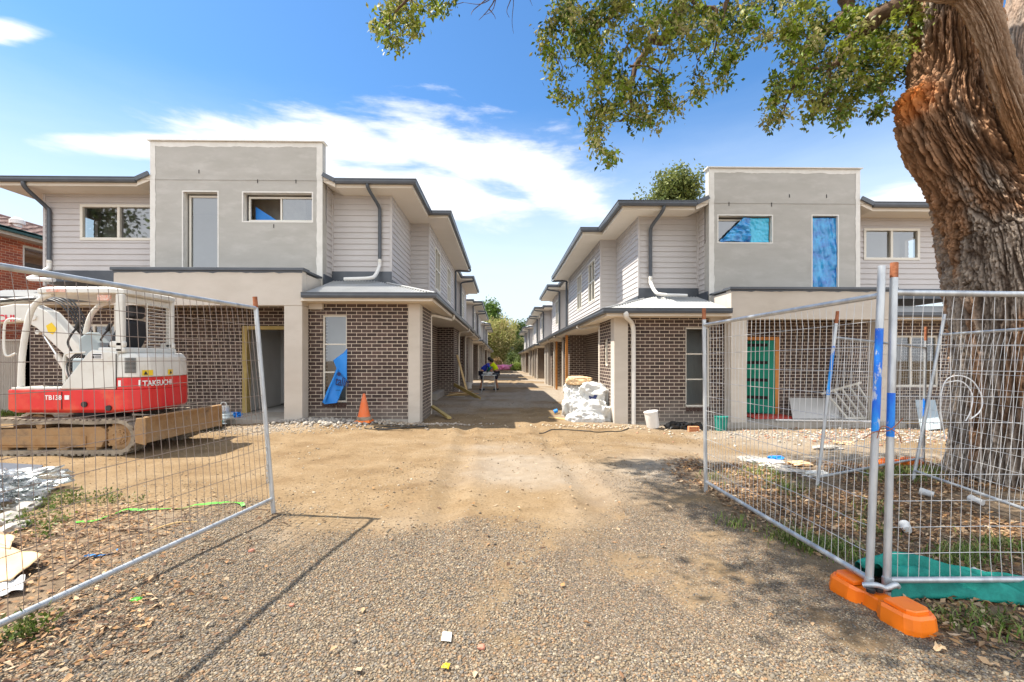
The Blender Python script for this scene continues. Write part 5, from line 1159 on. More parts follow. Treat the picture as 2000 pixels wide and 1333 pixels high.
# blue wrap hanging at the left front window
cl_ = thing('blue_wrap_sheet', 'bright blue plastic sheet hanging loose over the left front window', 'plastic sheet', (-4.0, 10.9, 1.0))
def poly_cloth(name, pts, y, amp, mat, parent, seed=0, n_=26, org=None):
    """filled outline with soft folds, given as (px, py) on the plane y"""
    P_ = [at(a, b_, y) for a, b_ in pts]; bm = bmesh.new(); vs = [bm.verts.new(p) for p in P_]; bm.faces.new(vs)
    bmesh.ops.triangulate(bm, faces=bm.faces[:]); bmesh.ops.subdivide_edges(bm, edges=bm.edges[:], cuts=5, use_grid_fill=True)
    bmesh.ops.subdivide_edges(bm, edges=bm.edges[:], cuts=1, use_grid_fill=True)
    for v in bm.verts: v.co.y -= amp*float(fbm(v.co.x*4+seed, v.co.z*1.6, seed, 2))+amp*.8*math.sin((v.co.x*1.0+v.co.z*.42)*17+seed)*.35
    off = ORG[parent.name]
    for v in bm.verts: v.co -= off
    me = bpy.data.meshes.new(name); bm.to_mesh(me); bm.free(); me.materials.append(mat); me.polygons.foreach_set('use_smooth', [True]*len(me.polygons))
    o = bpy.data.objects.new(name, me); COL.objects.link(o); o.parent = parent; ORG[o.name] = off; s_ = o.modifiers.new('t', 'SOLIDIFY'); s_.thickness = .004; return o
poly_cloth('lower_sheet', [(659, 718), (630, 786), (634, 790), (659, 787), (665, 772), (678, 745), (678, 716), (668, 712)], 10.86, .05, M_bluewrap, cl_, 3)
poly_cloth('folded_flap', [(678, 681), (671, 690), (651, 704), (658, 722), (669, 734), (678, 744)], 10.82, .03, M_bluewrap, cl_, 5)
q = MB(); q.tube(bez([tuple(at(660, 722, 10.78)), tuple(at(646, 752, 10.77)), tuple(at(633, 786, 10.78))], 8), [.016+.014*i/16 for i in range(17)], 12); q.build('rolled_edge', M_bluewrap, cl_, smooth=60)
Tt = at(654, 752, 10.775); text_mesh('printed_word', 'talin', .30, Matrix.Translation(Tt) @ Matrix.Rotation(R(90), 4, 'X') @ Matrix.Rotation(R(-9), 4, 'Z'), M_navy, cl_, .004, .62)
o_ = bpy.data.objects['printed_word']; 
q = MB(); a_ = at(656, 763, 10.775); q.box(a_.x, a_.x+.11, 10.77, 10.775, a_.z, a_.z+.012); a_ = at(662, 731, 10.775); q.lathe([(.001, -.002), (.045, -.002), (.045, .002), (.001, .002)], a_, 16, Matrix.Rotation(R(90), 3, 'X')); q.build('printed_mark', M_navy, cl_)
# traffic cone
c0 = at(711, 812, 10.55); c0.z = G(c0.x, c0.y)
TC = thing('traffic_cone', 'worn orange traffic cone against the left front brick wall', 'traffic cone', tuple(c0))
q = MB(); s4 = []
for sc_, z in ((.21, 0), (.215, .01), (.21, .045), (.17, .055)): s4.append([(c0.x+sc_*math.cos(R(45+90*k)+.0)*1.15, c0.y+sc_*math.sin(R(45+90*k))*1.15, c0.z+z) for k in range(4)])
loft(q, s4); q.build('base', M_orange, TC, bevel=.012)
q = MB(); q.lathe([(.165, .055), (.17, .075), (.165, .12), (.145, .13)], c0, 26); q.build('rubber_collar', M_rubber, TC, smooth=50)
q = MB(); q.lathe([(.145, .12), (.11, .26), (.078, .42), (.05, .55), (.035, .60), (.028, .645), (.022, .65)], c0, 26); q.build('cone', vary('dirty_orange', (.80, .16, .03), (.70, .20, .09), 7, .6, c3=(.45, .22, .14), s3=6), TC, smooth=50)
# cable coil
q = MB()
for k in range(3):
    pts = [(-2.55+.05*k+(.42-.05*k)*math.cos(a_)+.12*math.sin(2*a_+k), 10.0+.02*k+(.20-.02*k)*math.sin(a_), G(-2.5, 10.0)+.014+.006*k) for a_ in np.linspace(.2*k, 5.9+.2*k, 30)]
    q.tube(pts, .009, 6)
q.tube(bez([(-2.2, 10.1, G(-2.2, 10.1)+.02), (-1.9, 10.35, G(-1.9, 10.3)+.02), (-1.7, 10.4, .03+G(-1.7, 10.4)), (-2.3, 10.45, .03+G(-2.3, 10.4)), (-3.0, 10.5, G(-3, 10.5)+.03)], 8), .009, 6)
tag(q.build('cable', M_black2, smooth=60, org=(-2.5, 10, .02)), 'black cable lying in loose loops by the left corner column', 'cable')
q = MB(); pts = bez([(.75, 9.6, 0), (1.3, 9.9, 0), (2.0, 9.75, 0), (2.6, 10.0, 0), (2.9, 10.5, 0)], 9); q.tube([(p.x, p.y, G(p.x, p.y)+.01) for p in pts], .011, 6)
tag(q.build('cable', M_black2, smooth=60, org=(1.8, 9.8, 0)), 'thin dark cable snaking over the dirt toward the white bags', 'cable')
# timber left of the drive
def plank(name, lab, a, b_, w, h, mat=M_timber, group=None):
    q = MB(); q.bar(a, b_, w, h); c_ = (Vector(a)+Vector(b_))/2; return tag(q.build(name, mat, org=tuple(c_), bevel=.003), lab, 'timber', group)
plank('timber_plank', 'pale plank leaning on the dark brick wall left of the drive', tuple(at(893, 694, 20.3)), (at(914, 757, 19.0).x, 19.0, G(-1.5, 19)+.03), .09, .035)
plank('timber_plank', 'yellow treated plank with one end raised beside the drive', (at(887, 748, 19.3).x, 19.3, .45), (at(944, 768, 19.8).x-.02, 17.6, G(-.7, 17.6)+.03), .045, .14, M_yellow)
plank('timber_plank', 'short yellow plank end beside the left corner downpipe', (-2.0, 12.9, .22), (-1.35, 11.6, .05), .10, .05, M_yellow)
for k in range(5):
    x, y = -1.9+random.uniform(-.2, .5), 18.6+random.uniform(-1, .8); z = G(x, y)+.03+.03*k
    plank('timber_offcut', f'{["grey", "pale", "dark", "thin", "broad"][k]} timber offcut in the heap under the leaning plank', (x-.4, y-.1*k, z), (x+.4, y+.1*k, z+.02), .08+.03*k, .03, (M_conc, M_timber, M_mud, M_timber, M_mud)[k], 'timber offcuts by the wall')
q = MB(); q.box(-2.72, -2.45, 17.0, 19.25, -.1, .24); tag(q.build('concrete_step', M_conc, org=(-2.6, 18, 0), bevel=.01), 'low concrete step at the foot of the left brick wall', 'step')
# trestle stand with a drop saw
tz = G(-.65, 21.5)
TS = thing('saw_stand', 'trestle stand carrying a drop saw, in front of the two workers', 'saw stand', (-.67, 21.5, tz))
for x, dx_ in ((-.92, -.08), (-.42, .08)):
    for y, dy_ in ((21.3, -.12), (21.7, .12)):
        q = MB(); q.tube([(x, y, tz+.78), (x+dx_, y+dy_, tz)], .018, 8); q.build('leg', M_gal, TS, smooth=50)
q = MB(); q.bar((-1.0, 21.5, tz+.79), (-.32, 21.5, tz+.79), .42, .04); q.tube([(-.95, 21.25, tz+.30), (-.4, 21.25, tz+.30)], .012, 6); q.build('table_frame', M_gal, TS)
SW = thing('drop_saw', 'dark green drop saw clamped on the trestle stand', 'saw', (-.70, 21.5, tz+.81))
q = MB(); q.lathe([(.001, 0), (.16, 0), (.16, .05), (.001, .05)], (-.70, 21.5, tz+.811), 20); q.box(-.95, -.45, 21.56, 21.60, tz+.86, tz+.94); q.build('saw_base', M_gal, SW)
q = MB(); q.lathe([(.001, -.02), (.13, -.02), (.13, .02), (.001, .02)], (-.74, 21.47, tz+1.04), 22, Matrix.Rotation(R(90), 3, 'Y')); q.build('blade_guard', M_black2, SW, smooth=40)
q = MB(); q.bar((-.74, 21.6, tz+.98), (-.60, 21.35, tz+1.14), .10, .10); q.tube([(-.62, 21.4, tz+1.12), (-.50, 21.2, tz+1.16)], .022, 8); q.build('motor', M_shade, SW, bevel=.02)
q = MB(); q.bar((-.50, 21.5, tz+.86), (-.22, 21.45, tz+.80), .14, .10); tag(q.build('tool_bag', M_black2, org=(-.36, 21.5, tz+.8), bevel=.03), 'small dark tool bag hanging off the right end of the saw stand', 'bag')
# two workers bending over the saw
def worker(lab, x, y, face, shirt, trous, lean, skinarms=True, cap=True, s=1.0):
    """face: +1 looks to +x, -1 to -x; bent forward at the hips"""
    g_ = G(x, y); W_ = thing('person', lab, 'person', (x, y, g_), 'workers at the saw')
    f = face; L_ = lean
    V = lambda a, b_, c_: (x+f*a*s, y+b_*s, g_+c_*s)
    hip = (0, .0, .92); ch = (.36*math.sin(L_)/.5*.5, 0, .92+.40*math.cos(L_)); nk = (.52*math.sin(L_)*1.05, 0, .92+.53*math.cos(L_)); 
    hd = (nk[0]+.10, 0, nk[2]+.10)
    J = [(V(*hip), .13*s), (V(ch[0], 0, ch[2]), .135*s), (V(*nk), .055*s), (V(hd[0], 0, hd[2]), .085*s), (V(hd[0]+.03, 0, hd[2]+.09), .075*s)]
    E = [(0, 1), (1, 2), (2, 3), (3, 4)]
    for sd in (-1, 1):
        b0 = len(J); J += [(V(.0, .10*sd, .86), .095*s), (V(.05, .12*sd, .48), .062*s), (V(-.06, .13*sd, .09), .045*s), (V(.10, .14*sd, .045), .04*s)]; E += [(0, b0), (b0, b0+1), (b0+1, b0+2), (b0+2, b0+3)]
        b0 = len(J); J += [(V(ch[0]+.06, .19*sd, ch[2]+.06), .06*s), (V(ch[0]+.16, .22*sd, ch[2]-.20), .043*s), (V(ch[0]+.33, .12*sd, ch[2]-.36), .032*s), (V(ch[0]+.40, .09*sd, ch[2]-.39), .03*s)]
        E += [(1, b0), (b0, b0+1), (b0+1, b0+2), (b0+2, b0+3)]
        for fi in range(4):
            c0_ = len(J); J += [(V(ch[0]+.46+.005*fi, (.09+.018*(fi-1.5))*sd, ch[2]-.41), .009*s), (V(ch[0]+.485, (.09+.018*(fi-1.5))*sd, ch[2]-.445), .008*s)]; E += [(b0+3, c0_), (c0_, c0_+1)]
    skin('body', J, E, M_skin, W_, 0, 1)
    J2 = [(V(*hip), .155*s), (V(ch[0]*.6, 0, .92+.24*math.cos(L_)), .155*s), (V(ch[0], 0, ch[2]), .165*s), (V(nk[0]-.02, 0, nk[2]-.02), .075*s)]; E2 = [(0, 1), (1, 2), (2, 3)]
    for sd in (-1, 1): b0 = len(J2); J2 += [(V(ch[0]+.06, .19*sd, ch[2]+.05), .082*s), (V(ch[0]+.12, .22*sd, ch[2]-.10), .066*s)]; E2 += [(2, b0), (b0, b0+1)]
    skin('shirt', J2, E2, shirt, W_, 0, 2)
    J3 = [(V(0, 0, .93), .15*s)]; E3 = []
    for sd in (-1, 1): b0 = len(J3); J3 += [(V(0, .10*sd, .84), .118*s), (V(.05, .12*sd, .50), .085*s)]; E3 += [(0, b0), (b0, b0+1)]
    skin('shorts', J3, E3, trous, W_, 0, 2)
    for sd in (-1, 1):
        q = MB(); q.bar(V(-.10, .13*sd, .06), V(.17, .14*sd, .04), .10*s, .10*s); q.build('boot', M_black2, W_, bevel=.025)
    q = MB(); q.lathe([(.001, .11), (.06, .10), (.095, .05), (.10, -.01), (.085, -.05), (.07, -.06)], V(hd[0], 0, hd[2]+.045), 16); q.build('hair', M_hair, W_, smooth=60)
worker('person in a blue shirt and dark shorts bending over the saw from the left', -1.06, 22.4, 1, M_shirt_b, M_trouser, .80)
worker('person in a bright yellow safety shirt bending over the saw from the right', -.32, 22.7, -1, M_shirt_y, M_trouser, .50)
q = MB(); q.lathe([(.001, 0), (.14, 0), (.15, .30), (.15, .31), (.135, .31)], (-1.78, 24.0, G(-1.8, 24)), 20); tag(q.build('bucket', M_pvc, smooth=50, org=(-1.78, 24, 0)), 'white bucket beside a left hand downpipe behind the saw', 'bucket')
# pile of bulk bags on the right
def crumple(name, lab, c, size, mat, seed, cat='bag', group=None, flat=.15, amp=.16, sub=4):
    bm = bmesh.new(); bmesh.ops.create_icosphere(bm, subdivisions=sub+1, radius=1)
    V_ = np.array([tuple(v.co) for v in bm.verts]); n_ = V_/np.linalg.norm(V_, axis=1)[:, None]
    p_ = np.sign(n_)*np.abs(n_)**.72
    d = (fbm(n_[:, 0]*1.6+seed, n_[:, 1]*1.6, n_[:, 2]*1.6, 2)-.5)*amp*3.6+(.12-np.abs(fbm(n_[:, 0]*2.6+seed, n_[:, 1]*2.6+4, n_[:, 2]*1.8, 2)-.5))*amp*5.5+(.1-np.abs(fbm(n_[:, 0]*6+seed, n_[:, 1]*6, n_[:, 2]*4.5, 2)-.5))*amp*2.2
    P_ = p_*(1+d)[:, None]*np.array(size); P_[:, 2] = np.where(P_[:, 2] < -size[2]*(1-flat), -size[2]*(1-flat)+.0*P_[:, 2], P_[:, 2])
    for v, p in zip(bm.verts, P_): v.co = p
    me = bpy.data.meshes.new(name); bm.to_mesh(me); bm.free(); me.materials.append(mat); me.polygons.foreach_set('use_smooth', [True]*len(me.polygons)); me.set_sharp_from_angle(angle=R(55))
    o = bpy.data.objects.new(name, me); COL.objects.link(o); o.location = c; return tag(o, lab, cat, group)
bs = [((2.28, 11.75, .26), (.46, .40, .33), 'large white bulk bag slumped at the foot of the right corner column'), ((1.95, 12.35, .32), (.36, .42, .38), 'white bulk bag nearest the drive, slumped open'),
      ((2.38, 12.25, .62), (.44, .42, .36), 'white bulk bag on top of the pile with a blue printed mark'), ((2.08, 12.75, .66), (.36, .40, .34), 'white bulk bag under the cardboard at the back of the pile'),
      ((2.05, 11.45, .14), (.42, .30, .18), 'low torn white bag spread on the dirt in front of the pile')]
for k, (c_, s_, lab) in enumerate(bs): crumple('bulk_bag', lab, (c_[0], c_[1], c_[2]-.1), s_, M_bag, 3.3*k+1, group='white bags by the right corner')
q = MB(); q.prism([(2.16, .56), (2.30, .56), (2.36, .70), (2.28, .71), (2.24, .65), (2.13, .69)], 11.80, 11.805)
mk_ = q.build('printed_mark', M_navy, bpy.data.objects['bulk_bag.002'], org=(2.32, 12.25, .62))
mk_.location = (0, -.02, 0)
crumple('cardboard_box', 'crushed cardboard box lying on top of the white bags', (2.08, 12.6, .93), (.36, .30, .13), M_card, 12.5, 'box', amp=.10)
q = MB(); c0 = Vector((1.42, 12.9, G(1.4, 12.9))); q.lathe([(.001, 0), (.055, 0), (.055, .11), (.001, .115)], c0+Vector((0, 0, .055)), 18, Matrix.Rotation(R(70), 3, 'Y')); tag(q.build('paint_tin', M_bluewrap, smooth=40, org=tuple(c0)), 'small blue tin lying on the dirt left of the white bags', 'tin')
q = MB(); q.bar((1.75, 11.25, G(1.7, 11.2)+.03), (1.2, 11.9, G(1.2, 11.9)+.03), .09, .03); tag(q.build('timber_offcut', M_timber, org=(1.5, 11.6, 0)), 'flat timber offcut on the dirt beside the white bags', 'timber')
# orange timber props by the right wall
plank('timber_prop', 'tall orange timber prop standing against the right brick wall', (2.62, 19.0, -.1), (2.62, 19.0, 2.5), .10, .10, M_otimber)
plank('timber_prop', 'orange timber post farther along the right wall', (2.72, 23.5, -.2), (2.72, 23.5, 2.4), .09, .09, M_otimber)
# white bucket, brick, black debris, green bin
c0 = at(1276, 838, 10.6); c0.z = G(c0.x, c0.y)
BK = thing('bucket', 'white plastic bucket tilted against the right front brick wall', 'bucket', tuple(c0)); Mx = Matrix.Rotation(R(-9), 3, 'Y')
q = MB(); q.lathe([(.001, 0), (.135, 0), (.14, .02), (.155, .36), (.165, .365), (.165, .385), (.15, .39), (.13, .35), (.001, .34)], c0+Vector((0, 0, .015)), 28, Mx); q.build('pail', M_pvc, BK, smooth=45)
q = MB(); q.tube([c0+Mx @ Vector((.17*math.cos(a_), -.10-.07*math.sin(a_), .33+.03*math.sin(a_))) for a_ in np.linspace(0, math.pi, 14)], .003, 6); q.build('handle', M_gal, BK)
c0 = at(1356, 842, 10.15); c0.z = G(c0.x, c0.y)
q = MB(); ang = R(6)
q.wall(lambda u, v, w: (c0.x+u, c0.y-w, c0.z+v), -.115, .115, 0, .11, .09, [(-.105+k*.043, -.105+k*.043+.026, z_, z_+.028) for k in range(5) for z_ in (.018, .063)], True)
tag(q.build('hollow_brick', vary('orange_clay', (.68, .27, .12), (.74, .34, .17), 9, .8), org=tuple(c0)), 'single orange hollow clay brick lying at the right', 'brick')
bk_ = MB(); bk_.box(c0.x-.114, c0.x+.114, c0.y+.085, c0.y+.089, c0.z+.001, c0.z+.109); bk_.build('hole_shade_sheet', M_dark, bpy.data.objects['hollow_brick'], org=tuple(c0))  # dark sheet behind the holes, standing in for the shade inside the brick
for k, (px, py, Y, sx, lab) in enumerate(((1318, 832, 10.6, .20, 'crumpled black plastic by the white bucket'), (1338, 826, 10.55, .14, 'black plastic scrap propped against the right brick wall'), (1362, 826, 10.5, .13, 'black plastic lump behind the clay brick'))):
    c_ = at(px, py, Y); crumple('black_plastic', lab, (c_.x, c_.y, G(c_.x, c_.y)+.06), (sx, .1, .085), M_black2, 5+k, 'plastic', 'black plastic scraps', amp=.3, sub=3)
c_ = at(1408, 835, 10.45); q = MB(); q.lathe([(.001, 0), (.12, 0), (.145, .30), (.155, .30), (.155, .32), (.13, .32)], (c_.x, c_.y, G(c_.x, c_.y)), 22); tag(q.build('green_tub', M_shade, smooth=45, org=(c_.x, c_.y, 0)), 'dark green tub beside the right portico column', 'tub')
# right entry: green door ajar, mat, plasterboard, white framing
DG = thing('entry_door', 'green front door with four dark glass strips standing open at the right', 'door', XF_right(-5.62, 11.9, .16))
xh, yh, zh_ = XF_right(-6.50, 11.98, .2); xa, ya, _ = XF_right(-5.55, 12.55, 0); zt_ = XF_right(0, 0, 2.27)[2]
hinge = Vector((6.93, 12.10, 0)); end = Vector((6.22, 12.62, 0)); hinge.x = XF_right(-6.52, 0, 0)[0]+.0; end.x = hinge.x-.78; d_ = (end-hinge).normalized(); nr = Vector((d_.y, -d_.x, 0)); nr = nr if nr.y < 0 else -nr
FD_ = lambda u, v, w: tuple(hinge+d_*u+nr*w+Vector((0, 0, v)))
q = MB(); q.fbox(FD_, .0, .90, zh_, zt_, -.04, 0); leaf_ = q.build('door_leaf', M_green, DG, bevel=.003)
for k in range(4): 
    q = MB(); zc_ = zh_+.38+k*.47; q.fbox(FD_, .17, .80, zc_, zc_+.085, .0, .006); q.build('glass_strip', M_dark, leaf_)
q = MB(); q.tube([FD_(.82, 1.05, .005), FD_(.82, 1.05, .06), FD_(.72, 1.05, .06)], .012, 8); q.build('handle', M_gal, leaf_)
x0_, y0_, z0__ = XF_right(-5.5, 11.75, .17); q = MB(); q.box(x0_, x0_+1.15, 11.35, 12.2, z0__, z0__+.02); tag(q.build('doormat', vary('red_floor_sheet', (.55, .06, .05), (.62, .10, .08), 8, .8), org=(x0_, 11.9, z0__)), 'red sheet laid in the doorway under the green door', 'mat')
def sheet(name, lab, pts, mat, th=.012, cat='sheet'):
    P_ = [Vector(p) for p in pts]; n_ = (P_[1]-P_[0]).cross(P_[3]-P_[0]).normalized()*th; q = MB(); q.corners(P_+[p+n_ for p in P_]); c_ = sum(P_, Vector())/4
    return tag(q.build(name, mat, org=tuple(c_)), lab, cat)
zf = XF_right(0, 0, .16)[2]+.01
sheet('plasterboard_sheet', 'pale plasterboard sheet leaning on brick under the right portico', [tuple(at(1548, 822, 11.3))[:2]+(zf,), tuple(at(1640, 824, 11.3))[:2]+(zf,), tuple(at(1634, 779, 12.02)), tuple(at(1541, 778, 12.02))], M_plaster)
q = MB(); a0 = at(1650, 818, 11.2); b0_ = at(1722, 820, 11.2)
q.bar((a0.x, 11.2, zf+.03), (b0_.x, 11.2, zf+.03), .04, .05); q.bar((a0.x-.1, 11.9, .62), (b0_.x, 11.85, .92), .04, .05)
for k in range(5): x = a0.x+.05+k*.2; q.bar((x, 11.2, zf+.04), (x-.03, 11.88, .64+.06*k), .04, .04)
tag(q.build('louvred_shutter', M_alu, org=((a0.x+b0_.x)/2, 11.5, .3)), 'white louvred frame leaning beside the plasterboard under the right portico', 'frame')
q = MB(); a0 = at(1532, 825, 10.55); b0_ = at(1715, 832, 10.55); q.tube([(a0.x, 10.9, zf+.03), (b0_.x, 10.6, zf+.03)], .022, 8); tag(q.build('plastic_pipe', M_pvc, smooth=50, org=(8, 10.7, zf)), 'long white pipe lying on the edge of the right porch slab', 'pipe')
sheet('plasterboard_sheet', 'grey board leaning on the brick wall beyond the right portico', [at(1798, 842, 10.3), at(1838, 838, 10.3), at(1826, 782, 11.0), at(1787, 782, 11.0)], M_greyp)
q = MB(); a0, b0_ = at(1755, 826, 10.9), at(1800, 826, 10.9); q.bar(a0, b0_, .05, .05); tag(q.build('timber_offcut', M_timber, org=tuple(a0)), 'short pine batten on the ground beyond the right portico', 'timber')
# left: jerry can, rags
c_ = at(437, 795, 11.0); zc_ = .17
JC = thing('water_container', 'translucent white plastic container on the left porch slab', 'container', (c_.x, c_.y, zc_))
q = MB(); q.box(c_.x-.11, c_.x+.11, c_.y-.07, c_.y+.07, zc_, zc_+.26); q.build('container_body', M_pvc, JC, bevel=.04, seg=4)
q = MB(); q.tube(bez([(c_.x-.08, c_.y, zc_+.25), (c_.x-.05, c_.y, zc_+.33), (c_.x+.04, c_.y, zc_+.33), (c_.x+.07, c_.y, zc_+.25)], 5), .014, 8); q.build('handle', M_pvc, JC, smooth=60)
c_ = at(455, 800, 10.9); crumple('rag', 'crumpled blue and grey rag beside the plastic container', (c_.x, c_.y, .20), (.18, .12, .08), M_bluewrap, 6.6, 'rag', amp=.3, sub=3)
for k, (px, Y) in enumerate(((350, 9.9), (385, 9.9), (410, 10.2))):
    c_ = at(px, 800, Y); crumple('plastic_sheeting', f'{["bundled", "loose", "torn"][k]} grey plastic sheeting on the porch behind the blade', (c_.x, c_.y, G(c_.x, c_.y)+.18), (.35, .22, .12), (M_greyp, M_shade, M_film)[k] if k < 2 else M_greyp, 2.2*k+.4, 'plastic', amp=.35, sub=3)
# left foreground rubbish
def slab(name, lab, pts, mat, th, cat, warp=.01):
    P_ = [Vector((p[0], p[1], G(p[0], p[1])+p[2])) for p in pts]
    def f(s, t):
        a = P_[0].lerp(P_[1], s); b_ = P_[3].lerp(P_[2], s); p = a.lerp(b_, t); p.z += warp*(float(fbm(s*3, t*3, 1+len(lab)*.1, 2))-.2)*2; return tuple(p)
    return cloth(name, lab, cat, f, mat, 16, 16, th)
g_ = lambda px, py, h=0: (lambda Y: (at(px, py, Y).x, Y, h))(CAM_H*900/(py-700)*(1-h/CAM_H))
slab('cardboard_sheet', 'tan flattened cardboard lying at the left edge behind the fence', [g_(-60, 1150, .03), g_(22, 1131, .03), g_(84, 1082, .07), g_(-30, 1050, .10)], M_card, .006, 'cardboard', .03)
slab('cardboard_sheet', 'second cardboard flap folded under the first at the left edge', [g_(-60, 1068, .05), g_(20, 1070, .08), g_(30, 1046, .05), g_(-40, 1030, .05)], M_card, .006, 'cardboard', .03)
slab('plastic_sheet', 'scrap of whitish plastic lying below the cardboard at the left', [g_(-20, 1160, .02), g_(45, 1150, .02), g_(50, 1122, .03), g_(-10, 1135, .03)], M_bag, .003, 'plastic', .03)
sheet('grey_panel', 'dark grey metal panel wrapped in plastic at the left edge', [tuple(g_(-60, 962, .05))[:2]+(.05,), tuple(g_(56, 950, .05))[:2]+(.05,), at(84, 913, 5.95), at(-60, 905, 5.95)], M_slate, .03, 'panel')
crumple('plastic_wrap', 'shiny clear plastic wrap bunched over the grey panel', tuple(at(15, 945, 5.3)), (.40, .30, .14), M_film, 3.9, 'plastic', amp=.35, sub=4)
crumple('plastic_wrap', 'second bunch of clear plastic wrap lower down at the left edge', (at(5, 985, 4.95).x, 4.95, .08), (.30, .25, .10), M_film, 7.9, 'plastic', amp=.35, sub=4)
for k, (px, py) in enumerate(((45, 990), (12, 1012), (30, 1028))):
    c_ = g_(px, py); crumple('rock', f'{["flat bluish", "small pale", "dark"][k]} rock among the weeds at the left edge', (c_[0], c_[1], G(c_[0], c_[1])+.02), (.13-.03*k, .10, .05), M_conc, 9+k, 'rock', amp=.2, sub=2)
def ribbon(name, lab, px_pts, w, mat, cat='strap'):
    P_ = [Vector((g_(*p)[0], g_(*p)[1], 0)) for p in px_pts]; P_ = bez(P_, 6); vs = []
    for i, p in enumerate(P_):
        d = (P_[min(i+1, len(P_)-1)]-P_[max(i-1, 0)]).normalized(); n_ = Vector((-d.y, d.x, 0))*w/2
        z = G(p.x, p.y)+.012+.02*float(vnoise(i*.4, 1, 2)); vs += [(p.x-n_.x, p.y-n_.y, z), (p.x+n_.x, p.y+n_.y, z+.01*math.sin(i*.5))]
    q = MB(); q.add(vs, [(2*i, 2*i+2, 2*i+3, 2*i+1) for i in range(len(P_)-1)]); o = q.build(name, mat, org=tuple(P_[len(P_)//2])); o.modifiers.new('t', 'SOLIDIFY').thickness = .002; return tag(o, lab, cat)
ribbon('strap', 'bright green strap lying in a long curve behind the left fence', [(148, 1020), (185, 1012), (240, 996), (300, 993), (370, 988), (430, 982), (462, 981), (475, 990)], .035, M_strap)
ribbon('strap', 'short bright blue strap on the gravel behind the left fence', [(165, 1086), (195, 1082), (230, 1073)], .03, M_bstrap)
c_ = g_(266, 1170); crumple('plastic_scrap', 'bright green scrap of plastic on the gravel at the left', (c_[0], c_[1], G(*c_[:2])+.012), (.03, .02, .012), M_strap, 4, 'plastic', amp=.2, sub=2)
for lab, px, py, s_, mt in (('reddish round stone on the left gravel beside the fence shadow', 491, 1075, .022, M_otimber), ('small red stone on the gravel near the middle', 570, 1182, .014, M_otimber), ('larger red pebble at the bottom middle of the gravel', 940, 1270, .02, M_otimber)):
    c_ = g_(px, py); crumple('red_stone', lab, (c_[0], c_[1], G(*c_[:2])+.012), (s_, s_*.8, s_*.6), vary('red_stone', (.42, .17, .11), (.50, .22, .15), 20, .8), px*.01, 'stone', amp=.1, sub=2)
slab('paper_scrap', 'small square of pale card on the gravel in the middle', [g_(862, 1252, .012), g_(881, 1254, .012), g_(883, 1235, .012), g_(864, 1234, .012)], M_paper, .002, 'paper', .004)
c_ = g_(870, 1303); slab('yellow_leaf', 'bright yellow fallen leaf at the bottom middle', [g_(861, 1305, .012), g_(876, 1307, .015), g_(880, 1297, .012), g_(866, 1297, .018)], M_sticker, .001, 'leaf', .01)
for k, (px, py, L_) in enumerate(((270, 1035, .45), (340, 1025, .35), (165, 1095, .30))):
    c_ = g_(px, py); a_ = k*.9-.2; q = MB(); q.tube(bez([(c_[0]-L_/2*math.cos(a_), c_[1]-L_/2*math.sin(a_), G(*c_[:2])+.01), (c_[0], c_[1]+.03, G(*c_[:2])+.03), (c_[0]+L_/2*math.cos(a_), c_[1]+L_/2*math.sin(a_), G(*c_[:2])+.01)], 5), [.008]*6+[.005]*5, 6)
    tag(q.build('stick', (M_gumtrunk, M_timber, M_gumtrunk)[k], org=(c_[0], c_[1], 0)), ('thin dark stick behind the green strap', 'pale straight stick on the dirt behind the left fence', 'bent dark stick next to the blue strap')[k], 'stick')
# right foreground: shade cloth, cups, scraps
def shadef(s, t):
    x = 2.42+2.0*s+.05*math.sin(t*7+s*3); y = 3.00-.16*s+(.30-.06*s)*(t-.5)+.05*math.sin(s*9); z = G(x, y)+.02+.10*math.exp(-((s-.12)/.16)**2)*math.sin(math.pi*t)+.05*math.sin(math.pi*t)+.075*abs(math.sin(t*7+s*17+3*float(vnoise(s*5, t*3, 2))))*math.sin(math.pi*t)**.6+.05*(float(fbm(s*14, t*5, 4, 3))-.3)*math.sin(math.pi*t)**.5
    return (x, y, z)
cloth('shade_cloth', 'crumpled green shade cloth lying behind the orange foot at the right edge', 'cloth', shadef, M_shade, 80, 40, .004)
for lab, px, py, ang in (('dirty white paper cup lying on the leaf litter', 1773, 1052, 60), ('white tube lying near the foot of the big tree', 1920, 995, 100), ('pale crushed tube on the leaf litter behind the fence', 1824, 980, 130)):
    c_ = g_(px, py); Mx = Matrix.Rotation(R(ang), 3, 'Z') @ Matrix.Rotation(R(82), 3, 'Y'); q = MB(); q.lathe([(.001, 0), (.030, 0), (.042, .12), (.040, .12), (.028, .004)], (c_[0], c_[1], G(*c_[:2])+.04), 20, Mx)
    tag(q.build('paper_cup', M_bag, smooth=45, org=tuple(c_)), lab, 'cup')
slab('paper_scrap', 'grey cardboard scrap above the green shade cloth', [g_(1900, 1140, .02), g_(1940, 1142, .03), g_(1930, 1125, .03), g_(1888, 1118, .02)], M_paper, .003, 'paper', .02)
slab('paper_scrap', 'brownish paper scrap on the gravel right of the orange foot', [g_(1822, 1283, .015), g_(1850, 1286, .015), g_(1838, 1276, .03), g_(1826, 1270, .03)], M_card, .002, 'paper', .02)
rr_ = random.Random(5)
words_ = ('torn white', 'creased white', 'pale grey', 'small white', 'thin white', 'dusty white', 'bluish', 'folded white', 'curled white', 'orange brown')
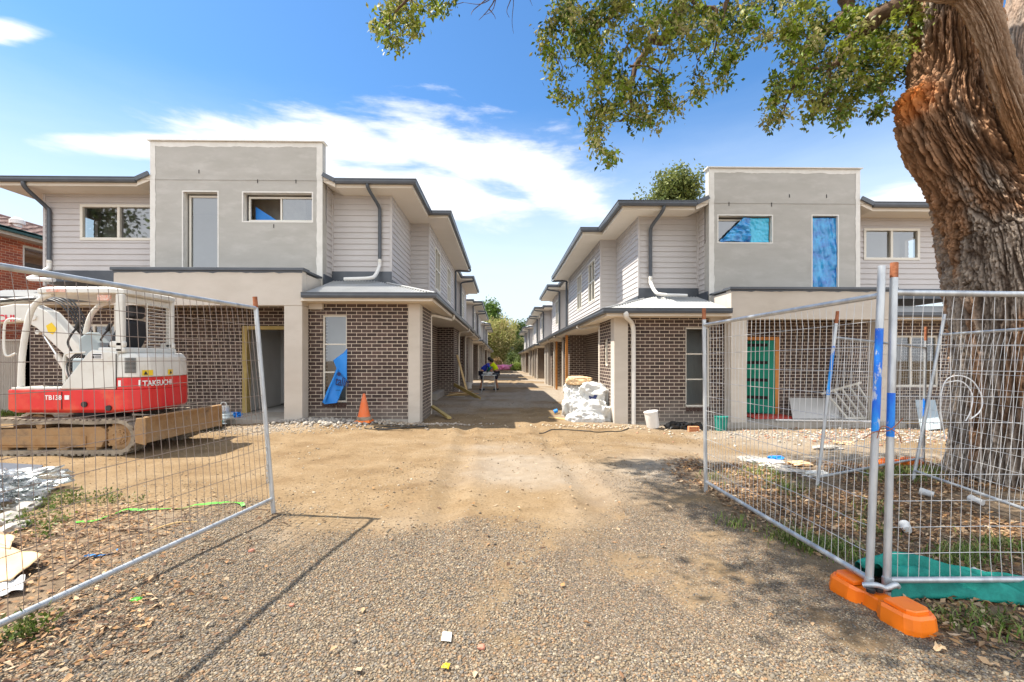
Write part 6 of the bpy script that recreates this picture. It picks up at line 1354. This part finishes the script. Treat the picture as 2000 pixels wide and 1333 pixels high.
spots_ = ((1500, 905, 'near the mesh panel at the right'), (1520, 915, 'beside the rubbish patch'), (1545, 925, 'in front of the right porch'), (1490, 900, 'left of the rubbish patch'), (1560, 905, 'right of the rubbish patch'), (1470, 895, 'on the pale dirt'),
          (1516, 893, 'behind the mesh, topmost in the rubbish patch'), (1590, 930, 'by the leaning post'), (1620, 872, 'on the rubble'), (1650, 860, 'under the porch edge'))
for k, (px, py, wh) in enumerate(spots_):
    c_ = g_(px, py); s_ = .10+.10*rr_.random(); crumple('litter', f'{words_[k]} scrap of litter {wh}', (c_[0], c_[1], G(*c_[:2])+.02), (s_, s_*.6, .03), (M_paper, M_conc, M_conc, M_bag, M_card, M_conc, M_bluewrap, M_paper, M_conc, M_card)[k], 20+k, 'litter', 'litter scraps at the right', amp=.35, sub=2)
# rubble: broken brick and stone against the walls (nobody could count it)
def pebbles(name, lab, X, Y_, S_, cols, kind='stuff', cat='stones', flat=.6, mat=None, lift=.3, seed=0):
    r_ = np.random.default_rng(seed); n_ = len(X); t_ = (1+5**.5)/2
    V0 = np.array([(-1, t_, 0), (1, t_, 0), (-1, -t_, 0), (1, -t_, 0), (0, -1, t_), (0, 1, t_), (0, -1, -t_), (0, 1, -t_), (t_, 0, -1), (t_, 0, 1), (-t_, 0, -1), (-t_, 0, 1)])/math.sqrt(1+t_*t_)
    F0 = np.array([(0, 11, 5), (0, 5, 1), (0, 1, 7), (0, 7, 10), (0, 10, 11), (1, 5, 9), (5, 11, 4), (11, 10, 2), (10, 7, 6), (7, 1, 8), (3, 9, 4), (3, 4, 2), (3, 2, 6), (3, 6, 8), (3, 8, 9), (4, 9, 5), (2, 4, 11), (6, 2, 10), (8, 6, 7), (9, 8, 1)])
    V = V0[None]*(1+r_.uniform(-.18, .18, (n_, 12, 1))); sc_ = np.stack([r_.uniform(.8, 1.35, n_), r_.uniform(.6, 1.0, n_), r_.uniform(flat*.6, flat*1.2, n_)], -1)*S_[:, None]
    V = V*sc_[:, None]; a_ = r_.uniform(0, 6.283, n_); tl = r_.normal(0, .25, n_); ca, sa = np.cos(a_)[:, None], np.sin(a_)[:, None]
    ct, st = np.cos(tl)[:, None], np.sin(tl)[:, None]; x, y, z = V[..., 0], V[..., 1], V[..., 2]; x, z = x*ct-z*st, x*st+z*ct
    V = np.stack([x*ca-y*sa+X[:, None], x*sa+y*ca+Y_[:, None], z+(gh(X, Y_)+sc_[:, 2]*lift)[:, None]], -1)
    F = (F0[None]+12*np.arange(n_)[:, None, None]).reshape(-1, 3); ci = r_.integers(0, len(cols), n_); c_ = np.array(cols)[ci]*r_.uniform(.7, 1.25, n_)[:, None]
    o = fast_mesh(name, V.reshape(-1, 3), F, mat or M_peb, np.clip(np.repeat(c_, 12, 0), 0, 1), True); o['kind'] = kind; tag(o, lab, cat); return o
n_ = 210000; X = rng.uniform(-3.4, 3.6, n_); Y_ = 2.0+(rng.random(n_)**1.25)*4.8; keep = rng.random(n_) < np.clip(gravel_mask(X, Y_)*1.05, .0, 1)*np.where(X > 2.3, .6, 1); X, Y_ = X[keep], Y_[keep]
S_ = rng.uniform(.0040, .0100, len(X))*np.where(rng.random(len(X)) < .04, 1.6, 1)*np.where((X > .4) & (Y_ > 2.4), .72, 1)
pebbles('gravel', 'loose grey and tan river gravel across the driveway entrance', X, Y_, S_, [(.215, .165, .112), (.175, .145, .108), (.25, .19, .12), (.115, .098, .08), (.25, .155, .085), (.31, .255, .18), (.17, .15, .125), (.235, .18, .115)], cat='gravel')
n_ = 42000; X = rng.uniform(-8, 6.5, n_); Y_ = 4.0+12*rng.random(n_)**1.2; keep = (rng.random(n_) < .25+.75*sstep(fbm(X*.8, Y_*.8, 6), .48, .62)); X, Y_ = X[keep], Y_[keep]
pebbles('loose_stones', 'scattered small stones and clods over the dirt yard', X, Y_, rng.uniform(.003, .011, len(X))*np.where(rng.random(len(X)) < .05, 2, 1), [(.27, .19, .11), (.20, .14, .085), (.38, .32, .24), (.13, .10, .07), (.30, .22, .13)], cat='stones')
def heap(cx, cy, sx, sy, n_, smin, smax, cols, lab, seed, name='rubble', hz=.0):
    r_ = np.random.default_rng(seed); X = cx+r_.normal(0, 1, n_)*sx; Y_ = np.minimum(cy+r_.normal(0, 1, n_)*sy, 10.85 if cx < 2.4 else 10.7); return pebbles(name, lab, X, Y_, r_.uniform(smin, smax, n_), cols, cat='rubble', seed=seed, lift=.5, flat=.75)
heap(-4.0, 10.55, .55, .22, 900, .012, .055, [(.34, .31, .27), (.40, .36, .31), (.28, .25, .22), (.45, .40, .33)], 'grey rubble heaped below the left front window', 5)
heap(-2.9, 10.7, .6, .12, 260, .012, .05, [(.40, .34, .27), (.46, .36, .26), (.34, .28, .22)], 'broken rubble along the foot of the left brick wall', 6)
heap(-4.9, 9.95, .9, .25, 700, .006, .022, [(.42, .37, .30), (.36, .31, .25), (.5, .45, .38)], 'pale crushed stone in front of the left porch', 7)
heap(8.2, 9.6, 1.7, .45, 1500, .008, .036, [(.42, .38, .31), (.46, .24, .15), (.34, .30, .25), (.52, .48, .42)], 'pale rubble and broken brick before the right porch', 8)
heap(-1.5, 12.0, .5, .8, 260, .01, .04, [(.38, .32, .26), (.30, .25, .2)], 'rubble along the left edge of the drive', 9)
heap(2.4, 10.5, .8, .15, 240, .01, .035, [(.50, .40, .28), (.40, .32, .24)], 'rubble at the foot of the right corner', 10)
# leaf litter and weeds
def litter(name, lab, X, Y_, size, cols, seed):
    r_ = np.random.default_rng(seed); n_ = len(X); Z = gh(X, Y_)+r_.uniform(.004, .03, n_); a_ = r_.uniform(0, 6.28, n_); D = np.stack([np.cos(a_), np.sin(a_), r_.normal(0, .25, n_)], -1); S_ = np.stack([-np.sin(a_), np.cos(a_), r_.normal(0, .3, n_)], -1)
    C = np.stack([X, Y_, Z], -1); L_ = size*r_.uniform(.5, 1.5, n_)[:, None]; w_ = L_*r_.uniform(.15, .32, n_)[:, None]; up = np.array([0, 0, 1.])*L_*r_.uniform(-.1, .25, n_)[:, None]
    v = np.stack([C, C+D*L_*.5+S_*w_+up, C+D*L_, C+D*L_*.5-S_*w_+up], 1).reshape(-1, 3); I = np.arange(n_)*4; F = np.concatenate([np.stack([I, I+1, I+2], -1), np.stack([I, I+2, I+3], -1)])
    v[:, 2] = np.maximum(v[:, 2], gh(v[:, 0], v[:, 1])+.003)
    c_ = np.array(cols)[r_.integers(0, len(cols), n_)]*r_.uniform(.7, 1.3, n_)[:, None]; o = fast_mesh(name, v, F, M_litter, np.clip(np.repeat(c_, 4, 0), 0, 1)); o['kind'] = 'stuff'; tag(o, lab, 'leaf litter')
BRN = [(.30, .17, .085), (.38, .23, .12), (.20, .11, .06), (.42, .28, .16), (.14, .08, .05), (.34, .19, .08), (.46, .34, .22)]
n_ = 44000; X = rng.uniform(1.9, 7.2, n_); Y_ = rng.uniform(2.1, 7.6, n_); keep = rng.random(n_) < np.clip(soil_mask(X, Y_)*1.4, 0, 1)*sstep(fbm(X*1.8, Y_*1.8, 3), .36, .58); litter('leaf_litter', 'brown fallen leaves under the big tree', X[keep], Y_[keep], .045, BRN, 1)
n_ = 14000; X = rng.uniform(-4.6, -1.7, n_); Y_ = rng.uniform(2.0, 5.4, n_); w_ = np.exp(-((X+2.55-.0)/.5)**2-((Y_-2.6)/.5)**2)+np.exp(-((X+4.0)/.7)**2-((Y_-4.4)/.5)**2)+.6*np.exp(-((X+3.3)/.5)**2-((Y_-3.6)/.5)**2); keep = rng.random(n_) < w_; litter('leaf_litter', 'brown fallen leaves along the left fence', X[keep], Y_[keep], .038, BRN, 2)
n_ = 1200; X = rng.uniform(-2.2, 2.6, n_); Y_ = rng.uniform(2.1, 9, n_); keep = rng.random(n_) < .13; litter('leaf_litter', 'stray dry leaves on the open gravel and dirt', X[keep], Y_[keep], .045, BRN, 3)
def twigs(lab, n_, fx, seed, L0=.25):
    r_ = random.Random(seed); q = MB()
    for _ in range(n_):
        x, y = fx(r_); a_ = r_.uniform(0, 6.28); L_ = L0*r_.uniform(.3, 1.4); z = G(x, y)+.012; q.tube([(x, y, z), (x+L_*.5*math.cos(a_), y+L_*.5*math.sin(a_), z+.02), (x+L_*math.cos(a_+.3), y+L_*math.sin(a_+.3), z)], r_.uniform(.002, .005), 4)
    o = q.build('fallen_twigs', M_gumtrunk); o['kind'] = 'stuff'; tag(o, lab, 'twigs')
twigs('thin dead twigs strewn under the big tree', 260, lambda r_: (r_.uniform(2.4, 5.6), r_.uniform(2.4, 6.5)), 3)
twigs('thin dead twigs along the left fence', 60, lambda r_: (r_.uniform(-4, -2), r_.uniform(2.3, 5)), 4)
def tufts(name, lab, centres, per, spread, h, cols, seed, wid=.004):
    r_ = np.random.default_rng(seed); C = np.repeat(np.array(centres), per, 0); n_ = len(C); C = C+np.concatenate([r_.normal(0, 1, (n_, 2))*spread, np.zeros((n_, 1))], 1); C[:, 2] = gh(C[:, 0], C[:, 1])
    a_ = r_.uniform(0, 6.28, n_); o_ = np.stack([np.cos(a_), np.sin(a_), np.zeros(n_)], -1); H = h*r_.uniform(.4, 1.3, n_)[:, None]; s_ = np.stack([-np.sin(a_), np.cos(a_), np.zeros(n_)], -1)*wid
    m1 = C+np.array([0, 0, 1.])*H*.55+o_*H*.2; tp = C+np.array([0, 0, 1.])*H*.8+o_*H*.65
    v = np.stack([C-s_, C+s_, m1+s_*.8, m1-s_*.8, tp], 1).reshape(-1, 3); I = np.arange(n_)*5
    F = np.concatenate([np.stack([I, I+1, I+2], -1), np.stack([I, I+2, I+3], -1), np.stack([I+3, I+2, I+4], -1)]); c_ = np.array(cols)[r_.integers(0, len(cols), n_)]*r_.uniform(.7, 1.3, n_)[:, None]
    o = fast_mesh(name, v, F, M_leaf, np.clip(np.repeat(c_, 5, 0), 0, 1)); o['kind'] = 'stuff'; tag(o, lab, 'grass')
GR = [(.13, .21, .03), (.20, .28, .05), (.22, .26, .07), (.30, .28, .12), (.07, .12, .02)]
cs = [(*g_(px+random.gauss(0, 14), py+random.gauss(0, 7))[:2], 0) for px, py, k in ((1590, 1075, 30), (1640, 1090, 22), (1540, 1050, 14), (1500, 930, 14), (1470, 920, 8), (1760, 925, 34), (1720, 935, 24), (1800, 935, 28), (1830, 920, 14), (1900, 1090, 22), (1860, 1100, 16), (1960, 1080, 18), (1700, 1040, 8), (1540, 960, 12), (1400, 935, 5), (1700, 1010, 8), (1960, 1240, 9), (1880, 1225, 6), (1440, 1030, 5)) for _ in range(k)]
tufts('grass', 'green grass tufts under the fence panels at the right', cs, 17, .075, .085, GR, 1)
cs = [(*g_(px+random.gauss(0, 13), py+random.gauss(0, 6))[:2], 0) for px, py, k in ((70, 980, 12), (110, 985, 14), (150, 975, 14), (200, 978, 14), (235, 972, 7), (60, 1020, 12), (110, 1010, 10), (40, 960, 8), (30, 1240, 12), (70, 1225, 10), (90, 1040, 6)) for _ in range(k)]
leaf_cloud('weeds', [(x, y, G(x, y)+.03) for x, y, _ in cs if random.random() < .6], 20, .04, .034, [(.12, .15, .03), (.13, .19, .04), (.07, .11, .02), (.18, .2, .07)], None, M_leaf, -.6, 5)
w_ = bpy.data.objects['weeds']; w_['kind'] = 'stuff'; tag(w_, 'low green weeds along the left fence', 'weeds')
cs = [(random.uniform(-16.5, -12.4), random.uniform(12.0, 12.6), 0) for _ in range(60)]; tufts('grass', 'strip of green grass along the cream boundary fence', cs, 40, .12, .16, GR, 3, .008)

# ---------------------------------------------------------------- end of the drive: planter, insulation, bamboo, trees
zf_ = lambda y: G(0, y)
q = MB(); yy = 72; q.box(-6, 4.0, yy, yy+.5, zf_(yy)-.2, zf_(yy)+.5); q.box(-6, 4, yy+.5, yy+6, zf_(yy)-.2, zf_(yy)+.35); tag(q.build('retaining_wall', M_conc, org=(0, yy, 0)), 'low retaining wall closing the far end of the drive', 'wall')
for k in range(6):
    x = .1+k*.34; crumple('insulation_bag', f'{["leftmost", "second", "third", "fourth", "fifth", "rightmost"][k]} pink insulation bag of the row at the end of the drive', (-1.9+k*.62, 70.3+.4*(k % 2), zf_(70)+.45), (.5, .5, .42), M_pink, k*3.1, group='pink insulation bags', sub=2)
BB = thing('bamboo_clump', 'tall clump of yellow green bamboo at the end of the drive', 'bamboo', (-.8, 76, zf_(76)))
q = MB(); tips = []
for k in range(170):
    a_ = random.uniform(0, 6.28); r_ = 1.5*math.sqrt(random.random()); x, y = -1.2+r_*math.cos(a_)*1.2, 76+r_*math.sin(a_); h = random.uniform(4.5, 8.3); lx, ly = (x+1.2)*random.uniform(.5, 1.3)+random.gauss(0, .4), random.gauss(0, .6)
    pts = [(x, y, zf_(76)+.2), (x+lx*.25, y+ly*.2, zf_(76)+h*.5), (x+lx, y+ly, zf_(76)+h)]; P_ = bez(pts, 4); q.tube(P_, [.035-.003*i for i in range(len(P_))], 5, False); tips += [tuple(p) for p in P_[3:]]
q.build('culms', vary('bamboo_culm', (.50, .42, .16), (.36, .34, .12), 4, .6), BB, smooth=60)
leaf_cloud('leaves', tips, 22, .28, .30, [(.34, .33, .10), (.42, .36, .14), (.25, .28, .07), (.48, .40, .18)], BB, M_leaf, .3, 9)
def far_tree(lab, cx, cy, h, cr, crown_c, npts, per, leaf, pal, seed, group='trees beyond the drive', name='broadleaf_tree'):
    r_ = random.Random(seed); z0 = G(cx, min(cy, 60)); T = thing(name, lab, 'tree', (cx, cy, z0), group); q = MB(); ends = []
    top = h*.62; q.tube(bez([(cx, cy, z0-.2), (cx+.2, cy, z0+h*.3), (cx, cy, z0+top)], 5), [cr*.07*(1-i/14) for i in range(11)], 8)
    C = []
    for k in range(crown_c):
        a_ = r_.uniform(0, 6.28); u = r_.random()**.5; zz = r_.uniform(.38, 1.0); rad = cr*math.sin(math.pi*min(1, .25+zz*.72))*u
        p = Vector((cx+rad*math.cos(a_), cy+rad*math.sin(a_), z0+h*zz*.96)); C.append((p, cr*r_.uniform(.16, .34)))
        q.tube(bez([(cx, cy, z0+h*r_.uniform(.25, .6)), (cx+(p.x-cx)*.5, cy+(p.y-cy)*.5, z0+h*zz*.7), tuple(p)], 3), [cr*.022, cr*.02, cr*.017, cr*.014, cr*.01, cr*.008, cr*.005], 5, False)
    q.build('trunk', M_gumtrunk, T, smooth=60); pts = []
    for p, r0 in C:
        for _ in range(npts):
            d = Vector((r_.gauss(0, 1), r_.gauss(0, 1), r_.gauss(0, .7))).normalized()*r0*r_.random()**.4; pts.append(tuple(p+d))
    leaf_cloud('crown', pts, per, leaf*.9, leaf, pal, T, M_leaf, .1, seed); return T
DG_ = [(.06, .12, .02), (.09, .16, .025), (.13, .20, .035), (.045, .09, .015), (.16, .24, .05)]
far_tree('tall bright green tree behind the bamboo', -2.6, 84, 11.6, 5.0, 70, 18, 9, .42, DG_, 11)
far_tree('dark green tree lower and to the right of the bamboo', 3.2, 86, 8.6, 3.6, 50, 16, 9, .38, [(.05, .10, .02), (.08, .13, .03), (.10, .15, .04)], 12)
far_tree('tall street tree behind the viewer, mirrored in the left upper window', -34, -13, 17, 7.0, 70, 14, 8, .5, DG_, 31, 'street trees')
far_tree('small olive tree at the right end of the drive', 2.9, 78, 5.2, 2.2, 30, 14, 9, .26, [(.16, .20, .06), (.22, .24, .09), (.11, .15, .04)], 13)
far_tree('gum tree with olive crown rising behind the right house roof', 12.6, 33, 15.2, 5.2, 100, 26, 18, .24, [(.12, .15, .035), (.18, .20, .06), (.09, .12, .03), (.22, .24, .06)], 14, name='gum_tree')
def bush(lab, cx, cy, r0, h, pal, seed, n_=160, leaf=.14, per=14):
    r_ = random.Random(seed); z0 = G(cx, min(cy, 72)); B = thing('shrub', lab, 'shrub', (cx, cy, z0), 'shrubs at the end of the drive'); q = MB(); pts = []
    for k in range(n_):
        a_ = r_.uniform(0, 6.28); e = r_.random(); p = (cx+r0*math.cos(a_)*math.sqrt(r_.random())*(1-.5*e), cy+r0*math.sin(a_)*math.sqrt(r_.random())*(1-.5*e), z0+.1+h*e); pts.append(p)
        if k % 5 == 0: q.tube([(cx, cy, z0), ((cx+p[0])/2, (cy+p[1])/2, z0+h*e*.6), p], [.03, .02, .008], 5, False)
    q.build('stems', M_gumtrunk, B); leaf_cloud('foliage', pts, per, leaf*1.1, leaf, pal, B, M_leaf, .1, seed)
bush('leafy green shrub right of the bamboo', 1.4, 73.5, 1.1, 2.6, [(.13, .19, .05), (.20, .24, .09), (.09, .13, .03)], 21, leaf=.22)
bush('pale green shrub at the foot of the right row', 2.6, 71.5, 1.0, 2.0, [(.22, .27, .10), (.15, .21, .05)], 22, leaf=.22)
bush('low bright green shrub beside the pink bags', 2.0, 69.5, .9, .9, [(.20, .28, .05), (.26, .32, .08)], 23, leaf=.18)
bush('dark shrub at the far left end of the drive', -3.6, 73.5, 1.3, 2.2, [(.08, .12, .03), (.13, .17, .05)], 24, leaf=.22)
bush('dry brown shrub in front of the bamboo', -1.0, 73.0, .9, 1.6, [(.35, .26, .13), (.28, .18, .09)], 25, leaf=.2)
q = MB()
for k in range(26): q.box(14.2+k*.22, 14.2+k*.22+.2, 14.0, 14.03, -.3, 1.75+.02*(k % 3))
tag(q.build('paling_fence', M_timber, org=(17, 14, 0)), 'timber paling fence beyond the right house behind the tree trunk', 'fence')
q = MB(); q.box(-90, 90, 130, 130.4, -1, 3.0); 
for k, (x, s_) in enumerate(((-60, 9), (-38, 7), (-20, 8), (22, 8), (40, 9), (62, 8))):
    far_tree(f'{["far left", "distant left", "distant near left", "distant near right", "distant right", "far right"][k]} tree on the skyline behind the houses', x, 110, s_, s_*.5, 18, 10, 7, .7, DG_, 40+k, 'skyline trees')
